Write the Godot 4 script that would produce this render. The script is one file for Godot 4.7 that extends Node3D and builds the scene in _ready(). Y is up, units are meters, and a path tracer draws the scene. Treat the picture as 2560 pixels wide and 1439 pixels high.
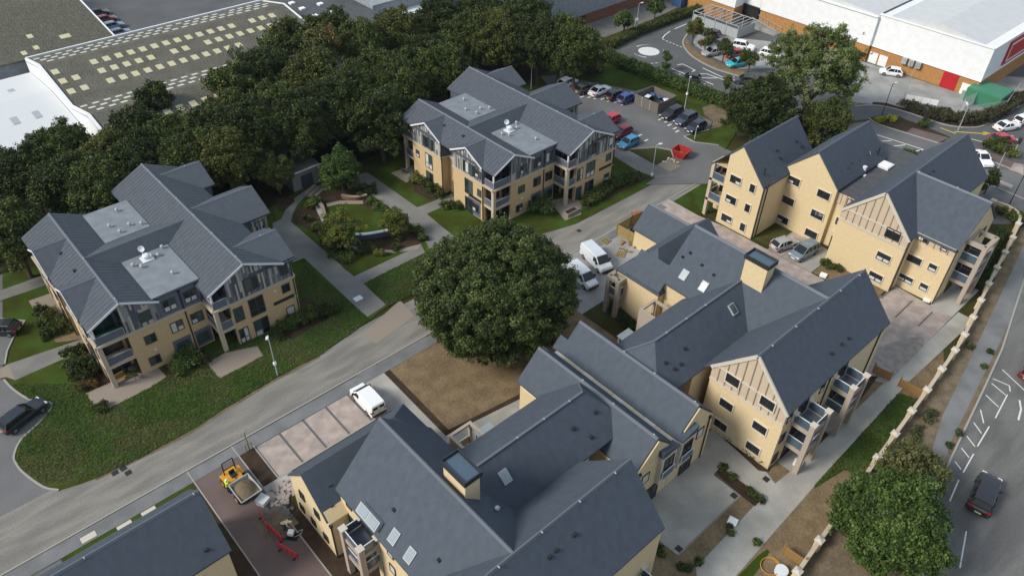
extends Node3D

var M := {}
var rng := RandomNumberGenerator.new()
var names := {}
var cache := {}
var paved := []


class MB:
	var st := SurfaceTool.new()
	var n := 0
	func _init() -> void:
		st.begin(Mesh.PRIMITIVE_TRIANGLES)
		st.set_smooth_group(-1)
	func col(c: Color) -> void:
		st.set_color(c)
	func tri(a: Vector3, b: Vector3, c: Vector3) -> void:
		st.add_vertex(a)
		st.add_vertex(b)
		st.add_vertex(c)
		n += 1
	func quad(a: Vector3, b: Vector3, c: Vector3, d: Vector3) -> void:
		tri(a, b, c)
		tri(a, c, d)
	func hexa(p: Array) -> void:   # 4 bottom corners going round, then the 4 top ones
		quad(p[0], p[1], p[2], p[3])
		quad(p[7], p[6], p[5], p[4])
		for i in 4:
			var j := (i + 1) % 4
			quad(p[j], p[i], p[i + 4], p[j + 4])
	func box(x0: float, y0: float, z0: float, x1: float, y1: float, z1: float) -> void:
		hexa([Vector3(x0, y0, z0), Vector3(x1, y0, z0), Vector3(x1, y0, z1), Vector3(x0, y0, z1), Vector3(x0, y1, z0), Vector3(x1, y1, z0), Vector3(x1, y1, z1), Vector3(x0, y1, z1)])
	func obox(t: Transform3D, s: Vector3) -> void:   # a turned box of size s about the origin of t
		var h := s * 0.5
		var p := []
		for y in [-h.y, h.y]:
			for c in [Vector2(-1, -1), Vector2(1, -1), Vector2(1, 1), Vector2(-1, 1)]:
				p.append(t * Vector3(c.x * h.x, y, c.y * h.z))
		hexa(p)
	func bar(a: Vector3, b: Vector3, w: float, h: float) -> void:   # a beam from a to b
		var d := b - a
		var l := d.length()
		if l < 0.001:
			return
		var zx := d / l
		var up := Vector3.UP if absf(zx.y) < 0.95 else Vector3.RIGHT
		var x := up.cross(zx).normalized()
		var y := zx.cross(x)
		obox(Transform3D(Basis(x, y, zx), (a + b) * 0.5), Vector3(w, h, l))
	func prism(poly: PackedVector2Array, axis: String, t0: float, t1: float) -> void:   # an outline (across, up) pushed along an axis
		var idx := Geometry2D.triangulate_polygon(poly)
		var P := func(v: Vector2, t: float) -> Vector3:
			return Vector3(t, v.y, v.x) if axis == "x" else (Vector3(v.x, v.y, t) if axis == "z" else Vector3(v.x, t, v.y))
		for t in [t0, t1]:
			for i in range(0, idx.size(), 3):
				tri(P.call(poly[idx[i]], t), P.call(poly[idx[i + 1]], t), P.call(poly[idx[i + 2]], t))
		for i in poly.size():
			var j := (i + 1) % poly.size()
			quad(P.call(poly[i], t0), P.call(poly[j], t0), P.call(poly[j], t1), P.call(poly[i], t1))
	func tube(a: Vector3, b: Vector3, ra: float, rb: float, seg := 8) -> void:
		var d := (b - a).normalized()
		var x := (Vector3.UP if absf(d.y) < 0.9 else Vector3.RIGHT).cross(d).normalized()
		var y := d.cross(x)
		for i in seg:
			var u := TAU * i / seg
			var v := TAU * (i + 1) / seg
			var e := x * cos(u) + y * sin(u)
			var f := x * cos(v) + y * sin(v)
			quad(a + e * ra, a + f * ra, b + f * rb, b + e * rb)
			tri(b + e * rb, b + f * rb, b)
			tri(a + f * ra, a + e * ra, a)
	func loft(rings: Array) -> void:   # rings of equally many points, closed ends
		for k in rings.size() - 1:
			var r: Array = rings[k]
			var s: Array = rings[k + 1]
			for i in r.size():
				var j := (i + 1) % r.size()
				quad(r[i], r[j], s[j], s[i])
		for r in [rings[0], rings[-1]]:
			var c := Vector3.ZERO
			for v in r:
				c += v / r.size()
			for i in r.size():
				tri(r[i], r[(i + 1) % r.size()], c)
	func mesh() -> ArrayMesh:
		st.generate_normals()
		return st.commit()


func obj(called: String, what, m: Material, parent: Node = null) -> MeshInstance3D:
	var o := MeshInstance3D.new()
	o.mesh = what.mesh() if what is MB else what
	o.material_override = m
	put(o, called, parent)
	return o


func put(o: Node3D, called: String, parent: Node = null) -> void:
	if parent:
		o.name = called
		parent.add_child(o, true)
	else:
		o.name = numbered(called)
		add_child(o)


func numbered(called: String) -> String:
	if not names.has(called):
		names[called] = 0
		return called
	names[called] += 1
	return "%s_%03d" % [called, names[called]]


func tag(o: Node, label: String, category: String, group := "") -> Node:
	o.set_meta("label", label)
	o.set_meta("category", category)
	if group:
		o.set_meta("group", group)
	return o


func thing(called: String, label: String, category: String, at := Vector3.ZERO, turn := 0.0, group := "") -> Node3D:
	var o := Node3D.new()
	put(o, called)
	o.position = at
	o.rotation.y = turn
	tag(o, label, category, group)
	return o


func copy(o: Node3D, label: String, at: Vector3, turn := 0.0, group := "") -> Node3D:
	var c: Node3D = o.duplicate()
	put(c, String(o.name).rstrip("0123456789").trim_suffix("_"))
	c.position = at
	c.rotation.y = turn
	c.set_meta("label", label)
	if group:
		c.set_meta("group", group)
	return c


func ground_piece(called: String, what, m: Material) -> MeshInstance3D:
	var o := obj(called, what, m)
	o.set_meta("kind", "structure")
	return o


func v3(p: Vector2, y := 0.0) -> Vector3:
	return Vector3(p.x, y, p.y)


func noise(seed_: int, freq: float, lo: float, hi: float, oct := 4, tint_lo := Color.WHITE, tint_hi := Color.WHITE, contrast := 1.0) -> NoiseTexture2D:
	var f := FastNoiseLite.new()
	f.seed = seed_
	f.frequency = freq
	f.fractal_octaves = oct
	f.noise_type = FastNoiseLite.TYPE_SIMPLEX
	var g := Gradient.new()
	g.set_color(0, Color(lo, lo, lo) * tint_lo)
	g.set_color(1, Color(hi, hi, hi) * tint_hi)
	g.set_offset(0, 0.5 - 0.5 / contrast)
	g.set_offset(1, 0.5 + 0.5 / contrast)
	var t := NoiseTexture2D.new()
	t.width = 512
	t.height = 512
	t.seamless = true
	t.noise = f
	t.color_ramp = g
	return t


func mat(called: String, r: float, g: float, b: float, rough := 0.8, tex: Texture2D = null, size := 4.0, metal := 0.0, spec := 0.5) -> StandardMaterial3D:
	var m := StandardMaterial3D.new()
	m.resource_name = called
	m.albedo_color = Color(r, g, b).linear_to_srgb()
	m.roughness = rough
	m.metallic = metal
	m.metallic_specular = spec
	if tex:
		m.albedo_texture = tex
		m.uv1_triplanar = true
		m.uv1_world_triplanar = true
		m.uv1_scale = Vector3.ONE / size
	M[called] = m
	return m


func layered(m: StandardMaterial3D, tex: Texture2D, size: float) -> void:   # a second, coarser pattern multiplied over the first
	m.detail_enabled = true
	m.detail_albedo = tex
	m.detail_blend_mode = BaseMaterial3D.BLEND_MODE_MUL
	m.detail_uv_layer = BaseMaterial3D.DETAIL_UV_2
	m.uv2_triplanar = true
	m.uv2_world_triplanar = true
	m.uv2_scale = Vector3.ONE / size


func sheet(called: String, pts: Array, y: float, m: Material) -> MeshInstance3D:
	var mb := MB.new()
	var p := PackedVector2Array(pts)
	if called in ["patio", "path", "planting_bed", "parking_bay_asphalt"]:
		paved.append(p)
	var idx := Geometry2D.triangulate_polygon(p)
	for i in range(0, idx.size(), 3):
		mb.tri(v3(p[idx[i]], y), v3(p[idx[i + 1]], y), v3(p[idx[i + 2]], y))
	return ground_piece(called, mb, m)


func rect(x0: float, z0: float, x1: float, z1: float) -> Array:
	return [Vector2(x0, z0), Vector2(x1, z0), Vector2(x1, z1), Vector2(x0, z1)]


func strip(mb: MB, pts: Array, w: float, y0: float, y1: float, closed := false) -> void:   # a low ridge along a line, mitred
	var n := pts.size()
	var L := []
	var Rr := []
	for i in n:
		var a: Vector2 = pts[(i - 1 + n) % n] if closed or i > 0 else pts[i]
		var b: Vector2 = pts[(i + 1) % n] if closed or i < n - 1 else pts[i]
		var p: Vector2 = pts[i]
		var d1 := (p - a).normalized() if p != a else (b - p).normalized()
		var d2 := (b - p).normalized() if p != b else d1
		var nn := (d1 + d2).normalized().orthogonal()
		var k := w * 0.5 / maxf(0.5, nn.dot(d1.orthogonal()))
		L.append(p + nn * k)
		Rr.append(p - nn * k)
	for i in (n if closed else n - 1):
		var j := (i + 1) % n
		mb.hexa([v3(L[i], y0), v3(Rr[i], y0), v3(Rr[j], y0), v3(L[j], y0), v3(L[i], y1), v3(Rr[i], y1), v3(Rr[j], y1), v3(L[j], y1)])


func kerb(pts: Array, w := 0.15, top := 0.13, closed := false, called := "kerb", m: Material = null) -> MeshInstance3D:
	var mb := MB.new()
	strip(mb, pts, w, -0.1, top, closed)
	return ground_piece(called, mb, m if m else M.kerb)


func smooth_line(pts: Array, steps := 6) -> Array:
	var out := []
	for i in pts.size() - 1:
		var p0: Vector2 = pts[maxi(i - 1, 0)]
		var p1: Vector2 = pts[i]
		var p2: Vector2 = pts[i + 1]
		var p3: Vector2 = pts[mini(i + 2, pts.size() - 1)]
		for s in steps:
			out.append(p1.cubic_interpolate(p2, p0, p3, float(s) / steps))
	out.append(pts[-1])
	return out


func line_mark(called: String, pieces: Array, w: float, y: float, m: Material) -> MeshInstance3D:   # painted lines: pieces of [from, to]
	var mb := MB.new()
	for s in pieces:
		var a: Vector2 = s[0]
		var b: Vector2 = s[1]
		var nn := (b - a).normalized().orthogonal() * w * 0.5
		mb.quad(v3(a + nn, y), v3(a - nn, y), v3(b - nn, y), v3(b + nn, y))
	return ground_piece(called, mb, m)


func dashes(a: Vector2, b: Vector2, n: int, fill := 0.5) -> Array:
	var out := []
	for i in n:
		out.append([a.lerp(b, float(i) / n), a.lerp(b, (i + fill) / n)])
	return out


func _ready() -> void:
	rng.seed = 7
	var cam := Camera3D.new()
	cam.name = "camera"
	cam.fov = 40.70
	cam.near = 0.5
	cam.far = 900.0
	add_child(cam)
	cam.transform = Transform3D(Vector3(0.742482, 0.017706, 0.669632), Vector3(0.418430, 0.768375, -0.484269), Vector3(-0.523103, 0.639755, 0.563095), Vector3(0, 60.0, 0))
	cam.current = true
	var we := WorldEnvironment.new()
	we.name = "world"
	var env := Environment.new()
	env.background_mode = Environment.BG_SKY
	var sm := ProceduralSkyMaterial.new()
	sm.sky_top_color = Color(0.60, 0.66, 0.73)
	sm.sky_horizon_color = Color(0.74, 0.77, 0.80)
	sm.sky_curve = 0.25
	sm.ground_bottom_color = Color(0.16, 0.16, 0.14)
	sm.ground_horizon_color = Color(0.45, 0.46, 0.46)
	sm.sky_energy_multiplier = 0.78
	env.sky = Sky.new()
	env.sky.sky_material = sm
	env.tonemap_mode = Environment.TONE_MAPPER_LINEAR
	env.tonemap_exposure = 2.55
	env.sdfgi_enabled = true
	env.ssao_enabled = true
	env.ssil_enabled = true
	env.fog_enabled = true
	env.fog_density = 0.00006
	env.fog_light_color = Color(0.72, 0.76, 0.80)
	we.environment = env
	add_child(we)
	var sun := DirectionalLight3D.new()
	sun.name = "sun"
	sun.light_energy = 0.5
	sun.light_angular_distance = 18.0
	sun.light_color = Color(1.0, 0.975, 0.935)
	sun.shadow_enabled = true
	add_child(sun)
	sun.look_at_from_position(Vector3(-74, 60, -26), Vector3.ZERO)
	materials()
	ground()
	estate_blocks()
	new_blocks()
	outer_buildings()
	trees()
	garden()
	vehicles()
	furniture()
	workers()


func materials() -> void:
	var fine := noise(1, 0.05, 0.88, 1.0, 5)
	var coarse := noise(2, 0.012, 0.86, 1.0, 4)
	var grain := noise(3, 0.2, 0.91, 1.0, 3)
	var patch := noise(4, 0.014, 0.87, 1.0, 4, Color(1, 1, 1), Color(1, 1, 1), 1.6)
	var streak := noise(5, 0.03, 0.87, 1.0, 5)
	var turf := noise(6, 0.06, 0.72, 1.0, 5, Color(1.0, 0.98, 0.7), Color(1, 1, 1))
	var turf_big := noise(8, 0.014, 0.78, 1.0, 4, Color(1.12, 0.98, 0.9), Color(0.95, 1, 0.95), 1.4)
	var dirt := noise(9, 0.03, 0.84, 1.0, 5)
	var pale := noise(12, 0.03, 0.955, 1.0, 3)
	var track := noise(13, 0.012, 0.86, 1.0, 5, Color(1, 1, 1), Color(1, 1, 1), 1.9)
	var lichen := noise(10, 0.05, 0.45, 1.0, 5, Color(0.95, 0.97, 0.85), Color(1, 1, 1), 1.6)
	var two := func(m: StandardMaterial3D, t: Texture2D, s: float) -> void:
		layered(m, t, s)
	two.call(mat("road", 0.25, 0.235, 0.21, 0.9, fine, 7.0), track, 46.0)
	M.road.uv2_scale = Vector3(1.0 / 60, 1.0 / 60, 1.0 / 11)
	two.call(mat("asphalt", 0.165, 0.165, 0.168, 0.9, fine, 6.0), coarse, 60.0)
	two.call(mat("dark_asphalt", 0.115, 0.118, 0.122, 0.9, fine, 6.0), coarse, 60.0)
	two.call(mat("main_road", 0.16, 0.156, 0.15, 0.9, fine, 9.0), track, 50.0)
	M.main_road.uv2_scale = Vector3(1.0 / 70, 1.0 / 60, 1.0 / 16)
	two.call(mat("footway", 0.20, 0.205, 0.21, 0.9, fine, 5.0), patch, 30.0)
	two.call(mat("concrete", 0.43, 0.415, 0.375, 0.9, fine, 5.0), patch, 38.0)
	two.call(mat("yard", 0.36, 0.36, 0.345, 0.9, fine, 8.0), patch, 40.0)
	two.call(mat("path", 0.225, 0.22, 0.205, 0.9, fine, 5.0), coarse, 28.0)
	mat("kerb", 0.34, 0.325, 0.30, 0.9, fine, 3.0)
	two.call(mat("pavers_pink", 0.44, 0.365, 0.325, 0.9, grain, 2.5), patch, 14.0)
	two.call(mat("pavers_brown", 0.165, 0.118, 0.108, 0.9, grain, 2.5), coarse, 30.0)
	mat("paver_joint", 0.12, 0.115, 0.115, 0.9, grain, 2.0)
	two.call(mat("dusty_pavers", 0.33, 0.29, 0.26, 0.9, fine, 3.0), patch, 9.0)
	mat("slab", 0.27, 0.225, 0.185, 0.9, fine, 3.0)
	two.call(mat("lawn", 0.070, 0.118, 0.026, 0.95, turf, 5.0, 0.0, 0.2), turf_big, 33.0)
	two.call(mat("lawn_dry", 0.098, 0.106, 0.046, 0.95, turf, 4.0, 0.0, 0.2), turf_big, 22.0)
	two.call(mat("new_turf", 0.060, 0.105, 0.020, 0.95, turf, 3.0, 0.0, 0.2), turf_big, 26.0)
	two.call(mat("soil", 0.25, 0.182, 0.108, 0.95, dirt, 7.0, 0.0, 0.2), patch, 20.0)
	two.call(mat("dark_soil", 0.068, 0.046, 0.032, 0.95, dirt, 3.0, 0.0, 0.2), patch, 9.0)
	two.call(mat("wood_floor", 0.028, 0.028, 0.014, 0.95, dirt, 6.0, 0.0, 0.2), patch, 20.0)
	two.call(mat("verge", 0.21, 0.165, 0.108, 0.95, dirt, 6.0, 0.0, 0.2), patch, 15.0)
	two.call(mat("field", 0.075, 0.085, 0.038, 0.95, turf, 9.0, 0.0, 0.2), turf_big, 60.0)
	mat("white_line", 0.66, 0.66, 0.64, 0.8, grain, 1.5)
	mat("yellow_line", 0.55, 0.40, 0.07, 0.8, grain, 1.5)
	mat("old_line", 0.42, 0.42, 0.40, 0.85, grain, 1.0)
	# buildings
	two.call(mat("slate", 0.084, 0.103, 0.130, 0.75, grain, 1.6, 0.0, 0.3), streak, 16.0)
	two.call(mat("grey_roof", 0.095, 0.109, 0.130, 0.7, grain, 1.6, 0.0, 0.3), streak, 14.0)
	two.call(mat("membrane", 0.215, 0.238, 0.265, 0.7, pale, 3.0), coarse, 12.0)
	two.call(mat("dark_membrane", 0.082, 0.086, 0.090, 0.6, fine, 3.0), patch, 11.0)
	mat("ridge", 0.10, 0.115, 0.138, 0.6)
	two.call(mat("buff_brick", 0.66, 0.525, 0.315, 0.9, pale, 1.5), pale, 9.0)
	two.call(mat("orange_brick", 0.57, 0.415, 0.225, 0.9, pale, 1.5), pale, 9.0)
	mat("stone", 0.52, 0.44, 0.33, 0.85, fine, 2.0)
	mat("pale_stone", 0.58, 0.53, 0.45, 0.85, fine, 2.0)
	mat("pink_stone", 0.40, 0.335, 0.275, 0.85, fine, 2.0)
	mat("beige_board", 0.52, 0.43, 0.32, 0.8, grain, 1.5)
	mat("batten", 0.22, 0.155, 0.10, 0.8)
	mat("grey_panel", 0.115, 0.135, 0.175, 0.6, fine, 2.0)
	var boards := mat("boards", 1, 1, 1, 0.8, grain, 1.3)
	boards.vertex_color_use_as_albedo = true
	mat("frame", 0.022, 0.024, 0.028, 0.5)
	mat("grey_frame", 0.045, 0.052, 0.062, 0.5)
	mat("trim", 0.60, 0.55, 0.46, 0.8)
	mat("white_trim", 0.62, 0.64, 0.66, 0.6)
	mat("glass", 0.018, 0.022, 0.026, 0.06)
	mat("green_glass", 0.05, 0.075, 0.07, 0.08)
	mat("blind", 0.50, 0.50, 0.48, 0.7)
	mat("rooflight_glass", 0.26, 0.30, 0.325, 0.12)
	mat("blue_glass", 0.065, 0.10, 0.135, 0.12)
	mat("deck", 0.085, 0.105, 0.135, 0.6, fine, 2.0)
	mat("dark", 0.012, 0.012, 0.014, 0.6)
	mat("dark_room", 0.035, 0.032, 0.030, 0.9)
	mat("steel", 0.42, 0.43, 0.44, 0.4, null, 1.0, 0.6)
	mat("galv", 0.34, 0.36, 0.38, 0.55)
	mat("black_metal", 0.018, 0.018, 0.02, 0.5)
	mat("white_paint", 0.78, 0.78, 0.77, 0.5)
	two.call(mat("white_clad", 0.80, 0.82, 0.83, 0.6, pale, 6.0), pale, 30.0)
	mat("white_shed", 0.58, 0.60, 0.61, 0.7, pale, 5.0)
	two.call(mat("white_roof", 0.56, 0.58, 0.585, 0.7, pale, 5.0), pale, 40.0)
	two.call(mat("retail_brick", 0.47, 0.235, 0.075, 0.9, grain, 0.9), streak, 11.0)
	two.call(mat("red_brick", 0.25, 0.098, 0.062, 0.9, grain, 0.9), streak, 11.0)
	two.call(mat("grey_clad", 0.36, 0.40, 0.43, 0.6, fine, 4.0), streak, 20.0)
	two.call(mat("asbestos", 0.29, 0.275, 0.245, 0.95, lichen, 5.0, 0.0, 0.2), coarse, 30.0)
	two.call(mat("old_roof", 0.27, 0.262, 0.225, 0.95, lichen, 6.0, 0.0, 0.2), dirt, 24.0)
	mat("rooflight", 0.56, 0.52, 0.33, 0.5, grain, 1.5)
	mat("pale_rooflight", 0.55, 0.56, 0.50, 0.5, grain, 1.5)
	mat("timber", 0.33, 0.245, 0.10, 0.8, streak, 1.2)
	mat("orange_timber", 0.30, 0.165, 0.05, 0.8, streak, 1.2)
	mat("grey_timber", 0.17, 0.15, 0.13, 0.85, streak, 1.2)
	mat("red_plastic", 0.48, 0.022, 0.035, 0.4)
	mat("red_paint", 0.42, 0.03, 0.025, 0.45, fine, 2.0)
	mat("red_door", 0.42, 0.012, 0.018, 0.5)
	mat("green_paint", 0.045, 0.20, 0.115, 0.5)
	mat("blue_paint", 0.035, 0.085, 0.20, 0.5)
	mat("yellow_paint", 0.55, 0.26, 0.015, 0.45)
	mat("bark", 0.085, 0.065, 0.048, 0.9, grain, 0.8)
	mat("terracotta", 0.33, 0.115, 0.055, 0.85)
	mat("rubber", 0.014, 0.014, 0.015, 0.8)
	mat("alloy", 0.30, 0.30, 0.31, 0.35, null, 1.0, 0.7)
	mat("car_glass", 0.012, 0.015, 0.018, 0.05)
	mat("headlamp", 0.55, 0.57, 0.60, 0.15)
	mat("tail_lamp", 0.30, 0.012, 0.012, 0.2)
	mat("plate", 0.55, 0.52, 0.30, 0.5)
	mat("green_mat", 0.02, 0.16, 0.085, 0.8)
	var skin := mat("body", 1, 1, 1, 0.75)
	skin.vertex_color_use_as_albedo = true
	for l in ["leaf", "fine_leaf"]:
		var m := mat(l, 1, 1, 1, 0.55, null, 1.0, 0.0, 0.35)
		m.vertex_color_use_as_albedo = true
		m.backlight_enabled = true
		m.backlight = Color(0.20, 0.26, 0.08)



func ground() -> void:
	sheet("ground", rect(-260, -420, 420, 180), 0.0, M.field)
	# the estate road, its forks and the parking court at its left end
	sheet("parking_court_asphalt", rect(-60, -112, 9, -50.2), 0.02, M.asphalt)
	sheet("estate_road", rect(-60, -58.9, 88.5, -52.85), 0.028, M.road)
	sheet("estate_footway", rect(-60, -52.7, 36.5, -51.2), 0.075, M.footway)
	kerb([Vector2(-60, -52.78), Vector2(36.4, -52.9)], 0.16, 0.10)
	sheet("road_threshold_slabs", [Vector2(30.88, -57.80), Vector2(37.53, -59.79), Vector2(37.09, -56.43), Vector2(31.15, -55.44)], 0.04, M.slab)
	sheet("tree_walk", [Vector2(29.5, -57), Vector2(36.0, -57), Vector2(36, -51), Vector2(29.5, -51)], 0.034, M.road)
	# lawn round the left block, up to the wood
	sheet("lawn", [Vector2(-1.16, -76.38), Vector2(-0.62, -75.01), Vector2(-0.72, -74.13), Vector2(0.10, -71.59), Vector2(1.58, -69.59), Vector2(0.06, -67.99), Vector2(-2.15, -66.74), Vector2(-3.23, -65.20), Vector2(-3.42, -64.31), Vector2(-3.19, -62.47), Vector2(-2.34, -59.67), Vector2(-1.40, -58.38), Vector2(0.27, -57.84), Vector2(1.73, -57.50), Vector2(3.34, -57.41), Vector2(8.23, -57.19), Vector2(10.99, -57.14), Vector2(14.27, -57.65), Vector2(20.61, -58.08), Vector2(25.57, -57.96), Vector2(32.88, -59.17), Vector2(33.05, -73.84), Vector2(34.19, -83.16), Vector2(36.42, -92.88), Vector2(44.23, -107.63), Vector2(24.92, -112.76), Vector2(7.12, -106.37)], 0.10, M.lawn)
	kerb(smooth_line([Vector2(-1.04, -76.27), Vector2(-0.72, -74.13), Vector2(0.10, -71.59), Vector2(1.58, -69.59), Vector2(0.06, -67.99), Vector2(-2.15, -66.74), Vector2(-3.23, -65.20), Vector2(-3.39, -64.04), Vector2(-3.19, -62.47), Vector2(-2.34, -59.67), Vector2(-1.40, -58.38)], 4), 0.18, 0.15)
	sheet("dry_grass", smooth_line([Vector2(-3.04, -65.19), Vector2(-2.19, -65.43), Vector2(-1.61, -62.58), Vector2(-0.54, -60.69), Vector2(0.27, -58.48), Vector2(-0.39, -58.48), Vector2(-1.69, -59.19), Vector2(-2.55, -60.59), Vector2(-3.09, -62.74), Vector2(-3.33, -64.18), Vector2(-3.04, -65.19)], 4), 0.108, M.lawn_dry)
	sheet("dry_grass", smooth_line([Vector2(4.48, -61.20), Vector2(7.24, -60.44), Vector2(10.25, -59.51), Vector2(11.85, -57.89), Vector2(8.03, -57.89), Vector2(5.19, -58.37), Vector2(3.79, -59.99), Vector2(4.48, -61.20)], 4), 0.108, M.lawn_dry)
	sheet("dry_grass", smooth_line([Vector2(0.06, -67.99), Vector2(1.28, -66.29), Vector2(2.23, -64.20), Vector2(1.06, -62.79), Vector2(-0.27, -64.35), Vector2(-1.27, -66.24), Vector2(0.06, -67.99)], 4), 0.112, M.lawn_dry)
	# worn edge where tyres run over the grass
	sheet("verge_edge", [Vector2(1.55, -57.64), Vector2(3.34, -57.38), Vector2(8.23, -57.20), Vector2(10.99, -57.15), Vector2(14.25, -57.64), Vector2(20.60, -58.09), Vector2(25.57, -57.97), Vector2(25.34, -57.59), Vector2(20.38, -57.68), Vector2(14.03, -57.18), Vector2(10.82, -56.78), Vector2(8.06, -56.81), Vector2(3.23, -57.10), Vector2(1.42, -57.29)], 0.034, M.verge)
	# left side: paths to the front doors, bay and patio
	var pa := [Vector2(2.44, -91.94), Vector2(7.69, -91.63), Vector2(7.58, -89.46), Vector2(1.92, -90.01)]
	sheet("path", pa, 0.115, M.path)
	sheet("path", [Vector2(-0.06, -78.39), Vector2(7.47, -77.16), Vector2(7.37, -75.36), Vector2(-0.17, -75.40)], 0.118, M.path)
	sheet("path", [Vector2(-1.12, -78.05), Vector2(-0.06, -78.39), Vector2(-0.17, -75.40), Vector2(-0.78, -76.50), Vector2(-1.48, -76.73)], 0.121, M.slab)
	sheet("parking_bay_asphalt", [Vector2(0.92, -87.09), Vector2(3.40, -84.38), Vector2(1.53, -82.21), Vector2(0.45, -80.46), Vector2(-0.29, -78.59), Vector2(-1.27, -78.95)], 0.112, M.asphalt)
	kerb([Vector2(0.93, -87.13), Vector2(3.40, -84.38), Vector2(1.53, -82.21), Vector2(0.45, -80.46), Vector2(-0.29, -78.59)], 0.16, 0.20)
	sheet("patio", [Vector2(4.78, -87.77), Vector2(7.54, -87.54), Vector2(7.79, -80.91), Vector2(4.75, -83.21)], 0.125, M.slab)
	sheet("planting_bed", [Vector2(4.75, -83.21), Vector2(7.43, -82.13), Vector2(7.61, -76.94), Vector2(4.84, -78.49)], 0.128, M.soil)
	sheet("patio", [Vector2(4.60, -68.77), Vector2(7.27, -68.64), Vector2(11.62, -67.61), Vector2(11.75, -65.68), Vector2(10.05, -65.28), Vector2(5.73, -65.19), Vector2(4.71, -65.43)], 0.115, M.slab)
	sheet("patio", [Vector2(15.80, -64.72), Vector2(17.99, -64.95), Vector2(21.16, -63.62), Vector2(20.86, -61.81), Vector2(15.80, -61.79)], 0.118, M.slab)
	sheet("planting_bed", [Vector2(12.14, -67.53), Vector2(16.62, -66.91), Vector2(16.38, -64.59), Vector2(11.71, -65.60)], 0.121, M.dark_soil)
	sheet("planting_bed", [Vector2(4.88, -75.35), Vector2(8.07, -74.35), Vector2(7.27, -68.64), Vector2(4.74, -68.99), Vector2(4.46, -71.09)], 0.124, M.dark_soil)
	sheet("planting_bed", [Vector2(24.80, -66.17), Vector2(29.20, -67.49), Vector2(31.06, -63.04), Vector2(29.26, -62.31), Vector2(24.50, -62.06), Vector2(23.65, -64.09)], 0.127, M.dark_soil)
	# the garden between the two grey roofed blocks
	sheet("lawn", [Vector2(44.23, -107.63), Vector2(34.19, -83.16), Vector2(32.93, -72.87), Vector2(32.88, -59.17), Vector2(34.53, -59.57), Vector2(49.06, -61.15), Vector2(64.56, -57.14), Vector2(82.69, -56.85), Vector2(85.81, -72.53), Vector2(88.90, -91.73), Vector2(79.09, -103.09), Vector2(56.66, -97.14)], 0.098, M.lawn)
	sheet("path", [Vector2(41.87, -87.88), Vector2(44.35, -87.50), Vector2(44.52, -86.00), Vector2(43.03, -85.94), Vector2(42.16, -86.87), Vector2(40.14, -86.16), Vector2(38.60, -85.30), Vector2(37.04, -83.79), Vector2(35.88, -82.20), Vector2(35.82, -67.00), Vector2(43.57, -66.86), Vector2(46.03, -67.09), Vector2(45.32, -65.20), Vector2(35.91, -65.09), Vector2(35.75, -60.09), Vector2(32.88, -59.74), Vector2(32.91, -62.55), Vector2(33.11, -74.18), Vector2(31.60, -74.29), Vector2(32.86, -81.63), Vector2(33.92, -83.55), Vector2(35.20, -83.64), Vector2(36.90, -85.32), Vector2(39.21, -86.96)], 0.117, M.path)
	sheet("path", [Vector2(46.67, -84.75), Vector2(47.97, -85.59), Vector2(49.83, -86.40), Vector2(50.62, -86.13), Vector2(50.69, -74.06), Vector2(56.38, -73.61), Vector2(55.79, -71.88), Vector2(50.73, -71.97), Vector2(50.42, -68.05), Vector2(50.28, -65.05), Vector2(46.17, -65.39), Vector2(47.66, -69.26), Vector2(47.80, -77.07), Vector2(47.72, -80.44), Vector2(47.42, -83.34)], 0.121, M.path)
	sheet("garden_bed", [Vector2(36.91, -83.56), Vector2(38.80, -84.76), Vector2(42.88, -85.69), Vector2(46.90, -83.40), Vector2(47.49, -76.62), Vector2(47.52, -71.04), Vector2(47.46, -67.79), Vector2(46.39, -67.10), Vector2(43.78, -67.15), Vector2(41.83, -68.05), Vector2(36.83, -71.59), Vector2(37.15, -76.32), Vector2(36.12, -82.17)], 0.124, M.dark_soil)
	sheet("bowl_lawn", smooth_line([Vector2(41.42, -82.17), Vector2(43.06, -81.67), Vector2(44.79, -80.18), Vector2(45.53, -78.29), Vector2(45.99, -75.78), Vector2(45.58, -73.38), Vector2(44.44, -72.02), Vector2(42.52, -72.03), Vector2(40.89, -72.94), Vector2(39.68, -74.47), Vector2(39.03, -76.66), Vector2(39.04, -78.31), Vector2(40.00, -80.56), Vector2(41.42, -82.17)], 4), 0.135, M.lawn)
	sheet("path", smooth_line([Vector2(38.10, -75.18), Vector2(38.45, -73.61), Vector2(39.35, -71.89), Vector2(40.63, -70.01), Vector2(42.70, -68.07), Vector2(45.96, -66.99), Vector2(45.10, -66.32), Vector2(42.36, -67.59), Vector2(40.36, -69.62), Vector2(39.02, -71.39), Vector2(38.12, -73.10), Vector2(37.73, -74.86)], 1), 0.132, M.slab)
	sheet("path", [Vector2(41.74, -82.97), Vector2(43.62, -82.28), Vector2(45.95, -80.28), Vector2(45.55, -79.54), Vector2(44.79, -80.18), Vector2(43.06, -81.67), Vector2(41.42, -82.17)], 0.139, M.slab)
	sheet("path", [Vector2(40.81, -85.22), Vector2(41.54, -84.97), Vector2(39.56, -79.57), Vector2(38.80, -79.03)], 0.130, M.concrete)
	sheet("dry_grass", smooth_line([Vector2(35.86, -70.32), Vector2(38.18, -70.12), Vector2(40.83, -67.84), Vector2(42.02, -67.11), Vector2(39.25, -67.25), Vector2(36.00, -67.28), Vector2(35.86, -70.32)], 2), 0.126, M.lawn)
	sheet("garden_bed", [Vector2(36.98, -88.50), Vector2(39.12, -87.41), Vector2(38.79, -86.22), Vector2(36.16, -84.90), Vector2(35.97, -85.76)], 0.128, M.dark_soil)
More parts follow.
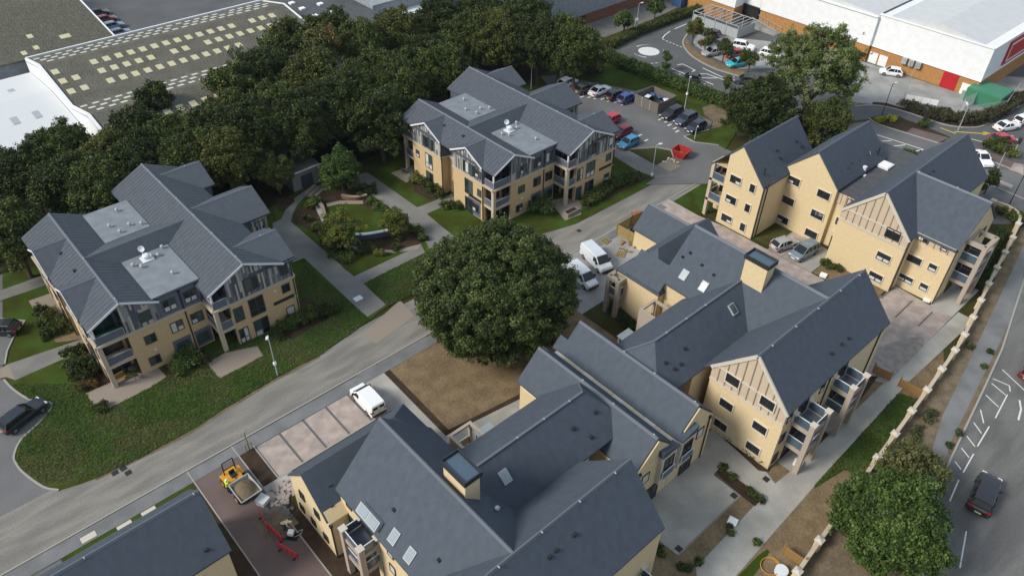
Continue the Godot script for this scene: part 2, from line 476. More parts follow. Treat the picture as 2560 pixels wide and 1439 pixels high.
	# round the second block
	sheet("patio", [Vector2(53.14, -83.80), Vector2(56.74, -83.45), Vector2(56.87, -80.62), Vector2(53.26, -80.19)], 0.118, M.slab)
	sheet("planting_bed", [Vector2(54.58, -80.81), Vector2(56.53, -78.71), Vector2(55.74, -74.28), Vector2(53.29, -73.92), Vector2(52.66, -77.33)], 0.121, M.dark_soil)
	sheet("patio", [Vector2(65.67, -63.35), Vector2(67.96, -62.61), Vector2(69.12, -60.39), Vector2(66.60, -58.19), Vector2(63.91, -58.58)], 0.120, M.slab)
	sheet("planting_bed", [Vector2(69.86, -60.99), Vector2(74.26, -61.44), Vector2(77.10, -61.64), Vector2(81.74, -58.35), Vector2(67.62, -58.48)], 0.124, M.dark_soil)
	# car park behind the second block
	sheet("car_park_asphalt", [Vector2(92.66, -93.55), Vector2(96.03, -91.38), Vector2(96.49, -88.68), Vector2(99.25, -83.48), Vector2(101.40, -78.46), Vector2(105.29, -78.02), Vector2(105.56, -73.00), Vector2(102.01, -70.99), Vector2(102.73, -68.89), Vector2(102.52, -62.93), Vector2(99.84, -61.56), Vector2(94.70, -62.88), Vector2(94.52, -60.42), Vector2(96.83, -57.35), Vector2(96.31, -54.34), Vector2(89.22, -49.27), Vector2(79.25, -57.47), Vector2(81.86, -57.75), Vector2(88.48, -59.75), Vector2(89.88, -61.34), Vector2(88.87, -63.29), Vector2(84.79, -65.96), Vector2(85.31, -69.34), Vector2(85.07, -75.56)], 0.112, M.asphalt)
	sheet("path", [Vector2(85.22, -69.10), Vector2(84.79, -65.96), Vector2(84.60, -60.04), Vector2(84.73, -56.15), Vector2(81.77, -57.68), Vector2(81.25, -60.84), Vector2(81.73, -65.77)], 0.117, M.path)
	sheet("lawn", [Vector2(95.38, -62.48), Vector2(96.94, -61.82), Vector2(100.04, -61.39), Vector2(103.06, -60.38), Vector2(97.56, -56.41), Vector2(96.93, -57.42), Vector2(94.72, -60.58)], 0.122, M.lawn)
	sheet("bare_soil", [Vector2(85.58, -59.50), Vector2(88.48, -59.75), Vector2(87.92, -57.81), Vector2(85.78, -56.99), Vector2(84.54, -57.46)], 0.126, M.soil)
	sheet("lawn", [Vector2(82.51, -92.99), Vector2(98.62, -94.53), Vector2(105.68, -93.09), Vector2(106.91, -87.64), Vector2(107.26, -77.01), Vector2(108.05, -65.46), Vector2(104.25, -58.71), Vector2(93.85, -55.04), Vector2(95.67, -64.20), Vector2(93.02, -79.25)], 0.109, M.lawn)
	sheet("dry_grass", [Vector2(105.30, -67.10), Vector2(107.57, -66.70), Vector2(107.71, -63.59), Vector2(103.28, -60.54), Vector2(100.14, -61.47), Vector2(102.61, -62.85), Vector2(103.31, -65.11)], 0.127, M.verge)
	kerb([Vector2(84.79, -65.96), Vector2(88.87, -63.29), Vector2(89.88, -61.34), Vector2(88.48, -59.75)], 0.16, 0.2)
	kerb([Vector2(99.74, -61.48), Vector2(94.89, -62.72), Vector2(94.68, -60.39), Vector2(96.78, -57.46)], 0.16, 0.2)
	var bay_marks := []
	for p in [Vector2(93.74, -86.66), Vector2(93.00, -84.89), Vector2(92.48, -82.98), Vector2(93.36, -82.06), Vector2(93.86, -81.06), Vector2(94.63, -80.14), Vector2(94.88, -78.93), Vector2(95.54, -77.92), Vector2(95.70, -76.47), Vector2(96.44, -68.93), Vector2(96.59, -67.75), Vector2(96.08, -66.68), Vector2(95.89, -65.40), Vector2(95.36, -64.50), Vector2(89.76, -67.55), Vector2(89.27, -65.84), Vector2(89.88, -69.46)]:
		bay_marks.append([p - Vector2(0.45, 0), p + Vector2(0.45, 0)])
	line_mark("bay_markings", bay_marks, 0.28, 0.125, M.white_line)
	# road on towards the new houses; drive between them
	sheet("road_fork", [Vector2(72.38, -55.49), Vector2(81.79, -57.61), Vector2(96.93, -58.06), Vector2(96.78, -54.93), Vector2(85.95, -50.65), Vector2(78.32, -50.41), Vector2(72.77, -50.09)], 0.036, M.road)
	sheet("footway", [Vector2(62.4, -52.85), Vector2(77.0, -52.85), Vector2(77.0, -51.6), Vector2(62.4, -51.6)], 0.085, M.footway)
	kerb([Vector2(36.5, -52.9), Vector2(62.4, -52.9), Vector2(88, -52.85)], 0.16, 0.10)
	sheet("van_yard_concrete", rect(52.0, -52.8, 67.4, -43.9), 0.04, M.yard)
	sheet("drive_pavers", [Vector2(76.6, -52.8), Vector2(78.6, -52.8), Vector2(78.5, -47), Vector2(79.3, -43.9), Vector2(79.3, -24), Vector2(74.6, -24), Vector2(74.6, -47), Vector2(75.0, -51.6)], 0.06, M.pavers_pink)
	kerb([Vector2(78.7, -52.8), Vector2(78.6, -47.5), Vector2(79.1, -44.0)], 0.14, 0.12)
	sheet("new_turf", [Vector2(78.8, -52.0), Vector2(88.8, -52.3), Vector2(88.8, -47.8), Vector2(79.0, -47.4)], 0.09, M.new_turf)
	sheet("lawn_patch", rect(80.0, -39.5, 85.3, -36.9), 0.09, M.lawn_dry)
	sheet("bay_pavers", rect(79.3, -36.9, 85.3, -32.6), 0.085, M.pavers_pink)
	line_mark("bay_joint", [[Vector2(79.3, -34.75), Vector2(85.2, -34.75)], [Vector2(79.3, -36.85), Vector2(85.2, -36.85)], [Vector2(79.35, -36.8), Vector2(79.35, -30.4)]], 0.16, 0.093, M.slab)
	sheet("door_path", rect(79.3, -32.6, 85.3, -30.5), 0.085, M.concrete)
	sheet("planting_bed", rect(79.5, -30.4, 83.1, -22.6), 0.085, M.soil)
	# ground between and behind the new houses
	sheet("site_soil", [Vector2(36.5, -52.8), Vector2(52, -52.8), Vector2(52, -36), Vector2(29.0, -36), Vector2(29.0, -40.6), Vector2(30.0, -51.2), Vector2(36.5, -51.2)], 0.05, M.soil)
	sheet("soil_edge", [Vector2(29.3, -51.3), Vector2(30.0, -51.2), Vector2(29.6, -40.6), Vector2(39.5, -39.3), Vector2(39.5, -38.7), Vector2(28.9, -40.2)], 0.058, M.dark_soil)
	sheet("path", [Vector2(26.9, -52.75), Vector2(29.3, -52.75), Vector2(28.9, -40.2), Vector2(40, -38.6), Vector2(40, -37.3), Vector2(26.6, -37.3)], 0.066, M.concrete)
	sheet("bay_pavers", rect(14.2, -51.25, 27.0, -46.6), 0.055, M.pavers_pink)
	var joints := []
	for i in 6:
		joints.append([Vector2(14.25 + 2.6 * i, -51.2), Vector2(14.2 + 2.6 * i, -46.6)])
	joints.append([Vector2(14.2, -51.2), Vector2(27.0, -51.2)])
	line_mark("bay_joint", joints, 0.24, 0.062, M.paver_joint)
	kerb([Vector2(14.2, -46.5), Vector2(27.0, -46.5)], 0.18, 0.09)
	sheet("drive_pavers", rect(8.2, -51.3, 12.55, -20), 0.052, M.pavers_brown)
	kerb([Vector2(8.15, -52.7), Vector2(8.1, -20)], 0.12, 0.09)
	kerb([Vector2(12.6, -52.7), Vector2(12.55, -20)], 0.12, 0.09)
	kerb([Vector2(14.2, -51.4), Vector2(14.15, -46.5)], 0.12, 0.11)
	sheet("planting_bed", rect(12.65, -51.35, 14.1, -46.5), 0.07, M.dark_soil)
	sheet("door_path", rect(12.6, -46.5, 15.5, -44.4), 0.066, M.concrete)
	sheet("lawn_strip", rect(-3.6, -51.15, 8.0, -50.3), 0.085, M.lawn)
	sheet("planting_bed", rect(6.7, -49.5, 8.0, -20), 0.06, M.dark_soil)
	sheet("house_plot", rect(-30, -50.3, 6.7, -20), 0.052, M.footway)
	var slabs := MB.new()
	for x in [-1.75, 1.0, 3.15]:
		slabs.box(x, 0.05, -51.1 if x > 0 else -52.05, x + 1.25, 0.105, -50.35 if x > 0 else -51.4)
	ground_piece("door_slabs", slabs, M.pale_stone)
	sheet("planting_bed", [Vector2(12.65, -44.4), Vector2(14.2, -44.4), Vector2(14.2, -41), Vector2(16.4, -38), Vector2(16.4, -20), Vector2(12.65, -20)], 0.06, M.dark_soil)
	sheet("lawn_patch", rect(13.9, -43.9, 15.3, -41.6), 0.075, M.new_turf)
	# the paved court and walk on the near side
	sheet("garden_soil", [Vector2(24, -27), Vector2(82, -27), Vector2(82, -15), Vector2(70, -9), Vector2(36, -7.5), Vector2(24, -7.5)], 0.03, M.soil)
	sheet("court_concrete", [Vector2(35.5, -22.4), Vector2(49.5, -23.4), Vector2(49.2, -17.2), Vector2(48.5, -15.4), Vector2(46.4, -15.1), Vector2(46.3, -20.0), Vector2(45.2, -20.0), Vector2(44.9, -16.85), Vector2(35.8, -16.85)], 0.06, M.concrete)
	kerb([Vector2(45.2, -20.0), Vector2(44.9, -16.85), Vector2(35.8, -16.85)], 0.16, 0.075, false, "path_edging", M.slab)
	sheet("walk_concrete", [Vector2(33.5, -12.5), Vector2(36.0, -15.1), Vector2(48.3, -15.5), Vector2(52.0, -15.25), Vector2(86, -14.9), Vector2(86, -13.0), Vector2(70.5, -13.4), Vector2(51.3, -12.9), Vector2(36, -12.3)], 0.064, M.concrete)
	sheet("planting_bed", rect(44.98, -19.9, 46.25, -15.3), 0.075, M.dark_soil)
	sheet("planting_bed", [Vector2(49.5, -23.3), Vector2(50.2, -23.3), Vector2(50.2, -16.9), Vector2(49.2, -16.6), Vector2(48.6, -17.4)], 0.08, M.dark_soil)
	sheet("planting_bed", rect(53.8, -16.75, 57.6, -15.3), 0.082, M.dark_soil)
	sheet("planting_bed", [Vector2(60.5, -16.75), Vector2(68, -16.75), Vector2(68.9, -16.0), Vector2(61.5, -15.2)], 0.082, M.dark_soil)
	sheet("terrace_concrete", rect(50.8, -16.75, 53.7, -14.9), 0.086, M.concrete)
	sheet("terrace_concrete", rect(57.7, -16.75, 60.4, -14.9), 0.086, M.concrete)
	sheet("rear_court_pavers", [Vector2(68.2, -21.9), Vector2(85.0, -22.4), Vector2(84.6, -17.2), Vector2(84.6, -15.0), Vector2(69.0, -15.0)], 0.07, M.pavers_pink)
	line_mark("bay_joint", [[Vector2(83.9, -19.5), Vector2(79.4, -19.4)], [Vector2(83.7, -16.95), Vector2(80.0, -16.9)], [Vector2(81.3, -22.2), Vector2(84.6, -22.2)]], 0.2, 0.078, M.paver_joint)
	sheet("site_concrete", smooth_line([Vector2(67.8, -16.9), Vector2(71, -18.2), Vector2(75, -17.6), Vector2(78.5, -15.8), Vector2(77, -14.95), Vector2(72, -14.9), Vector2(68.5, -15.0), Vector2(67.8, -16.9)], 3), 0.082, M.dusty_pavers)
	sheet("turf_strip", [Vector2(50.8, -12.75), Vector2(51.2, -12.95), Vector2(68.2, -13.35), Vector2(69.0, -11.6), Vector2(55.2, -10.6), Vector2(54.9, -12.0)], 0.072, M.new_turf)
	sheet("turf_strip", [Vector2(86.5, -14.6), Vector2(97.5, -15.5), Vector2(99.0, -17.6), Vector2(92.0, -16.4)], 0.072, M.new_turf)
	sheet("terrace_concrete", rect(84.6, -17.7, 92, -15.0), 0.076, M.concrete)
	sheet("turf_strip", smooth_line([Vector2(35.5, -12.2), Vector2(41.0, -12.25), Vector2(42.0, -11.8), Vector2(38.0, -11.3), Vector2(35.5, -11.2), Vector2(35.5, -12.2)], 2), 0.072, M.new_turf)
	# the main road outside the wall
	sheet("outer_verge", [Vector2(30, -9.4), Vector2(42, -8.9), Vector2(70, -11.0), Vector2(96, -14.7), Vector2(110, -17.0), Vector2(116, -14.5), Vector2(83.5, -8.9), Vector2(62, -5.6), Vector2(52, -2.6), Vector2(30, 2)], 0.034, M.verge)
	sheet("outer_footway", [Vector2(52, -5.0), Vector2(62.6, -7.3), Vector2(69, -8.9), Vector2(78.3, -10.4), Vector2(95, -13.2), Vector2(110, -15.8), Vector2(116, -15.2), Vector2(95, -11.0), Vector2(80.7, -8.9), Vector2(76.4, -8.3), Vector2(65.8, -6.7), Vector2(62, -5.8), Vector2(52, -3.2)], 0.05, M.footway)
	sheet("main_road", [Vector2(30, 4), Vector2(51.6, -2.5), Vector2(61.8, -5.4), Vector2(76.3, -7.6), Vector2(83.5, -8.75), Vector2(100, -12.4), Vector2(125, -18), Vector2(200, -34), Vector2(200, 60), Vector2(30, 60)], 0.042, M.main_road)
	kerb([Vector2(30, 4), Vector2(51.6, -2.6), Vector2(61.8, -5.5), Vector2(76.3, -7.7), Vector2(83.5, -8.85), Vector2(100, -12.5), Vector2(112, -15.2)], 0.2, 0.13)
	var h := []
	for s in [[78.0, -7.6, 78.3, -6.0], [77.2, -7.4, 76.6, -5.7], [75.0, -7.1, 74.3, -5.5], [72.5, -6.6, 70.9, -5.6], [70.2, -6.3, 69.4, -5.2], [67.9, -6.0, 67.2, -4.9], [66.0, -5.7, 65.4, -4.7], [63.9, -5.4, 63.4, -4.6], [76.8, -5.6, 72.5, -5.1], [70.9, -5.05, 67.4, -4.75], [66.2, -4.6, 63.2, -4.3], [62.0, -4.2, 59.0, -3.7], [57, -1.3, 53, -0.1], [78.3, -6.0, 77.5, -5.6], [83, -4.6, 78.6, -4.1], [80.2, -7.5, 78.6, -4.2]]:
		h.append([Vector2(s[0], s[1]), Vector2(s[2], s[3])])
	line_mark("hatch_markings", h, 0.12, 0.05, M.white_line)
	line_mark("turn_arrow", [[Vector2(76.96, -4.44), Vector2(75.76, -3.82)], [Vector2(75.76, -3.82), Vector2(74.01, -3.42)]], 0.18, 0.05, M.white_line)
	# retail roads and yards to the right
	sheet("retail_asphalt", [Vector2(111.54, -93.56), Vector2(114.59, -94.55), Vector2(121.18, -95.63), Vector2(134.98, -95.44), Vector2(147.69, -95.62), Vector2(171.30, -100.29), Vector2(201.81, -75.66), Vector2(218.96, -22.15), Vector2(134.82, -2.10), Vector2(109.57, -18.55), Vector2(119.38, -23.58), Vector2(128.55, -43.68), Vector2(121.99, -47.35), Vector2(110.11, -52.01), Vector2(109.12, -58.19), Vector2(110.49, -68.95), Vector2(110.90, -80.93), Vector2(110.56, -86.92)], 0.022, M.dark_asphalt)
	sheet("rear_lot_asphalt", [Vector2(124.06, -45.61), Vector2(125.26, -36.62), Vector2(124.49, -22.14), Vector2(111.27, -17.10), Vector2(104.49, -22.91), Vector2(109.72, -43.97), Vector2(110.11, -52.01)], 0.03, M.asphalt)
	sheet("service_yard", [Vector2(144.48, -66.87), Vector2(144.38, -58.58), Vector2(145.22, -38.51), Vector2(157.06, -40.14), Vector2(162.72, -34.62), Vector2(156.90, -32.46), Vector2(138.59, -34.94), Vector2(134.48, -36.06), Vector2(134.83, -40.15), Vector2(131.46, -45.41), Vector2(126.73, -52.21), Vector2(131.02, -61.86)], 0.03, M.yard)
	sheet("retail_yard", [Vector2(126.12, -85.42), Vector2(132.05, -88.00), Vector2(134.80, -82.16), Vector2(138.80, -76.24), Vector2(140.53, -70.54), Vector2(132.79, -65.70), Vector2(126.20, -70.03), Vector2(123.31, -72.44), Vector2(123.92, -78.96)], 0.034, M.yard)
	sheet("retail_bed", smooth_line([Vector2(127.31, -88.34), Vector2(125.00, -86.77), Vector2(123.01, -84.62), Vector2(121.21, -81.61), Vector2(120.25, -78.06), Vector2(119.95, -74.48), Vector2(120.78, -70.07), Vector2(123.34, -71.28), Vector2(122.60, -73.41), Vector2(122.39, -76.28), Vector2(122.94, -79.78), Vector2(124.06, -83.34), Vector2(125.71, -85.76), Vector2(127.83, -87.91)], 2), 0.05, M.soil)
	kerb(smooth_line([Vector2(129.59, -89.13), Vector2(126.50, -87.70), Vector2(124.74, -86.56), Vector2(122.88, -84.52), Vector2(121.08, -81.51), Vector2(120.13, -77.97), Vector2(119.83, -74.39), Vector2(120.67, -69.98)], 3), 0.3, 0.14)
	sheet("yard_paving", [Vector2(115.33, -106.34), Vector2(125.84, -106.35), Vector2(144.12, -104.94), Vector2(147.63, -102.09), Vector2(142.46, -99.89), Vector2(129.81, -98.70), Vector2(119.25, -98.54), Vector2(115.13, -98.39), Vector2(113.16, -100.89)], 0.04, M.path)
	sheet("dry_grass", [Vector2(112.67, -100.42), Vector2(116.35, -99.15), Vector2(124.64, -99.15), Vector2(136.83, -100.88), Vector2(148.11, -100.61), Vector2(149.73, -98.21), Vector2(146.01, -95.43), Vector2(128.60, -95.90), Vector2(116.18, -95.78), Vector2(113.62, -95.75)], 0.036, M.lawn_dry)
	var mr := MB.new()
	var c := Vector2(116.54, -88.33)
	for i in 24:
		var u := TAU * i / 24
		var v := TAU * (i + 1) / 24
		mr.tri(v3(c, 0.06), v3(c + Vector2(cos(u), sin(u)) * 2.05, 0.035), v3(c + Vector2(cos(v), sin(v)) * 2.05, 0.035))
	for k in 3:
		for i in 6:
			var u := k * TAU / 3 + i * 0.2 + 0.5
			var a := Vector2(cos(u), sin(u))
			var b := Vector2(cos(u + 0.2), sin(u + 0.2))
			mr.quad(v3(c + a * (2.9 + 0.05 * i), 0.035), v3(c + a * 3.15, 0.035), v3(c + b * 3.15, 0.035), v3(c + b * (2.9 + 0.05 * i), 0.035))
	ground_piece("mini_roundabout_marking", mr, M.white_line)
	var rm := []
	rm.append_array(dashes(Vector2(123.21, -90.41), Vector2(122.98, -85.06), 6, 0.55))
	rm.append_array(dashes(Vector2(110.72, -85.40), Vector2(114.10, -83.56), 4, 0.6))
	var ln := [Vector2(123.42, -90.67), Vector2(125.12, -91.47), Vector2(125.12, -91.47), Vector2(127.60, -92.12), Vector2(129.32, -92.30), Vector2(133.91, -92.48), Vector2(111.71, -82.85), Vector2(111.44, -79.33), Vector2(113.74, -80.41), Vector2(113.80, -77.36), Vector2(113.80, -77.36), Vector2(113.22, -72.42), Vector2(115.50, -75.94), Vector2(116.85, -75.01), Vector2(116.85, -75.01), Vector2(117.38, -69.66), Vector2(114.78, -74.34), Vector2(117.13, -72.39), Vector2(114.14, -74.15), Vector2(114.11, -71.33), Vector2(118.38, -76.92), Vector2(117.92, -72.09), Vector2(115.79, -80.80), Vector2(116.92, -80.44), Vector2(116.92, -80.44), Vector2(116.50, -77.17), Vector2(116.50, -77.17), Vector2(115.56, -77.20), Vector2(138.58, -94.19), Vector2(140.85, -93.81)]
	for i in range(0, ln.size(), 2):
		rm.append([ln[i], ln[i + 1]])
	line_mark("road_markings", rm, 0.22, 0.032, M.white_line)
	var lot := [Vector2(119.37, -42.93), Vector2(120.55, -35.73), Vector2(117.71, -41.52), Vector2(119.34, -40.46), Vector2(116.56, -40.06), Vector2(119.75, -38.33), Vector2(116.56, -40.06), Vector2(116.87, -37.27), Vector2(116.87, -37.27), Vector2(120.55, -35.73), Vector2(123.56, -40.23), Vector2(124.49, -35.13), Vector2(129.83, -32.25), Vector2(130.48, -30.06)]
	var lm := []
	for i in range(0, lot.size(), 2):
		lm.append([lot[i], lot[i + 1]])
	line_mark("lot_markings", lm, 0.2, 0.05, M.white_line)
	line_mark("yellow_arrow", [[Vector2(129.70, -37.28), Vector2(129.70, -34.71)], [Vector2(130.16, -35.17), Vector2(133.15, -31.79)], [Vector2(133.83, -32.08), Vector2(134.18, -31.10)], [Vector2(132.75, -31.63), Vector2(134.18, -31.10)], [Vector2(133.29, -31.91), Vector2(133.98, -31.27)]], 0.3, 0.05, M.yellow_line)
	sheet("traffic_island", smooth_line([Vector2(123.79, -46.72), Vector2(125.51, -45.95), Vector2(127.65, -43.48), Vector2(128.24, -40.01), Vector2(127.80, -34.97), Vector2(127.14, -34.91), Vector2(124.56, -35.25), Vector2(123.75, -40.27), Vector2(123.09, -44.67), Vector2(123.79, -46.72)], 3), 0.06, M.dark_soil)
	sheet("island_pavers", [Vector2(126.11, -40.30), Vector2(127.39, -34.81), Vector2(124.61, -35.18), Vector2(123.79, -40.21)], 0.075, M.pavers_brown)
	kerb(smooth_line([Vector2(123.67, -46.66), Vector2(122.85, -44.55), Vector2(123.52, -40.15), Vector2(124.33, -35.15)], 3), 0.2, 0.16)
	kerb(smooth_line([Vector2(125.93, -50.40), Vector2(128.59, -48.52), Vector2(129.98, -46.48), Vector2(130.80, -42.51), Vector2(131.07, -38.28), Vector2(132.02, -35.69), Vector2(134.09, -33.62), Vector2(136.38, -32.82), Vector2(141.45, -32.53), Vector2(149.49, -31.68)], 3), 0.25, 0.16)
	sheet("shrub_bed", smooth_line([Vector2(129.88, -49.21), Vector2(131.41, -47.21), Vector2(131.83, -43.01), Vector2(132.59, -38.98), Vector2(134.74, -36.17), Vector2(138.86, -35.05), Vector2(155.22, -33.87), Vector2(149.78, -31.79), Vector2(141.72, -32.64), Vector2(136.64, -32.93), Vector2(134.34, -33.73), Vector2(132.27, -35.80), Vector2(131.32, -38.39), Vector2(131.06, -42.63), Vector2(130.24, -46.61), Vector2(128.85, -48.65), Vector2(129.88, -49.21)], 2), 0.055, M.dark_soil)
	sheet("crossing_pavers", [Vector2(128.35, -31.37), Vector2(127.55, -23.31), Vector2(124.91, -22.31), Vector2(124.33, -24.26), Vector2(124.80, -27.46)], 0.045, M.pavers_brown)
	sheet("tactile_pavers", [Vector2(127.38, -24.66), Vector2(128.04, -23.50), Vector2(124.91, -22.31), Vector2(124.66, -24.28)], 0.055, M.pavers_pink)
	sheet("tactile_pavers", [Vector2(120.52, -24.32), Vector2(120.50, -22.08), Vector2(119.35, -21.96), Vector2(119.66, -24.20)], 0.055, M.pavers_pink)
	kerb([Vector2(125.09, -27.82), Vector2(125.05, -24.54), Vector2(124.74, -22.16)], 0.2, 0.15)
	kerb([Vector2(117.87, -23.91), Vector2(117.90, -21.83), Vector2(117.79, -19.51)], 0.2, 0.15)
	# woodland floor and the industrial yards behind it
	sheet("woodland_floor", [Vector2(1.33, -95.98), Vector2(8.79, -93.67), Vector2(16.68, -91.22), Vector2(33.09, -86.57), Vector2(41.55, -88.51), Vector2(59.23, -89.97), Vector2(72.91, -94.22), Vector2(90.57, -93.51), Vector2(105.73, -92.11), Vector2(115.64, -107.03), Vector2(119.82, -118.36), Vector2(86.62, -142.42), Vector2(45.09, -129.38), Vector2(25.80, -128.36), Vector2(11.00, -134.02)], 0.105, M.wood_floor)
	sheet("factory_yard", rect(37.5, -320, 103, -139), 0.03, M.dark_asphalt)



const XN := -PI / 2   # facing -x
const XP := PI / 2
const ZP := 0.0
const ZN := PI


func gable(par: Node, axis: String, t0: float, t1: float, c: float, hl: float, hr: float, yl: float, yr: float, ridge: float, m: Material, ov := 0.25, seams := false, th := 0.2, cap := true) -> MeshInstance3D:
	var sl := (ridge - yl) / hl
	var sr := (ridge - yr) / hr
	var a := PackedVector2Array([Vector2(c - hl - ov, yl - ov * sl), Vector2(c, ridge), Vector2(c + hr + ov, yr - ov * sr), Vector2(c + hr + ov, yr - ov * sr - th), Vector2(c, ridge - th * 1.3), Vector2(c - hl - ov, yl - ov * sl - th)])
	var mb := MB.new()
	mb.prism(a, axis, t0, t1)
	if seams:
		var n := int(absf(t1 - t0) / 0.6)
		for i in range(1, n):
			var t := lerpf(t0, t1, float(i) / n)
			for s in 2:
				var p0: Vector2 = a[0] if s == 0 else a[2]
				var p1: Vector2 = a[1]
				var f := func(q: Vector2) -> Vector3:
					return Vector3(t, q.y, q.x) if axis == "x" else Vector3(q.x, q.y, t)
				mb.bar(f.call(p0), f.call(p1), 0.04, 0.045)
	var r := obj("roof", mb, m, par)
	if cap:
		var k := MB.new()
		var cp := PackedVector2Array([Vector2(c - 0.16, ridge - 0.16 * sl + 0.02), Vector2(c - 0.05, ridge + 0.05), Vector2(c + 0.05, ridge + 0.05), Vector2(c + 0.16, ridge - 0.16 * sr + 0.02), Vector2(c, ridge - 0.1)])
		k.prism(cp, axis, t0 + 0.02, t1 - 0.02)
		obj("ridge_capping", k, M.ridge, r)
	return r


func wall_under(mb: MB, axis: String, t0: float, t1: float, c: float, hl: float, hr: float, yl: float, yr: float, ridge: float, y0 := 0.0) -> void:
	mb.prism(PackedVector2Array([Vector2(c - hl, y0), Vector2(c - hl, yl - 0.25), Vector2(c, ridge - 0.3), Vector2(c + hr, yr - 0.25), Vector2(c + hr, y0)]), axis, t0, t1)


func window_meshes(w: float, h: float, kind: int) -> Dictionary:
	var key := "win%.2f_%.2f_%d" % [w, h, kind]
	if cache.has(key):
		return cache[key]
	var d := {}
	var fr := MB.new()
	var b := 0.09
	var x := w / 2
	var y := h / 2
	fr.box(-x, -y, -0.05, x, -y + b, 0.05)
	fr.box(-x, y - b, -0.05, x, y, 0.05)
	fr.box(-x, -y + b, -0.05, -x + b, y - b, 0.05)
	fr.box(x - b, -y + b, -0.05, x, y - b, 0.05)
	var lights := 1 if w < 1.1 else (3 if w > 2.2 else 2)
	for i in range(1, lights):
		var xm := -x + w * i / lights
		fr.box(xm - b * 0.6, -y + b, -0.05, xm + b * 0.6, y - b, 0.045)
	if h > 1.8:
		fr.box(-x + b, -y * 0.35, -0.05, x - b, -y * 0.35 + b, 0.04)
	d.frame = fr.mesh()
	var gl := MB.new()
	var pw := w / lights
	gl.box(-pw / 2 + b * 0.5, -y + b, -0.03, pw / 2 - b * 0.5, y - b, 0.012)
	d.pane = gl.mesh()
	var bl := MB.new()
	bl.box(-pw / 2 + b * 0.8, -y + b, 0.013, pw / 2 - b * 0.8, -y + b + h * 0.33, 0.02)
	d.blind = bl.mesh()
	var bt := MB.new()
	bt.box(-pw / 2 + b * 0.8, -y + b, 0.013, pw / 2 - b * 0.8, y - b, 0.02)
	d.curtain = bt.mesh()
	var sr := MB.new()
	var t := 0.09
	sr.box(-x - t, -y - t, -0.05, -x, y + t, 0.09)
	sr.box(x, -y - t, -0.05, x + t, y + t, 0.09)
	sr.box(-x, y, -0.05, x, y + t, 0.09)
	sr.box(-x, -y - t, -0.05, x, -y, 0.14)
	d.surround = sr.mesh()
	d.lights = lights
	d.pw = pw
	cache[key] = d
	return d


func win(par: Node, p: Vector3, yaw: float, w: float, h: float, kind := 0, bright := -1.0) -> void:   # kind 0: black frame in a pale surround, 1: grey frame flush in the wall, 2: black frame, no surround
	var d := window_meshes(w, h, kind)
	var o := obj("window", d.frame, M.frame if kind != 1 else M.grey_frame, par)
	o.position = p
	o.rotation.y = yaw
	for i in d.lights:
		var xo: float = -w / 2 + d.pw * (i + 0.5)
		var g := obj("pane", d.pane, M.glass if kind != 1 or rng.randf() < 0.5 else M.green_glass, o)
		g.position.x = xo
		var r := rng.randf() if bright < 0 else bright
		if r > 0.9:
			obj("curtain", d.curtain, M.blind, o).position.x = xo
		elif r > 0.6:
			obj("blind", d.blind, M.blind, o).position.x = xo
	if kind == 0:
		obj("surround", d.surround, M.trim, o)


func boards(par: Node, a: Vector3, b: Vector3, top: Callable, dark := 0.5) -> void:   # upright weathered boards of mixed grey between two points on a wall
	var mb := MB.new()
	var l := a.distance_to(b)
	var d := (b - a) / l
	var out := d.cross(Vector3.UP) * -1.0
	out = Vector3.UP.cross(d) * -1.0
	var n := maxi(1, int(l / 0.2))
	for i in n:
		var t0 := l * i / n
		var t1 := l * (i + 1) / n - 0.012
		var yt: float = top.call((t0 + t1) * 0.5)
		var y := a.y
		while y < yt - 0.05:
			var e := minf(yt, y + rng.randf_range(0.7, 2.6))
			var v := rng.randf()
			var c := Color(0.085, 0.095, 0.12)
			if v > 0.74:
				c = Color(0.44, 0.42, 0.36)
			elif v > 0.5:
				c = Color(0.26, 0.265, 0.27)
			elif v > 0.25:
				c = Color(0.155, 0.165, 0.19)
			mb.col(c)
			var th := rng.randf_range(0.03, 0.06)
			var p0 := a + d * t0
			var p1 := a + d * t1
			p0.y = y
			p1.y = y
			var up := Vector3.UP * (e - y)
			var q := [p0, p1, p1 + out * th, p0 + out * th]
			mb.hexa(q + [q[0] + up, q[1] + up, q[2] + up, q[3] + up])
			y = e
	var o := obj("timber_cladding", mb, M.boards, par)
	o.set_meta("kind", "stuff")


func pipe(par: Node, x: float, z: float, y1: float) -> void:
	var mb := MB.new()
	mb.tube(Vector3(x, 0, z), Vector3(x, y1, z), 0.07, 0.07, 6)
	mb.box(x - 0.13, y1 - 0.05, z - 0.13, x + 0.13, y1 + 0.2, z + 0.13)
	obj("downpipe", mb, M.black_metal, par)


func vent(par: Node, x: float, y: float, z: float) -> void:
	if not cache.has("vent"):
		var mb := MB.new()
		mb.box(-0.17, -0.1, -0.15, 0.17, 0.09, 0.15)
		cache.vent = mb.mesh()
	obj("roof_vent", cache.vent, M.dark, par).position = Vector3(x, y, z)


func ridge_clips(par: Node, pts: Array) -> void:
	if not cache.has("clip"):
		var mb := MB.new()
		mb.box(-0.04, -0.04, -0.10, 0.04, 0.03, 0.10)
		cache.clip = mb.mesh()
	for p in pts:
		obj("ridge_clip", cache.clip, M.galv, par).position = p


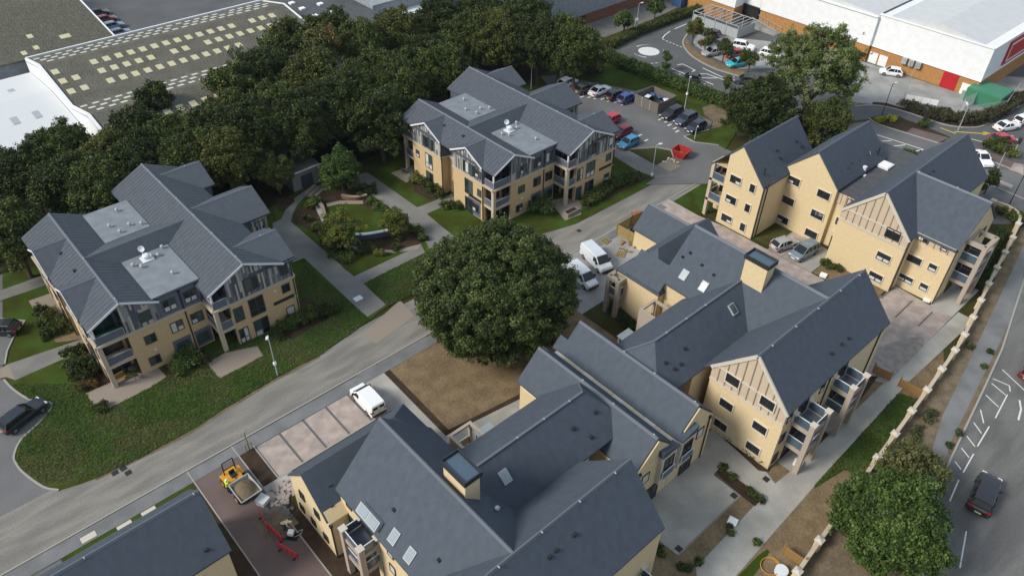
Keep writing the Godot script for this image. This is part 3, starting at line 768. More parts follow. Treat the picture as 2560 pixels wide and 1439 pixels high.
func cowl(par: Node, x: float, y: float, z: float, big := false) -> void:
	var mb := MB.new()
	if big:
		mb.box(-0.6, 0, -0.6, 0.6, 0.15, 0.6)
		mb.tube(Vector3(0, 0.18, 0), Vector3(0, 0.55, 0), 0.34, 0.38, 12)
		mb.tube(Vector3(0, 0.55, 0), Vector3(0, 0.7, 0), 0.42, 0.24, 12)
	else:
		mb.tube(Vector3.ZERO, Vector3(0, 0.35, 0), 0.12, 0.12, 8)
		mb.tube(Vector3(0, 0.35, 0), Vector3(0, 0.48, 0), 0.22, 0.10, 8)
	obj("roof_cowl", mb, M.white_trim if big else M.galv, par).position = Vector3(x, y, z)


func railing(par: Node, a: Vector3, b: Vector3, h := 1.05, m: Material = null, rail: Material = null) -> void:
	var g := MB.new()
	g.bar(a + Vector3.UP * (h * 0.47), b + Vector3.UP * (h * 0.47), 0.03, h * 0.86)
	var o := obj("railing", g, m if m else M.grey_panel, par)
	var r := MB.new()
	r.bar(a + Vector3.UP * h, b + Vector3.UP * h, 0.07, 0.06)
	for e in [a, b]:
		r.bar(e, e + Vector3.UP * h, 0.06, 0.06)
	obj("handrail", r, rail if rail else M.galv, o)


func loggia(par: Node, x0: float, x1: float, z0: float, z1: float, post: Vector2, floors: Array, top: float, open_x: float, open_z: float, post_m: Material, upper_from := 99.0) -> void:
	# a corner balcony on every floor: slabs, a corner post, rails on the two open sides, glazed doors behind
	for k in floors.size():
		var y: float = floors[k]
		var mb := MB.new()
		mb.box(x0 - 0.02, y - 0.32, z0 - 0.02, x1 + 0.02, y, z1 + 0.02)
		obj("balcony_slab", mb, M.stone if y < 5.8 or upper_from > 50 else M.grey_panel, par)
		railing(par, Vector3(open_x, y, z0 + 0.1), Vector3(open_x, y, z1 - 0.1), 1.0, M.blue_glass if upper_from > 50 else M.grey_panel)
		railing(par, Vector3(x0 + 0.1, y, open_z), Vector3(x1 - 0.1, y, open_z), 1.0, M.blue_glass if upper_from > 50 else M.grey_panel)
	var p := MB.new()
	var w := 0.22
	p.box(post.x - w, 0, post.y - w, post.x + w, minf(top, upper_from), post.y + w)
	obj("corner_post", p, post_m, par)
	if upper_from < top:
		var q := MB.new()
		q.box(post.x - 0.09, upper_from, post.y - 0.09, post.x + 0.09, top, post.y + 0.09)
		obj("corner_post", q, M.white_trim, par)


func glazed_door(par: Node, p: Vector3, yaw: float, w: float, h := 2.1, m: Material = null) -> void:
	var o := obj("glazed_door", window_meshes(w, h, 3).frame, M.frame, par)
	o.position = p
	o.rotation.y = yaw
	var n: int = window_meshes(w, h, 3).lights
	for i in n:
		obj("pane", window_meshes(w, h, 3).pane, m if m else M.glass, o).position.x = -w / 2 + w / n * (i + 0.5)


func estate_blocks() -> void:
	var a := block("apartment_block", "grey roofed brick apartment block on the curved lawn, green mat on its balcony", Vector3(7.05, 0, -67.5), true)
	block("apartment_block", "grey roofed brick apartment block before the car park with red and blue cars", Vector3(55.45, 0, -63.6), false)


func block(called: String, label: String, at: Vector3, first: bool) -> Node3D:
	var t := thing(called, label, "apartment block", at, 0.0, "grey roofed apartment blocks")
	var w := MB.new()
	for b in [[0, -17.4, 6.6, -10.8], [2, -19.6, 6.6, -17.4], [1.3, -10.8, 6.6, -8.3], [0, -8.3, 6.6, -1.9], [3.0, -1.9, 6.6, 0], [6.6, -19.2, 11, 0.0], [11, -22.7, 19.2, -0.5], [12.8, -0.5, 20.4, 2.5], [19.2, -22.7, 20.4, -16.6], [19.2, -4.2, 20.4, -0.5], [19.2, -13.6, 22.6, -7.0]]:
		w.box(b[0], 0, b[1], b[2], 5.75, b[3])
	obj("wall", w, M.orange_brick, t)
	var band := MB.new()
	for b in [[0, -17.4, 0, -10.8], [0, -8.3, 0, -1.9], [0, -1.9, 0, 0.0], [0, 0, 11, 0], [11, -0.5, 11, 2.5], [11, 2.5, 20.4, 2.5], [20.4, -4.2, 20.4, 2.5], [22.6, -13.6, 22.6, -7], [20.4, -7, 22.6, -7], [0, -19.6, 0, -17.4], [0, -10.8, 1.3, -10.8], [1.3, -10.8, 1.3, -8.3], [0, -8.3, 1.3, -8.3]]:
		band.bar(Vector3(b[0], 5.83, b[1]), Vector3(b[2], 5.83, b[3]), 0.34, 0.26)
	obj("parapet_band", band, M.stone, t)
	# upper storey
	var u := MB.new()
	for b in [[0.04, -17.4, 6.6, -10.84], [2, -19.56, 6.6, -17.4], [1.4, -10.84, 6.6, -8.26], [0.04, -8.26, 6.6, -1.95], [3.05, -1.95, 6.6, -0.06], [11.05, -22.6, 19.15, -0.55], [12.85, -0.55, 20.34, 2.42], [19.15, -22.6, 20.34, -16.66], [19.15, -4.1, 20.34, -0.55], [19.15, -13.5, 22.54, -7.08]]:
		u.box(b[0], 5.75, b[1], b[2], 8.38, b[3])
	u.prism(PackedVector2Array([Vector2(3.05, 8.3), Vector2(3.05, 9.75), Vector2(3.3, 9.85), Vector2(6.5, 8.3)]), "z", -1.95, -0.06)
	u.prism(PackedVector2Array([Vector2(12.85, 8.3), Vector2(12.85, 9.15), Vector2(15.1, 10.2), Vector2(19.0, 8.3)]), "z", -0.5, 2.42)
	for c in [-13.9, -5.2]:
		u.prism(PackedVector2Array([Vector2(c - 2.9, 8.3), Vector2(c, 9.75), Vector2(c + 2.9, 8.3)]), "x", 0.04, 3.0)
	u.prism(PackedVector2Array([Vector2(-13.5, 8.3), Vector2(-10.3, 9.95), Vector2(-7.1, 8.3)]), "x", 19.0, 22.54)
	obj("upper_wall", u, M.grey_panel, t)
	var mid := MB.new()
	mid.box(6.62, 5.75, -19.15, 10.98, 8.62, -0.04)
	obj("link_wall", mid, M.grey_panel, t)
	# boarded faces
	boards(t, Vector3(3.05, 5.96, -0.05), Vector3(6.6, 5.96, -0.05), func(s): return 10.05 - absf(3.05 + s - 3.3) * 0.5 - 0.2)
	boards(t, Vector3(12.85, 5.96, 2.43), Vector3(20.34, 5.96, 2.43), func(s): return minf(10.4 - absf(12.85 + s - 15.1) * 0.5, 8.9 if s > 6.1 else 99.0) - 0.15)
	for c in [-13.9, -5.2]:
		boards(t, Vector3(0.03, 5.96, c - 3.4 if c < -10 else c - 3.0), Vector3(0.03, 5.96, c + 3.0), func(s): return 9.9 - absf(s - (3.4 if c < -10 else 3.0)) * 0.5 - 0.1)
	boards(t, Vector3(22.55, 5.96, -7.1), Vector3(22.55, 5.96, -13.5), func(s): return 9.9 - absf(s - 3.2) * 0.5)
	boards(t, Vector3(20.3, 5.96, -7.05), Vector3(22.5, 5.96, -7.05), func(_s): return 8.4)
	boards(t, Vector3(20.35, 5.96, 2.4), Vector3(20.35, 5.96, -4.0), func(s): return 9.8 - absf(s - 3.2) * 0.5)
	boards(t, Vector3(20.35, 5.96, -16.7), Vector3(20.35, 5.96, -22.5), func(s): return 9.8 - absf(s - 3.0) * 0.5)
	# roofs
	gable(t, "z", -19.9, 0.35, 3.3, 3.3, 3.3, 8.5, 8.5, 10.15, M.grey_roof, 0.2, true)
	gable(t, "z", -23.0, 2.95, 15.1, 4.15, 4.15, 8.5, 8.5, 10.55, M.grey_roof, 0.2, true)
	gable(t, "x", 3.3, 14.3, -9.05, 3.5, 1.45, 8.62, 8.62, 10.1, M.grey_roof, 0.05)
	for c in [-13.9, -5.2]:
		gable(t, "x", -0.3, 3.25, c, 3.15, 3.15, 8.52, 8.52, 10.1, M.grey_roof, 0.12)
	gable(t, "x", 15.5, 20.9, -19.8, 3.2, 3.2, 8.5, 8.5, 10.1, M.grey_roof, 0.15)
	gable(t, "x", 15.4, 23.0, -10.3, 3.5, 3.5, 8.5, 8.5, 10.3, M.grey_roof, 0.2)
	gable(t, "x", 15.5, 20.85, -0.75, 3.3, 3.3, 8.52, 8.52, 10.15, M.grey_roof, 0.12)
	for q in [[-19.3, -12.3], [-7.8, 0.05]]:
		var fl := MB.new()
		fl.box(6.3, 8.64, q[0], 11.3, 8.78, q[1])
		obj("flat_roof", fl, M.membrane, t)
	var vb := []   # white verge boards on the gables
	vb.append([Vector3(-0.2, 8.3, 0.38), Vector3(3.3, 10.05, 0.38)])
	vb.append([Vector3(3.3, 10.05, 0.38), Vector3(6.8, 8.3, 0.38)])
	vb.append([Vector3(10.75, 8.3, 2.98), Vector3(15.1, 10.42, 2.98)])
	vb.append([Vector3(15.1, 10.42, 2.98), Vector3(19.4, 8.3, 2.98)])
	for c in [-13.9, -5.2]:
		vb.append([Vector3(-0.33, 8.35, c - 3.25), Vector3(-0.33, 10.0, c)])
		vb.append([Vector3(-0.33, 8.35, c + 3.25), Vector3(-0.33, 10.0, c)])
	for q in vb:
		var fb := MB.new()
		fb.bar(q[0], q[1], 0.05, 0.22)
		obj("verge_board", fb, M.white_trim, t)
	for q in [[Vector3(19.55, 8.35, 2.95), Vector3(21.0, 8.35, 2.95)], [Vector3(10.7, 8.3, -0.2), Vector3(10.7, 8.3, 2.9)], [Vector3(6.6, 8.66, 0.12), Vector3(11, 8.66, 0.12)]]:
		var gt := MB.new()
		gt.bar(q[0], q[1], 0.12, 0.13)
		obj("gutter", gt, M.grey_frame, t)
	# corner balconies
	loggia(t, 0, 3.0, -1.9, 0, Vector2(0.22, -0.22), [2.95, 5.9], 8.4, 0.12, -0.12, M.stone, 5.7)
	loggia(t, 11, 12.8, -0.5, 2.5, Vector2(11.22, 2.28), [2.95, 5.9], 8.5, 11.12, 2.38, M.stone, 5.7)
	loggia(t, 0, 2.0, -19.6, -17.4, Vector2(0.22, -19.38), [2.95, 5.9], 8.4, 0.12, -19.48, M.stone, 5.7)
	for y in [1.15, 4.05, 7.0]:
		glazed_door(t, Vector3(1.5, y, -1.86), ZP, 2.2)
		glazed_door(t, Vector3(11.9, y, -0.46), ZP, 1.4)
		glazed_door(t, Vector3(2.96, y, -0.95), XN, 1.4)
		glazed_door(t, Vector3(12.76, y, 1.0), XN, 2.0)
		glazed_door(t, Vector3(1.96, y, -18.5), XN, 1.7)
	# front windows
	for y in [7.15, 4.2, 1.35]:
		for x in [7.75, 9.95]:
			win(t, Vector3(x, y, 0.03 if y < 6 else -0.02), ZP, 1.35, 1.35 if y < 6 else 1.5, 1)
	for q in [[6.75, 0.3, 0.0, 8.7, 2.5, 0.022], [9.15, 0.3, 0.0, 10.9, 2.5, 0.022], [-0.022, 0.2, -5.2, 0, 2.6, -2.6]]:
		var gp := MB.new()
		gp.box(q[0], q[1], q[2], q[3], q[4], q[5])
		obj("infill_panel", gp, M.grey_panel, t)
	pipe(t, 8.95, 0.08, 8.3)
	pipe(t, -0.1, -2.05, 8.1)
	pipe(t, 20.2, 2.6, 8.2)
	pipe(t, -0.08, -10.7, 8.1)
	win(t, Vector3(5.2, 7.1, 0.03), ZP, 1.2, 1.3, 1)
	win(t, Vector3(4.9, 4.15, 0.03), ZP, 1.2, 1.15, 1)
	win(t, Vector3(4.6, 1.3, 0.03), ZP, 1.2, 1.15, 1)
	win(t, Vector3(15.6, 7.3, 2.52), ZP, 1.6, 1.7, 1)
	win(t, Vector3(19.4, 7.2, 2.52), ZP, 1.0, 1.3, 1)
	win(t, Vector3(15.6, 4.2, 2.53), ZP, 1.75, 2.4, 1)
	win(t, Vector3(15.6, 1.2, 2.53), ZP, 1.75, 2.3, 1)
	win(t, Vector3(13.5, 4.2, 2.53), ZP, 1.1, 1.9, 1)
	win(t, Vector3(13.5, 1.2, 2.53), ZP, 1.1, 2.0, 1)
	win(t, Vector3(19.2, 4.75, 2.53), ZP, 1.0, 1.15, 1)
	win(t, Vector3(19.2, 1.5, 2.53), ZP, 1.0, 1.2, 1)
	# left face
	for c in [-13.9, -5.2]:
		win(t, Vector3(-0.03, 7.0, c + 0.3), XN, 1.5, 1.7, 1)
		win(t, Vector3(-0.03, 4.1, c + 0.2), XN, 1.6, 2.3, 1)
		win(t, Vector3(-0.03, 1.2, c + 0.2), XN, 1.6, 2.3, 1)
		win(t, Vector3(-0.03, 4.2, c + (2.4 if c > -8 else -2.4)), XN, 0.8, 1.1, 1)
		for s in [-1, 1]:
			var sh := MB.new()
			sh.box(-0.09, 6.2, c + 0.3 + s * 0.98 - 0.2, -0.03, 7.85, c + 0.3 + s * 0.98 + 0.2)
			obj("shutter", sh, M.frame, t)
	win(t, Vector3(-0.03, 7.0, -3.0), XN, 1.3, 1.1, 1)
	win(t, Vector3(-0.03, 1.5, -3.6), XN, 1.4, 1.3, 1)
	win(t, Vector3(1.27, 4.2, -9.5), XN, 0.9, 1.2, 1)
	glazed_door(t, Vector3(1.26, 1.1, -9.5), XN, 1.2)
	win(t, Vector3(20.43, 7.0, -0.8), XP, 1.3, 1.2, 1)
	win(t, Vector3(21.6, 7.0, -7.02), ZP, 1.1, 1.2, 1)
	for y in [1.3, 4.2]:
		for z in [-0.8, -10.3, -19.5]:
			win(t, Vector3(20.43 if z != -10.3 else 22.63, y, z), XP, 1.5, 1.3, 1)
	# dark name boards
	for s in [[Vector3(18.7, 3.35, 2.56), 0.0], [Vector3(-0.05, 2.95, -3.7), XN]]:
		var nb := MB.new()
		nb.box(-1.25, -0.2, -0.03, 1.25, 0.2, 0.03)
		var o := obj("name_board", nb, M.frame, t)
		o.position = s[0]
		o.rotation.y = s[1]
	for p in [Vector3(17.9, 5.0, 2.5), Vector3(20.2, 3.1, 2.5), Vector3(5.0, 2.6, 0.0)]:
		var sb := MB.new()
		sb.box(p.x - 0.12, p.y - 0.1, p.z, p.x + 0.12, p.y + 0.1, p.z + 0.14)
		obj("wall_lamp", sb, M.white_trim, t)
	# things on the flat roofs
	cowl(t, 8.6, 8.76, -6.6, true)
	for p in [[9.6, -17.6], [9.6, -13.9], [10.7, -13.2], [7.8, -15.0], [8.3, -13.2], [10.6, -7.4], [7.6, -5.5], [9.6, -2.4], [9.7, -6.3], [7.0, -6.3]]:
		cowl(t, p[0], 8.76, p[1])
	var dish := MB.new()
	for i in 12:
		var a := TAU * i / 12
		var b := TAU * (i + 1) / 12
		dish.tri(Vector3(0, 0, 0), Vector3(cos(a) * 0.36, sin(a) * 0.36, 0.12), Vector3(cos(b) * 0.36, sin(b) * 0.36, 0.12))
	dish.tube(Vector3(0, -0.6, -0.1), Vector3(0, 0, 0), 0.04, 0.04, 6)
	var od := obj("satellite_dish", dish, M.white_trim, t)
	od.position = Vector3(8.5, 9.95, -7.1)
	od.rotation = Vector3(-0.3, -0.6, 0)
	vent(t, 1.95, 9.5, -12.4)
	vent(t, 2.0, 9.55, -8.4)
	var cl := []
	for z in [-21.0, -17.5, -13.0, -8.5, -4.0, 1.5]:
		cl.append(Vector3(15.1, 10.6, z))
	for z in [-9.0, -0.5]:
		cl.append(Vector3(3.3, 10.2, z))
	cl.append_array([Vector3(18.5, 10.3, -10.3), Vector3(19.0, 10.15, -19.8), Vector3(19.0, 10.2, -0.75)])
	ridge_clips(t, cl)
	if first:
		var g := MB.new()
		g.box(0.35, 5.91, -1.7, 2.85, 5.95, -0.25)
		obj("green_mat", g, M.green_mat, t)
	return t


func house_wing(par: Node, axis: String, t0: float, t1: float, c: float, half: float, eave: float, ridge: float, r0 := 0.12, r1 := 0.12, brick := true, m: Material = null) -> void:
	if brick:
		var w := MB.new()
		wall_under(w, axis, t0, t1, c, half, half, eave, eave, ridge)
		obj("wall", w, M.buff_brick, par)
	gable(par, axis, t0 - r0, t1 + r1, c, half, half, eave, eave, ridge, m if m else M.slate, 0.18)


func gable_cladding(par: Node, x: float, c: float, half: float, y0: float, eave: float, ridge: float, step := 0.8) -> void:   # beige boarding with dark battens on a gable that faces -x
	var sl := (ridge - eave) / half
	var mb := MB.new()
	mb.prism(PackedVector2Array([Vector2(c - half, y0), Vector2(c - half, eave - 0.2), Vector2(c, ridge - 0.3), Vector2(c + half, eave - 0.2), Vector2(c + half, y0)]), "x", x - 0.06, x)
	var cl := obj("gable_boarding", mb, M.beige_board, par)
	var n := int(2 * half / step)
	for i in range(1, n):
		var z := c - half + 2 * half * i / n
		var yt := ridge - 0.55 - absf(z - c) * sl
		if yt - y0 < 0.4:
			continue
		var b := MB.new()
		b.box(x - 0.12, y0 + 0.05, z - 0.045, x - 0.06, yt, z + 0.045)
		obj("batten", b, M.batten, cl)
	var e := MB.new()
	for s in [-1, 1]:
		e.bar(Vector3(x - 0.12, eave - 0.32, c + s * (half + 0.1)), Vector3(x - 0.12, ridge - 0.22, c), 0.16, 0.34)
	e.box(x - 0.17, y0 - 0.15, c - half, x, y0 + 0.06, c + half)
	e.box(x - 0.135, eave + 0.1, c - half + 0.3, x - 0.05, eave + 0.3, c + half - 0.3)
	obj("bargeboard", e, M.pale_stone, cl)


func balcony_tower(par: Node, x0: float, z0: float, x1: float, z1: float, floors: Array, top: float, out_x: int, out_z: int, roofless := true) -> void:
	# a free standing frame of stone coloured posts carrying balconies; open sides get glass and a pale rail
	var mb := MB.new()
	var w := 0.24
	var cs := [Vector2(x0, z0), Vector2(x1, z0), Vector2(x1, z1), Vector2(x0, z1)]
	for c in cs:
		var inner: bool = (out_z != 0 and absf(c.y - (z0 if out_z > 0 else z1)) < 0.01) or (out_z == 0 and absf(c.x - (x0 if out_x > 0 else x1)) < 0.01)
		if not inner:
			mb.box(c.x - w, 0, c.y - w, c.x + w, top, c.y + w)
	obj("balcony_post", mb, M.pink_stone, par)
	for y in floors:
		var s := MB.new()
		s.box(x0 - 0.1, y - 0.45, z0 - 0.1, x1 + 0.1, y - 0.01, z1 + 0.1)
		obj("balcony_slab", s, M.pink_stone, par)
		var d := MB.new()
		d.box(x0 + 0.15, y - 0.01, z0 + 0.15, x1 - 0.15, y + 0.02, z1 - 0.15)
		obj("balcony_deck", d, M.deck, par)
		for i in 4:
			var a: Vector2 = cs[i]
			var b: Vector2 = cs[(i + 1) % 4]
			var m := (a + b) * 0.5
			var inner: bool = (out_z > 0 and m.y < z0 + 0.01) or (out_z < 0 and m.y > z1 - 0.01) or (out_z == 0 and out_x > 0 and m.x < x0 + 0.01) or (out_z == 0 and out_x < 0 and m.x > x1 - 0.01)
			if not inner:
				railing(par, v3(a, y), v3(b, y), 1.05, M.blue_glass, M.white_trim)
	if not roofless:
		var r := MB.new()
		for i in 4:
			r.bar(v3(cs[i], top - 0.15), v3(cs[(i + 1) % 4], top - 0.15), 0.5, 0.4)
		obj("head_beam", r, M.pink_stone, par)
	else:
		var k := MB.new()
		for c in cs:
			k.box(c.x - 0.3, top, c.y - 0.3, c.x + 0.3, top + 0.12, c.y + 0.3)
		obj("post_cap", k, M.pale_stone, par)


func rooflight(par: Node, p: Vector3, slope_yaw: float, slope: float, m: Material = null) -> void:   # a window lying in a roof slope that falls towards slope_yaw
	var b := Basis(Vector3.UP, slope_yaw) * Basis(Vector3.RIGHT, atan(slope))
	var f := MB.new()
	f.obox(Transform3D(), Vector3(0.82, 0.16, 1.15))
	var o := obj("roof_window", f, M.galv, par)
	o.transform = Transform3D(b, p)
	var g := MB.new()
	g.obox(Transform3D(Basis(), Vector3(0, 0.06, 0)), Vector3(0.66, 0.06, 0.98))
	obj("pane", g, m if m else M.rooflight_glass, o)


func new_blocks() -> void:
	# gabled row at the right: three buff brick gables facing the drive
	var d := thing("gabled_house", "tall buff brick house with slate gable and corner balconies, nearest the dark trees", "house", Vector3(79.6, 0, -43.65))
	var w := MB.new()
	w.prism(PackedVector2Array([Vector2(-1.65, 0), Vector2(-1.65, 10.25), Vector2(0, 12.05), Vector2(3.95, 7.8), Vector2(3.95, 0)]), "x", 0, 2.4)
	w.prism(PackedVector2Array([Vector2(-3.95, 9.0 - 0.85), Vector2(-3.95, 7.8), Vector2(-1.65, 10.2), Vector2(-1.65, 8.15)]), "x", 0, 2.4)
	wall_under(w, "x", 2.4, 11.8, 0, 3.95, 3.95, 8.05, 8.05, 12.35)
	obj("wall", w, M.buff_brick, d)
	gable(d, "x", -0.12, 12.0, 0, 3.95, 3.95, 8.05, 8.05, 12.35, M.slate, 0.15)
	loggia(d, 0, 2.4, -3.95, -1.65, Vector2(0.2, -3.73), [2.75, 5.85], 8.1, 0.1, -3.85, M.stone)
	for y in [1.2, 4.2, 7.2]:
		if y > 2:
			glazed_door(d, Vector3(2.36, y - 0.2, -2.8), XN, 1.5)
		win(d, Vector3(-0.03, y, -0.07), XN, 1.6, 1.1)
		win(d, Vector3(-0.03, y, 2.5), XN, 0.75, 1.15, 0, 0.2)
	pipe(d, 0.2, 4.02, 7.9)
	pipe(d, 1.0, 4.02, 7.9)
	for p in [[9.5, 10.3, 1.94], [10.1, 9.6, 2.6], [5.15, 10.45, 1.8], [5.15, 9.65, 2.55]]:
		vent(d, p[0], p[1], p[2])
	var fp := MB.new()
	fp.tube(Vector3(1.0, 8.9, 3.05), Vector3(1.0, 10.0, 3.05), 0.1, 0.1, 8)
	obj("flue", fp, M.black_metal, d)

	var e := thing("gabled_house", "long buff brick house of joined gables with dark flat roof, parked cars at its door", "house", Vector3(85.4, 0, -36.65))
	house_wing(e, "x", 0, 12.1, 0, 3.65, 8.75, 12.4)
	var lk := MB.new()
	lk.box(0.7, 0, 3.6, 16.5, 8.0, 6.2)
	obj("link_wall", lk, M.buff_brick, e)
	var fr := MB.new()
	fr.box(0.55, 8.0, 3.5, 16.6, 8.18, 6.6)
	fr.box(10.5, 8.0, -3.4, 16.6, 8.17, 3.5)
	obj("flat_roof", fr, M.dark_membrane, e)
	var fc := MB.new()
	for i in 4:
		fc.box(0.58, 6.45, 3.7 + i * 0.62, 0.69, 7.95, 4.22 + i * 0.62)
	obj("gable_boarding", fc, M.beige_board, e)
	win(e, Vector3(0.6, 7.3, 5.4), XN, 0.8, 0.9, 2)
	for y in [7.1, 4.05, 1.05]:
		win(e, Vector3(-0.03, y, -2.1), XN, 1.7, 1.05)
		win(e, Vector3(-0.03, y, 2.2), XN, 1.7, 1.05)
	win(e, Vector3(0.66, 4.1, 4.9), XN, 0.9, 1.05)
	var dr := MB.new()
	dr.box(0.62, 0, 4.6, 0.70, 2.1, 5.6)
	obj("door", dr, M.dark, e)
	var cy := MB.new()
	cy.box(-0.1, 2.25, 4.3, 0.7, 2.35, 5.9)
	obj("door_canopy", cy, M.pale_stone, e)
	for p in [[10.76, 9.55, 2.69], [8.5, 9.69, 2.56], [6.5, 9.71, 2.53], [4.75, 9.9, 2.36], [3.6, 9.69, 2.56]]:
		vent(e, p[0], p[1], p[2])
	var sk := MB.new()
	sk.box(9.7, 8.16, 3.4, 11.5, 8.45, 5.3)
	var so := obj("roof_hatch", sk, M.white_trim, e)
	var sg := MB.new()
	sg.box(9.85, 8.45, 3.55, 11.35, 8.49, 5.15)
	obj("pane", sg, M.white_paint, so)
	var pl := MB.new()
	pl.box(6.0, 8.18, 3.6, 6.5, 8.32, 4.1)
	pl.box(6.9, 8.18, 3.2, 7.4, 8.3, 3.7)
	pl.tube(Vector3(6.7, 8.3, 3.5), Vector3(6.7, 9.2, 3.5), 0.28, 0.28, 10)
	obj("roof_plant", pl, M.white_trim, e)
	for z in [2.4, 3.4]:
		var lad := MB.new()
		lad.bar(Vector3(8.2 + z * 0.2, 8.2, z + 0.3), Vector3(8.6 + z * 0.2, 10.0, z - 0.9), 0.05, 0.05)
		obj("roof_ladder", lad, M.galv, e)
	var fl2 := MB.new()
	fl2.tube(Vector3(10.6, 8.2, 3.1), Vector3(10.6, 10.4, 3.1), 0.1, 0.1, 8)
	obj("flue", fl2, M.black_metal, e)
	# third gable, boarded, with the ridge running back; cross wing with balconies
	var w3 := MB.new()
	wall_under(w3, "x", -2.2, 19.0, 10.05, 4.25, 4.25, 7.9, 7.9, 12.3)
	wall_under(w3, "z", 10.05, 18.9, 4.9, 5.1, 5.1, 8.0, 8.0, 12.29)
	obj("wall", w3, M.buff_brick, e)
	gable(e, "x", -2.35, 19.1, 10.05, 4.25, 4.25, 7.9, 7.9, 12.3, M.slate, 0.15)
	gable(e, "z", 10.05, 19.05, 4.9, 5.1, 5.1, 8.0, 8.0, 12.29, M.slate, 0.18)
	gable_cladding(e, -2.2, 10.05, 4.25, 6.55, 7.9, 12.3)
	var st := MB.new()
	st.box(-0.27, 6.95, 14.3, -0.2, 8.0, 18.9)
	obj("gable_boarding", st, M.beige_board, e)
	for i in 5:
		var bt := MB.new()
		bt.box(-0.33, 6.95, 14.9 + i * 0.8, -0.27, 7.85, 14.99 + i * 0.8)
		obj("batten", bt, M.batten, e)
	win(e, Vector3(-2.32, 7.6, 12.4), XN, 1.75, 1.3, 2, 0.3)
	for y in [4.15, 1.15]:
		win(e, Vector3(-2.23, y, 12.4), XN, 1.7, 1.15, 0, 0.9)
	for y in [4.45, 1.5]:
		win(e, Vector3(-0.23, y, 15.05), XN, 1.9, 0.95, 0, 0.9 if y < 2 else 0.2)
		win(e, Vector3(-0.23, y + 0.08, 17.35), XN, 0.95, 1.0, 0, 0.9)
	win(e, Vector3(-0.3, 7.5, 15.2), XN, 1.3, 0.7, 2)
	win(e, Vector3(-0.3, 7.5, 17.6), XN, 0.8, 0.6, 2)
	pipe(e, -0.3, 18.98, 7.8)
	pipe(e, -1.9, 14.4, 7.6)
	balcony_tower(e, 2.2, 18.95, 5.2, 21.0, [2.9, 5.7], 8.3, 0, 1, false)
	for y in [1.05, 3.95, 6.75]:
		glazed_door(e, Vector3(3.7, y, 18.95), ZP, 1.8)
		win(e, Vector3(7.6, y + 0.2, 18.93), ZP, 1.3, 1.1, 2)
	for p in [[8.1, 11.39, 10.91], [6.95, 11.38, 10.92]]:
		vent(e, p[0], p[1], p[2])
	ridge_clips(e, [Vector3(4.9, 12.36, 10.4), Vector3(4.9, 12.36, 15.0)])

	# the two big linked houses in the middle, mirror images about the gutter between them
	house_pair(1)
	house_pair(-1)
	# roof of a further house at the lower left corner
	var b := thing("corner_house", "dark slate roofed house cut by the lower left corner of the view", "house", Vector3(-6, 0, -42.6))
	house_wing(b, "x", -16, 12.6, 0, 3.6, 5.4, 9.0, 0.2, 0.25)
	ridge_clips(b, [Vector3(4.2, 9.05, 0.1), Vector3(12.4, 9.05, 0.1)])
	vent(b, 11.3, 6.0, 3.0)


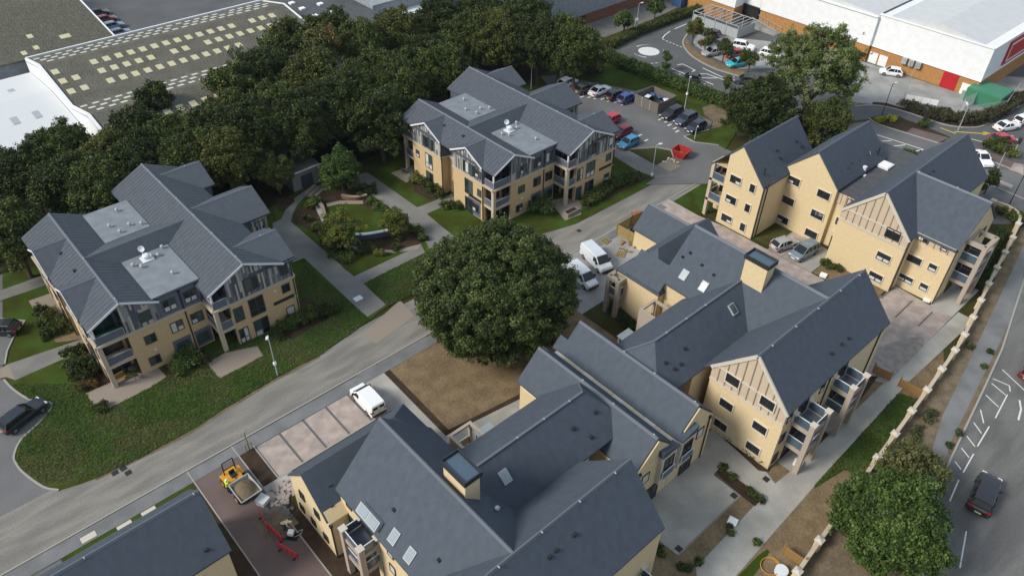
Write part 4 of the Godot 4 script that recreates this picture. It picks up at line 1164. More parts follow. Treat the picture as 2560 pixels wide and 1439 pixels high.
func house_pair(s: int) -> void:
	var right := s > 0
	var label := "large buff brick house with beige boarded gable over the court and two balcony towers" if right else "large slate roofed house in the foreground with lift tower, beside the brown paver drive"
	var t := thing("linked_house", label, "house", Vector3(40.7, 0, 0))
	var X := func(u: float) -> float:
		return u * s
	var low := 0.0 if right else -0.9
	# outer wing, ridge running away from the camera
	var w := MB.new()
	wall_under(w, "z", -36.9, -20.9, X.call(20.45), 4.6, 4.6, 7.4, 7.4, 12.2)
	obj("wall", w, M.buff_brick, t)
	gable(t, "z", -37.05, -20.9, X.call(20.45), 4.7, 4.7, 7.28, 7.28, 12.2, M.slate, 0.15)
	# lower wing across its back
	var cz := -39.4
	var r0: float = X.call(14.9)
	var r1: float = X.call(26.8)
	var w0 := MB.new()
	var rm: float = X.call(18.2)
	wall_under(w0, "x", minf(rm, r1), maxf(rm, r1), cz, 2.95, 2.95 if right else 3.4, 5.95 + low, 5.95 + low, 9.0 + low)
	w0.box(minf(r0, rm), 0, cz - 2.95, maxf(r0, rm), 5.6 + low, cz + 2.95)
	obj("wall", w0, M.buff_brick, t)
	# its roof is hipped at the inner end into the plane of the tall slope
	var ry := 9.0 + low
	var ey := 5.85 + low
	var hz := 3.15
	var ins := (ry - ey) / 1.05
	var A := Vector3(X.call(14.75), ey, cz - hz)
	var B := Vector3(X.call(14.75), ey, cz + hz)
	var P := Vector3(X.call(14.75 + ins), ry, cz)
	var Q := Vector3(X.call(26.95), ry, cz)
	var C := Vector3(X.call(26.95), ey, cz - hz)
	var D := Vector3(X.call(26.95), ey, cz + hz)
	var mb := MB.new()
	var dn := Vector3(0, -0.2, 0)
	for f in [[A, B, P], [A, P, Q, C], [B, D, Q, P]]:
		if f.size() == 3:
			mb.tri(f[0], f[1], f[2])
			mb.tri(f[0] + dn, f[2] + dn, f[1] + dn)
		else:
			mb.quad(f[0], f[1], f[2], f[3])
			mb.quad(f[3] + dn, f[2] + dn, f[1] + dn, f[0] + dn)
	for g in [[A, B], [B, D], [A, C], [C, Q], [Q, D]]:
		mb.quad(g[0], g[1], g[1] + dn, g[0] + dn)
	obj("roof", mb, M.slate, t)
	# catslide between the hip and the tall slope, and the brick upstand below it
	var cs := MB.new()
	var k0 := Vector3(X.call(14.75), 6.2, -37.2)
	cs.hexa([Vector3(X.call(14.76), 6.0, -36.35), Vector3(X.call(16.9), 8.25, -36.35), Vector3(X.call(16.9), 8.25, -41.0), Vector3(X.call(14.76), 6.0, -41.0), Vector3(X.call(14.76), 6.2, -36.35), Vector3(X.call(16.9), 8.46, -36.35), Vector3(X.call(16.9), 8.46, -41.0), Vector3(X.call(14.76), 6.2, -41.0)])
	if right:
		obj("catslide_roof", cs, M.slate, t)
	# connecting wing
	var w2 := MB.new()
	var c0: float = X.call(4.9)
	var c1: float = X.call(18.3)
	wall_under(w2, "x", minf(c0 + s * 2.2, c1), maxf(c0 + s * 2.2, c1), -29.35, 4.3, 3.4, 6.6, 7.35, 10.25)
	obj("wall", w2, M.buff_brick, t)
	var hp := MB.new()   # hipped at its inner end
	var zb := -33.9
	var zf := -25.7
	var yb := 10.3 - 0.86 * 4.55
	var yf := 10.3 - 0.86 * 3.65
	var H0 := Vector3(X.call(2.6 + (10.3 - 8.15) / 0.98 + 0.06), 10.3, -29.35)
	var H1 := Vector3(X.call(18.9), 10.3, -29.35)
	var Hb := Vector3(X.call(2.6 + (yb - 8.15) / 0.98 + 0.06), yb, zb)
	var Hf := Vector3(X.call(2.6 + (yf - 8.15) / 0.98 + 0.06), yf, zf)
	var Eb := Vector3(X.call(15.6), yb, zb)
	var Ef := Vector3(X.call(16.4), yf, zf)
	for f in [[Hb, Hf, H0], [Hb, H0, H1, Eb], [Hf, Ef, H1, H0]]:
		if f.size() == 3:
			hp.tri(f[0], f[1], f[2])
		else:
			hp.quad(f[0], f[1], f[2], f[3])
			hp.quad(f[3] + dn, f[2] + dn, f[1] + dn, f[0] + dn)
	for g in [[Hb, Eb], [Hf, Ef], [Hb, Hf]]:
		hp.quad(g[0], g[1], g[1] + dn, g[0] + dn)
	obj("roof", hp, M.slate, t)
	var rc := MB.new()
	rc.bar(H0 + Vector3(0, 0.02, 0), H1 + Vector3(0, 0.02, 0), 0.22, 0.08)
	rc.bar(H0 + Vector3(0, 0.02, 0), Hb + Vector3(0, 0.02, 0), 0.16, 0.07)
	obj("ridge_capping", rc, M.ridge, t)
	# low inner wing beside the shared gutter
	var w4 := MB.new()
	wall_under(w4, "z", -36.4, -22.15, X.call(2.8), 2.72, 2.72, 6.0, 6.0, 8.9)
	obj("wall", w4, M.buff_brick, t)
	var i0: float = X.call(0.22)
	var i1: float = X.call(5.5)
	var lo := minf(i0, i1)
	var hi := maxf(i0, i1)
	gable(t, "z", -36.9, -22.3, X.call(2.8), X.call(2.8) - lo, hi - X.call(2.8), 8.88 - absf(X.call(2.8) - lo) * 1.04, 8.88 - absf(hi - X.call(2.8)) * 1.04, 8.88, M.slate, 0.0)
	var step := MB.new()   # its roof drops lower past the kink at the back
	step.hexa([Vector3(X.call(0.22), 6.05, -37.9), Vector3(X.call(1.25), 7.1, -37.9), Vector3(X.call(1.25), 7.1, -36.85), Vector3(X.call(0.22), 6.05, -36.85), Vector3(X.call(0.22), 6.22, -37.9), Vector3(X.call(1.25), 7.27, -37.9), Vector3(X.call(1.25), 7.27, -36.85), Vector3(X.call(0.22), 6.22, -36.85)])
	obj("catslide_roof", step, M.slate, t)
	# front wing, ridge across, ending in a gable towards the court
	var g0: float = X.call(8.65)
	var g1: float = X.call(26.9)
	var w3 := MB.new()
	wall_under(w3, "x", minf(g0, g1), maxf(g0, g1), -20.93, 4.03, 4.03, 8.1, 8.1, 12.37)
	obj("wall", w3, M.buff_brick, t)
	gable(t, "x", minf(g0, g1) - 0.14, maxf(g0, g1) + 0.14, -20.93, 4.95, 4.05, 7.2, 8.1, 12.37, M.slate, 0.12)
	# brick lift tower with a glazed top
	var tw := MB.new()
	tw.box(minf(X.call(18.5), X.call(19.9)), 8.5, -29.45, maxf(X.call(18.5), X.call(19.9)), 13.1, -26.9)
	var to := obj("lift_tower", tw, M.buff_brick, t)
	var tl := MB.new()
	var tx0 := minf(X.call(18.35), X.call(20.05))
	var tx1 := maxf(X.call(18.35), X.call(20.05))
	tl.box(tx0, 13.1, -29.6, tx1, 13.3, -26.75)
	for q in [[tx0, -29.6, tx1, -29.5], [tx0, -26.85, tx1, -26.75], [tx0, -29.5, tx0 + 0.1, -26.85], [tx1 - 0.1, -29.5, tx1, -26.85]]:
		tl.box(q[0], 13.3, q[1], q[2], 13.6, q[3])
	obj("tower_cap", tl, M.frame, to)
	var tg := MB.new()
	tg.box(tx0 + 0.12, 13.3, -29.48, tx1 - 0.12, 13.36, -26.87)
	obj("pane", tg, M.blue_glass, to)
	# hollow balcony frame on the garden side
	var bx0 := minf(X.call(11.7), X.call(14.3))
	var bx1 := maxf(X.call(11.7), X.call(14.3))
	var bt := MB.new()
	bt.box(bx0, 0, -36.4, bx0 + 0.3, 5.4, -36.1)
	bt.box(bx1 - 0.3, 0, -36.4, bx1, 5.4, -36.1)
	for q in [[bx0, -36.4, bx1, -36.1], [bx0, -36.1, bx0 + 0.3, -33.6], [bx1 - 0.3, -36.1, bx1, -33.6]]:
		bt.box(q[0], 5.4, q[1], q[2], 5.62, q[3])
	bt.box(bx0, 0, -36.1, bx0 + 0.25, 5.4, -33.6)
	bt.box(bx0 + 0.3, 0, -36.35, bx1 - 0.3, 1.2, -36.2)
	bt.box(bx0 + 0.3, 3.0, -36.35, bx1 - 0.3, 3.9, -36.2)
	bt.box(bx0 + 0.25, 2.75, -36.1, bx1 - 0.05, 3.0, -33.6)
	obj("balcony_frame", bt, M.pink_stone, t)
	# glass porch
	var px := X.call(10.0) as float
	var po := MB.new()
	po.obox(Transform3D(Basis(Vector3.RIGHT, 0.12), Vector3(px, 2.9, -36.1)), Vector3(1.9, 0.08, 1.5))
	obj("porch_glass", po, M.rooflight_glass, t)
	var pf := MB.new()
	for q in [[-0.85, -36.6], [0.85, -36.6]]:
		pf.box(px + q[0] - 0.06, 0, q[1] - 0.06, px + q[0] + 0.06, 2.8, q[1] + 0.06)
	obj("porch_post", pf, M.galv, t)
	# vents and roof windows
	if right:
		for p in [[57.52, 8.45, -34.97], [57.52, 8.45, -32.4]]:
			rooflight(t, Vector3(p[0] - 40.7, p[1], p[2]), XN, 1.05)
		for p in [[59.19, 10.15, -35.74], [58.66, 9.59, -36.23], [58.85, 9.78, -33.86], [58.67, 9.59, -32.15], [48.22, 8.87, -27.63], [46.86, 8.24, -26.9], [45.38, 8.87, -27.64], [45.92, 8.23, -26.9], [60.92, 9.26, -17.97], [59.64, 9.26, -17.97], [57.8, 9.25, -17.95]]:
			vent(t, p[0] - 40.7, p[1], p[2])
		rooflight(t, Vector3(56.14 - 40.7, 9.12, -27.85), ZP, 0.86, M.green_glass)
	else:
		for p in [[16.17, 7.98, -29.84], [16.16, 7.96, -27.8]]:
			rooflight(t, Vector3(p[0] - 40.7, p[1], p[2]), XN, 1.05)
		rooflight(t, Vector3(25.56 - 40.7, 9.07, -27.8), ZP, 0.86)
		for p in [[17.23, 9.03, -31.15], [17.21, 9.01, -25.55], [35.96, 8.97, -27.75], [33.23, 8.95, -27.73], [34.36, 7.98, -26.6], [24.93, 11.09, -19.71], [23.09, 11.08, -19.7], [22.4, 11.04, -19.66], [15.42, 6.57, -38.02], [14.78, 5.5, -36.95]]:
			vent(t, p[0] - 40.7, p[1], p[2])
		cowl(t, 22.8 - 40.7, 9.6, -25.6)
		# steel and glass smoke vent on the eave
		var sv := MB.new()
		var bb := Basis(Vector3.UP, XN) * Basis(Vector3.RIGHT, atan(1.05))
		sv.obox(Transform3D(bb, Vector3(-24.9, 7.85, -32.6)), Vector3(2.6, 0.5, 0.9))
		var so := obj("smoke_vent", sv, M.galv, t)
		for i in 2:
			var sp := MB.new()
			sp.obox(Transform3D(bb, Vector3(-24.9, 7.85, -32.6) + bb * Vector3(-0.62 + 1.24 * i, 0.26, 0)), Vector3(1.1, 0.06, 0.7))
			obj("pane", sp, M.rooflight_glass, so)
	var cl := []
	for z in [-31.13, -27.4, -22.8]:
		cl.append(Vector3(X.call(2.8), 8.95, z))
	for u in [10.4, 14.2, 18.0, 22.0, 25.6]:
		cl.append(Vector3(X.call(u), 12.42, -20.8))
	for u in [6.5, 9.5, 12.5]:
		cl.append(Vector3(X.call(u), 10.38, -29.3))
	ridge_clips(t, cl)
	# court facade
	var fz := -22.12
	for q in [[3.0, 1.35, 4.4], [3.0, 1.35, 1.2]]:
		pass
	var bay := MB.new()
	bay.box(minf(X.call(0.35), X.call(2.3)), 2.6, fz - 0.03, maxf(X.call(0.35), X.call(2.3)), 6.4, fz + 0.42)
	obj("bay", bay, M.pale_stone, t)
	var bc := MB.new()
	bc.hexa([Vector3(X.call(0.2), 6.35, fz + 0.5), Vector3(X.call(2.45), 6.35, fz + 0.5), Vector3(X.call(2.45), 6.35, fz - 0.3), Vector3(X.call(0.2), 6.35, fz - 0.3), Vector3(X.call(0.2), 6.55, fz + 0.5), Vector3(X.call(2.45), 7.1, fz + 0.5), Vector3(X.call(2.45), 7.1, fz - 0.3), Vector3(X.call(0.2), 6.55, fz - 0.3)])
	obj("bay_roof", bc, M.slate, t)
	win(t, Vector3(X.call(1.3), 4.9, fz + 0.46), ZP, 1.3, 1.8, 2, 0.3)
	railing(t, Vector3(X.call(0.5), 3.3, fz + 0.6), Vector3(X.call(2.15), 3.3, fz + 0.6), 1.0, M.blue_glass, M.white_trim)
	glazed_door(t, Vector3(X.call(2.5), 1.15, fz + 0.05), ZP, 1.7, 2.2)
	win(t, Vector3(X.call(3.85), 4.5, fz), ZP, 1.0, 1.25, 2)
	var vl := MB.new()
	vl.box(X.call(1.7) - 0.14, 2.3, fz, X.call(1.7) + 0.14, 2.5, fz + 0.2)
	obj("wall_lamp", vl, M.dark, t)
	pipe(t, X.call(4.9), fz + 0.06, 5.9)
	# boarded gable
	if right:
		gable_cladding(t, 8.65, -20.93, 4.03, 6.45, 8.1, 12.37)
		for z in [-22.6, -18.85]:
			win(t, Vector3(8.5, 7.85, z), XN, 1.45, 1.1, 0, 0.6)
			win(t, Vector3(8.62, 4.4, z), XN, 1.45, 1.0, 0, 0.6)
			win(t, Vector3(8.62, 1.45, z), XN, 1.45, 1.0, 0, 0.6)
		balcony_tower(t, 10.4, -16.85, 12.9, -14.95, [2.9, 5.7], 6.8, 0, 1)
		balcony_tower(t, 17.3, -16.85, 19.7, -14.95, [2.9, 5.7], 6.8, 0, 1)
		for y in [1.05, 3.95, 6.75]:
			for u in [11.6, 18.5]:
				glazed_door(t, Vector3(u, y, -16.86), ZP, 1.7)
			for u in [9.4, 14.9]:
				win(t, Vector3(u, y + 0.2, -16.87), ZP, 0.8, 1.2, 2)
		pipe(t, 16.0, -16.83, 7.8)
		pipe(t, 25.5, -16.83, 7.8)
		win(t, Vector3(15.07, 5.2, -39.1), XN, 1.05, 1.0)
		win(t, Vector3(15.07, 2.35, -39.1), XN, 1.05, 0.9)
		var cw := MB.new()
		cw.box(15.1, 0, -42.35, 16.4, 5.9, -36.4)
		obj("side_wall", cw, M.buff_brick, t)
		balcony_tower(t, 13.9, -42.6, 15.1, -41.2, [2.9], 5.3, -1, 0, false)
		pipe(t, 15.02, -41.6, 5.7)
		# single storey annex behind
		var an := MB.new()
		wall_under(an, "z", -48.8, -41.0, 28.3, 2.45, 2.45, 3.1, 3.1, 5.65)
		obj("annex_wall", an, M.buff_brick, t)
		gable(t, "z", -49.0, -41.0, 28.3, 2.55, 2.55, 3.05, 3.05, 5.65, M.slate, 0.15)
	else:
		gable_cladding_plus(t, -8.65)
		for z in [-41.3, -39.4, -37.4]:
			win(t, Vector3(-26.85, 1.35, z), XN, 0.75, 0.9, 2, 0.2)
		for z in [-40.6, -38.2]:
			win(t, Vector3(-26.85, 3.85, z), XN, 0.8, 1.0, 2, 0.2)
		balcony_tower(t, -26.6, -34.1, -25.0, -31.7, [2.9, 5.2], 6.2, -1, 0)
		for y in [1.05, 3.95, 6.3]:
			glazed_door(t, Vector3(-25.08, y, -33.0), XN, 1.7)
			win(t, Vector3(-25.08, y + 0.1, -35.6), XN, 0.8, 1.1, 2)
			win(t, Vector3(-25.08, y + 0.1, -29.8), XN, 0.8, 1.1, 2)
			win(t, Vector3(-25.08, y + 0.1, -27.0), XN, 0.8, 1.1, 2)
		pipe(t, -25.0, -31.4, 7.0)
		pipe(t, -26.8, -35.9, 4.6)
		balcony_tower(t, -12.0, -16.9, -10.2, -14.9, [2.9], 4.2, 0, 1)
	# stone coped gutter wall between the pair, on the right hand house
	if right:
		var gw := MB.new()
		gw.box(-0.2, 0, -37.3, 0.2, 6.15, -22.1)
		var go := obj("gutter_wall", gw, M.pale_stone, t)
		for i in 12:
			var cp := MB.new()
			cp.box(-0.19, 6.15, -37.25 + i * 1.27, 0.19, 6.19 + 0.02 * (i % 2), -37.25 + i * 1.27 + 1.25)
			obj("coping_stone", cp, M.stone if i % 3 else M.pale_stone, go)


func gable_cladding_plus(par: Node, x: float) -> void:   # the same boarding on a gable that faces +x
	var n := Node3D.new()
	n.name = "gable_front"
	par.add_child(n, true)
	n.position = Vector3(x, 0, -20.93)
	n.rotation.y = PI
	var mb := MB.new()
	mb.prism(PackedVector2Array([Vector2(-4.03, 6.45), Vector2(-4.03, 7.9), Vector2(0, 12.05), Vector2(4.03, 7.9), Vector2(4.03, 6.45)]), "x", -0.06, 0.0)
	obj("gable_boarding", mb, M.beige_board, n)
	for i in range(1, 10):
		var z := -4.03 + 8.06 * i / 10
		var b := MB.new()
		b.box(-0.12, 6.5, z - 0.045, -0.06, 11.8 - absf(z) * 1.06, z + 0.045)
		obj("batten", b, M.batten, n)
	for y in [4.4, 1.45]:
		win(n, Vector3(-0.03, y, -1.9), XN, 1.45, 1.0)
		win(n, Vector3(-0.03, y, 1.9), XN, 1.45, 1.0)



func outer_buildings() -> void:
	# long factory roofs at the top left
	var f := thing("factory", "long factory with mossy corrugated roof and rows of yellowed rooflights", "factory", Vector3(22.8, 0, -120.8))
	var prof := PackedVector2Array([Vector2(-21.2, 0), Vector2(-21.2, 6.2), Vector2(-12.8, 8.0), Vector2(0, 6.0), Vector2(8.6, 8.0), Vector2(23, 5.6), Vector2(23, 0)])
	var w := MB.new()
	w.prism(prof, "x", 0.2, 42.3)
	obj("wall", w, M.grey_clad, f)
	var rl := [[-21.2, 6.25, -12.8, 8.05], [-12.8, 8.05, 0, 6.05], [0, 6.05, 8.6, 8.05], [8.6, 8.05, 23.3, 5.55]]
	for i in 4:
		var q: Array = rl[i]
		var mb := MB.new()
		mb.prism(PackedVector2Array([Vector2(q[0], q[1]), Vector2(q[2], q[3]), Vector2(q[2], q[3] + 0.12), Vector2(q[0], q[1] + 0.12)]), "x", 0.25, 42.4)
		for k in 60:
			var x := 0.6 + k * 0.7
			mb.bar(Vector3(x, q[1] + 0.12, q[0]), Vector3(x, q[3] + 0.12, q[2]), 0.12, 0.05)
		var r := obj("roof", mb, M.asbestos, f)
		var slope: float = (float(q[3]) - q[1]) / (float(q[2]) - q[0])
		var rows := [0.22, 0.45, 0.7] if i == 1 else ([0.3, 0.55, 0.8] if i == 3 else [0.22, 0.5, 0.78])
		for ri in rows.size():
			var n := 21 if i != 2 and i != 0 else 24
			for k in n:
				if (i == 1 and k == 2) or rng.randf() < 0.04:
					continue
				var zz: float = lerpf(q[0], q[2], rows[ri])
				var x := 1.4 + k * 1.95 + ri * 0.0
				var g := MB.new()
				var sz := 0.72 if i == 1 or i == 3 else 0.5
				var dx := 0.5 if i == 1 or i == 3 else 0.45
				if i == 0 or i == 2:
					x = 1.2 + k * 1.7 + ri * 0.5
				var y0: float = float(q[1]) + (zz - sz - q[0]) * slope + 0.2
				var y1: float = float(q[1]) + (zz + sz - q[0]) * slope + 0.2
				g.hexa([Vector3(x - dx, y0 - 0.1, zz - sz), Vector3(x + dx, y0 - 0.1, zz - sz), Vector3(x + dx, y1 - 0.1, zz + sz), Vector3(x - dx, y1 - 0.1, zz + sz), Vector3(x - dx, y0, zz - sz), Vector3(x + dx, y0, zz - sz), Vector3(x + dx, y1, zz + sz), Vector3(x - dx, y1, zz + sz)])
				obj("rooflight", g, M.rooflight if i == 1 or i == 3 else M.pale_rooflight, r)
	var pp := MB.new()
	for i in 4:
		var q: Array = rl[i]
		pp.bar(Vector3(0.05, q[1] + 0.1, q[0]), Vector3(0.05, q[3] + 0.1, q[2]), 0.4, 0.5)
		pp.bar(Vector3(42.4, q[1] + 0.1, q[0]), Vector3(42.4, q[3] + 0.1, q[2]), 0.3, 0.3)
	obj("parapet_coping", pp, M.white_clad, f).set_meta("kind", "stuff")
	var ep := MB.new()
	ep.prism(prof, "x", -0.15, 0.18)
	obj("end_parapet", ep, M.white_clad, f)
	var bk := MB.new()
	bk.bar(Vector3(0, 6.45, -21.3), Vector3(42.4, 6.45, -21.3), 0.3, 0.5)
	obj("gutter_parapet", bk, M.white_clad, f)
	var wb := thing("white_roofed_shed", "low white roofed shed joined to the end of the factory", "shed", Vector3(0, 0, -125))
	var ws := MB.new()
	ws.prism(PackedVector2Array([Vector2(-15.5, 0), Vector2(-15.5, 4.6), Vector2(-5, 5.4), Vector2(9.5, 4.2), Vector2(9.5, 0)]), "x", -40, 22.5)
	obj("wall", ws, M.white_shed, wb)
	var wr := MB.new()
	wr.prism(PackedVector2Array([Vector2(-15.7, 4.62), Vector2(-5, 5.42), Vector2(10.0, 4.2), Vector2(10.0, 4.35), Vector2(-5, 5.57), Vector2(-15.7, 4.77)]), "x", -40.2, 22.55)
	var wro := obj("roof", wr, M.white_shed, wb)
	for p in [[14.5, -12], [18.0, -9.5], [12.5, -8.0], [15.5, 1.0], [18.5, 1.0], [12.0, 1.0]]:
		var g := MB.new()
		var yy: float = 5.45 - absf(p[1] + 5) * 0.08 + 0.12
		g.obox(Transform3D(Basis(Vector3.RIGHT, 0.08 if p[1] > -5 else -0.08), Vector3(p[0], yy, p[1])), Vector3(0.9, 0.1, 2.2 if p[1] > 0 else 1.4))
		obj("rooflight", g, M.galv, wro)
	var ol := thing("old_warehouse", "old warehouse with lichen covered grey roof and four pale rooflights", "warehouse", Vector3(0, 0, -145))
	var ow := MB.new()
	ow.prism(PackedVector2Array([Vector2(-17, 0), Vector2(-17, 7.9), Vector2(0, 5.3), Vector2(0, 0)]), "x", -40, 37.6)
	obj("wall", ow, M.grey_clad, ol)
	var orf := MB.new()
	orf.prism(PackedVector2Array([Vector2(-17.2, 8.0), Vector2(0.6, 5.3), Vector2(0.6, 5.5), Vector2(-17.2, 8.2)]), "x", -40.2, 37.9)
	for k in 100:
		orf.bar(Vector3(-40 + k * 0.78, 8.22, -17.2), Vector3(-40 + k * 0.78, 5.52, 0.6), 0.14, 0.06)
	var oro := obj("roof", orf, M.old_roof, ol)
	for p in [[26.2, -6.2, 0.9], [31.0, -3.6, 1.7], [25.8, -2.2, 0.8], [23.6, -1.4, 0.8]]:
		var g := MB.new()
		g.obox(Transform3D(Basis(Vector3.RIGHT, 0.151), Vector3(p[0], 5.5 - p[1] * 0.152 + 0.12, p[1])), Vector3(p[2], 0.1, 1.3))
		obj("rooflight", g, M.rooflight, oro)
	var edge := MB.new()
	edge.bar(Vector3(37.9, 8.2, -17.2), Vector3(37.9, 5.5, 0.6), 0.25, 0.25)
	obj("verge_trim", edge, M.white_clad, ol)
	var ol2 := thing("old_warehouse", "second lichen covered roof, cut by the top left corner", "warehouse", Vector3(0, 0, -164))
	var o2 := MB.new()
	o2.prism(PackedVector2Array([Vector2(-22, 0), Vector2(-22, 9.0), Vector2(0, 6.0), Vector2(0, 0)]), "x", -40, 35.0)
	obj("wall", o2, M.grey_clad, ol2)
	var o3 := MB.new()
	o3.prism(PackedVector2Array([Vector2(-22.2, 9.05), Vector2(0.4, 6.0), Vector2(0.4, 6.2), Vector2(-22.2, 9.25)]), "x", -40.2, 35.2)
	obj("roof", o3, M.old_roof, ol2)
	# flat roofed units beyond the factory
	var fu := thing("flat_roofed_unit", "flat dark roofed unit with five small white rooflights", "warehouse", Vector3(66, 0, -134))
	var fw := MB.new()
	fw.box(0.2, 0, -9, 13, 5.9, 15)
	obj("wall", fw, M.grey_clad, fu)
	var ff := MB.new()
	ff.box(0.1, 5.9, -9.2, 13.2, 6.1, 15.2)
	var fo := obj("roof", ff, M.dark_membrane, fu)
	for p in [Vector2(69.03, -137.97), Vector2(69.08, -134.22), Vector2(69.01, -129.60), Vector2(72.95, -134.17), Vector2(72.90, -129.64)]:
		var g := MB.new()
		g.box(p.x - 66.5, 6.1, p.y + 133.5, p.x - 65.5, 6.4, p.y + 134.5)
		obj("rooflight", g, M.white_paint, fo)
	var gu := thing("grey_roofed_unit", "pale grey pitched unit behind the tree tops at the top", "warehouse", Vector3(80, 0, -128))
	var gw := MB.new()
	gw.box(0, 0, -24, 24, 6.5, 1)
	obj("wall", gw, M.grey_clad, gu)
	gable(gu, "x", -0.2, 24.2, -11.5, 12.5, 12.7, 6.5, 6.5, 9.0, M.grey_clad, 0.2)
	var gl := MB.new()
	gl.box(-2, 3.8, 1, 12, 4.1, 7)
	gl.box(-1.8, 0, 1, 11.8, 3.8, 6.8)
	obj("lean_to", gl, M.white_clad, gu)
	# clad shed over a red brick base
	var b := thing("brick_and_clad_shed", "big grey clad shed on a red brick base behind the paved yard", "warehouse", Vector3(104, 0, -105.5))
	var bw := MB.new()
	bw.box(-3, 0, -30, 62, 2.3, 0)
	obj("brick_base", bw, M.red_brick, b)
	var bc := MB.new()
	bc.box(-3.1, 2.3, -30, 62.1, 11, 0.12)
	for k in 93:
		bc.box(-3 + k * 0.7, 2.35, 0.12, -2.8 + k * 0.7, 10.9, 0.17)
	obj("cladding", bc, M.grey_clad, b)
	var dr := MB.new()
	dr.box(11.6, 0, 0, 12.6, 2.15, 0.1)
	obj("door", dr, M.dark, b)
	# the big white store at the top right
	var r := thing("retail_store", "white clad superstore on an orange brick base with a red roller door", "store", Vector3(145.2, 0, -38.5))
	var mw := MB.new()
	mw.box(0, 0, -20.3, 60, 3.15, 0)
	mw.box(-0.6, 0, -44.3, 30, 3.15, -20.35)
	mw.box(-4.0, 0, -60, 30, 3.15, -48.3)
	mw.box(3, 0, -48.3, 20, 3.15, -44.3)
	obj("brick_base", mw, M.retail_brick, r)
	var mc := MB.new()
	mc.box(-0.12, 3.15, -20.25, 60, 9.0, 0.12)
	mc.box(-0.8, 3.15, -44.4, 30, 8.6, -20.25)
	mc.box(-4.15, 3.15, -60, 30, 9.0, -48.2)
	mc.box(-0.85, 3.15, -48.2, 20, 8.6, -44.4)
	obj("cladding", mc, M.white_clad, r)
	var rf := MB.new()
	rf.prism(PackedVector2Array([Vector2(-20.0, 8.7), Vector2(-0.2, 8.7), Vector2(-0.2, 8.8), Vector2(-10, 10.2), Vector2(-20.0, 8.8)]), "x", 0.2, 60)
	rf.prism(PackedVector2Array([Vector2(-60, 8.6), Vector2(-20.4, 8.6), Vector2(-20.4, 8.7), Vector2(-40, 10.6), Vector2(-60, 8.7)]), "x", -0.3, 60)
	obj("roof", rf, M.white_roof, r)
	var ro := MB.new()
	ro.bar(Vector3(0.5, 9.0, -20.1), Vector3(60, 9.0, -20.1), 0.25, 0.35)
	obj("roof_gutter", ro, M.frame, r)
	var tr := MB.new()
	tr.bar(Vector3(-0.15, 9.0, -20.3), Vector3(-0.15, 9.0, 0.1), 0.35, 0.18)
	tr.bar(Vector3(-0.15, 9.0, 0.1), Vector3(60, 9.0, 0.1), 0.35, 0.18)
	tr.bar(Vector3(-0.9, 8.6, -44.4), Vector3(-0.9, 8.6, -20.3), 0.35, 0.18)
	tr.bar(Vector3(-0.2, 3.1, -20.2), Vector3(-0.2, 3.1, 0.15), 0.12, 0.12)
	obj("parapet_trim", tr, M.white_paint, r)
	var rd := MB.new()
	rd.box(-0.08, 0, -6.2, 0, 3.0, -3.5)
	for k in 14:
		rd.box(-0.11, 0.1 + k * 0.21, -6.15, -0.08, 0.24 + k * 0.21, -3.55)
	obj("roller_door", rd, M.red_door, r)
	var wd := MB.new()
	wd.box(-0.12, 0, -2.6, 0, 2.0, -1.1)
	var wdo := obj("door", wd, M.white_paint, r)
	var dd := MB.new()
	dd.box(-0.15, 0, -2.1, -0.12, 0.8, -1.5)
	obj("door_grille", dd, M.steel, wdo)
	for z in [-20.0, -18.1]:
		var sd := MB.new()
		sd.box(-0.1, 0, z - 0.0, 0, 2.0, z + 1.6)
		obj("door", sd, M.white_clad, r)
	for z in [-13.3, -12.0, -10.7]:
		var ac := MB.new()
		ac.box(-0.75, 2.0, z - 0.45, 0, 3.1, z + 0.45)
		var ao := obj("air_conditioning_unit", ac, M.galv, r)
		var gr := MB.new()
		gr.box(-0.78, 2.15, z - 0.3, -0.75, 2.95, z + 0.3)
		obj("grille", gr, M.steel, ao)
	var dk := MB.new()
	dk.box(-0.9, 0, -48.2, 3, 3.2, -44.5)
	dk.box(-1.2, 3.2, -48.4, 3, 3.5, -44.4)
	obj("loading_dock", dk, M.dark, r)
	var rp := MB.new()
	rp.hexa([Vector3(-3.2, 0, -44.4), Vector3(-0.7, 0, -44.4), Vector3(-0.7, 0, -38.5), Vector3(-3.2, 0, -38.5), Vector3(-3.2, 1.1, -44.4), Vector3(-0.7, 1.1, -44.4), Vector3(-0.7, 0.1, -38.5), Vector3(-3.2, 0.1, -38.5)])
	obj("ramp", rp, M.yard, r)
	for x in [-3.1, -0.9]:
		var rr := MB.new()
		rr.bar(Vector3(x, 2.1, -44.4), Vector3(x, 1.1, -38.5), 0.08, 0.08)
		for k in 4:
			rr.bar(Vector3(x, 0.8 - k * 0.2, -43.5 + k * 1.6), Vector3(x, 2.0 - k * 0.26, -43.5 + k * 1.6), 0.06, 0.06)
		obj("ramp_rail", rr, M.galv, r)
	# red sign on its short side: plain red panel with a white frame and pale lettering bars too small to read
	var sg := MB.new()
	sg.box(7.2, 4.0, 0.13, 22, 8.3, 0.35)
	var so := obj("shop_sign", sg, M.red_door, r)
	var sf := MB.new()
	sf.box(8.0, 7.5, 0.36, 22, 7.8, 0.40)
	sf.box(8.0, 4.5, 0.36, 22, 4.7, 0.40)
	sf.box(8.0, 4.7, 0.36, 8.25, 7.5, 0.40)
	obj("sign_border", sf, M.white_paint, so)
	# trolley and goods cage beside the store
	var cg := thing("goods_cage", "grey steel mesh goods cage standing against the superstore wall", "cage", Vector3(138, 0, -86.5))
	var cm := MB.new()
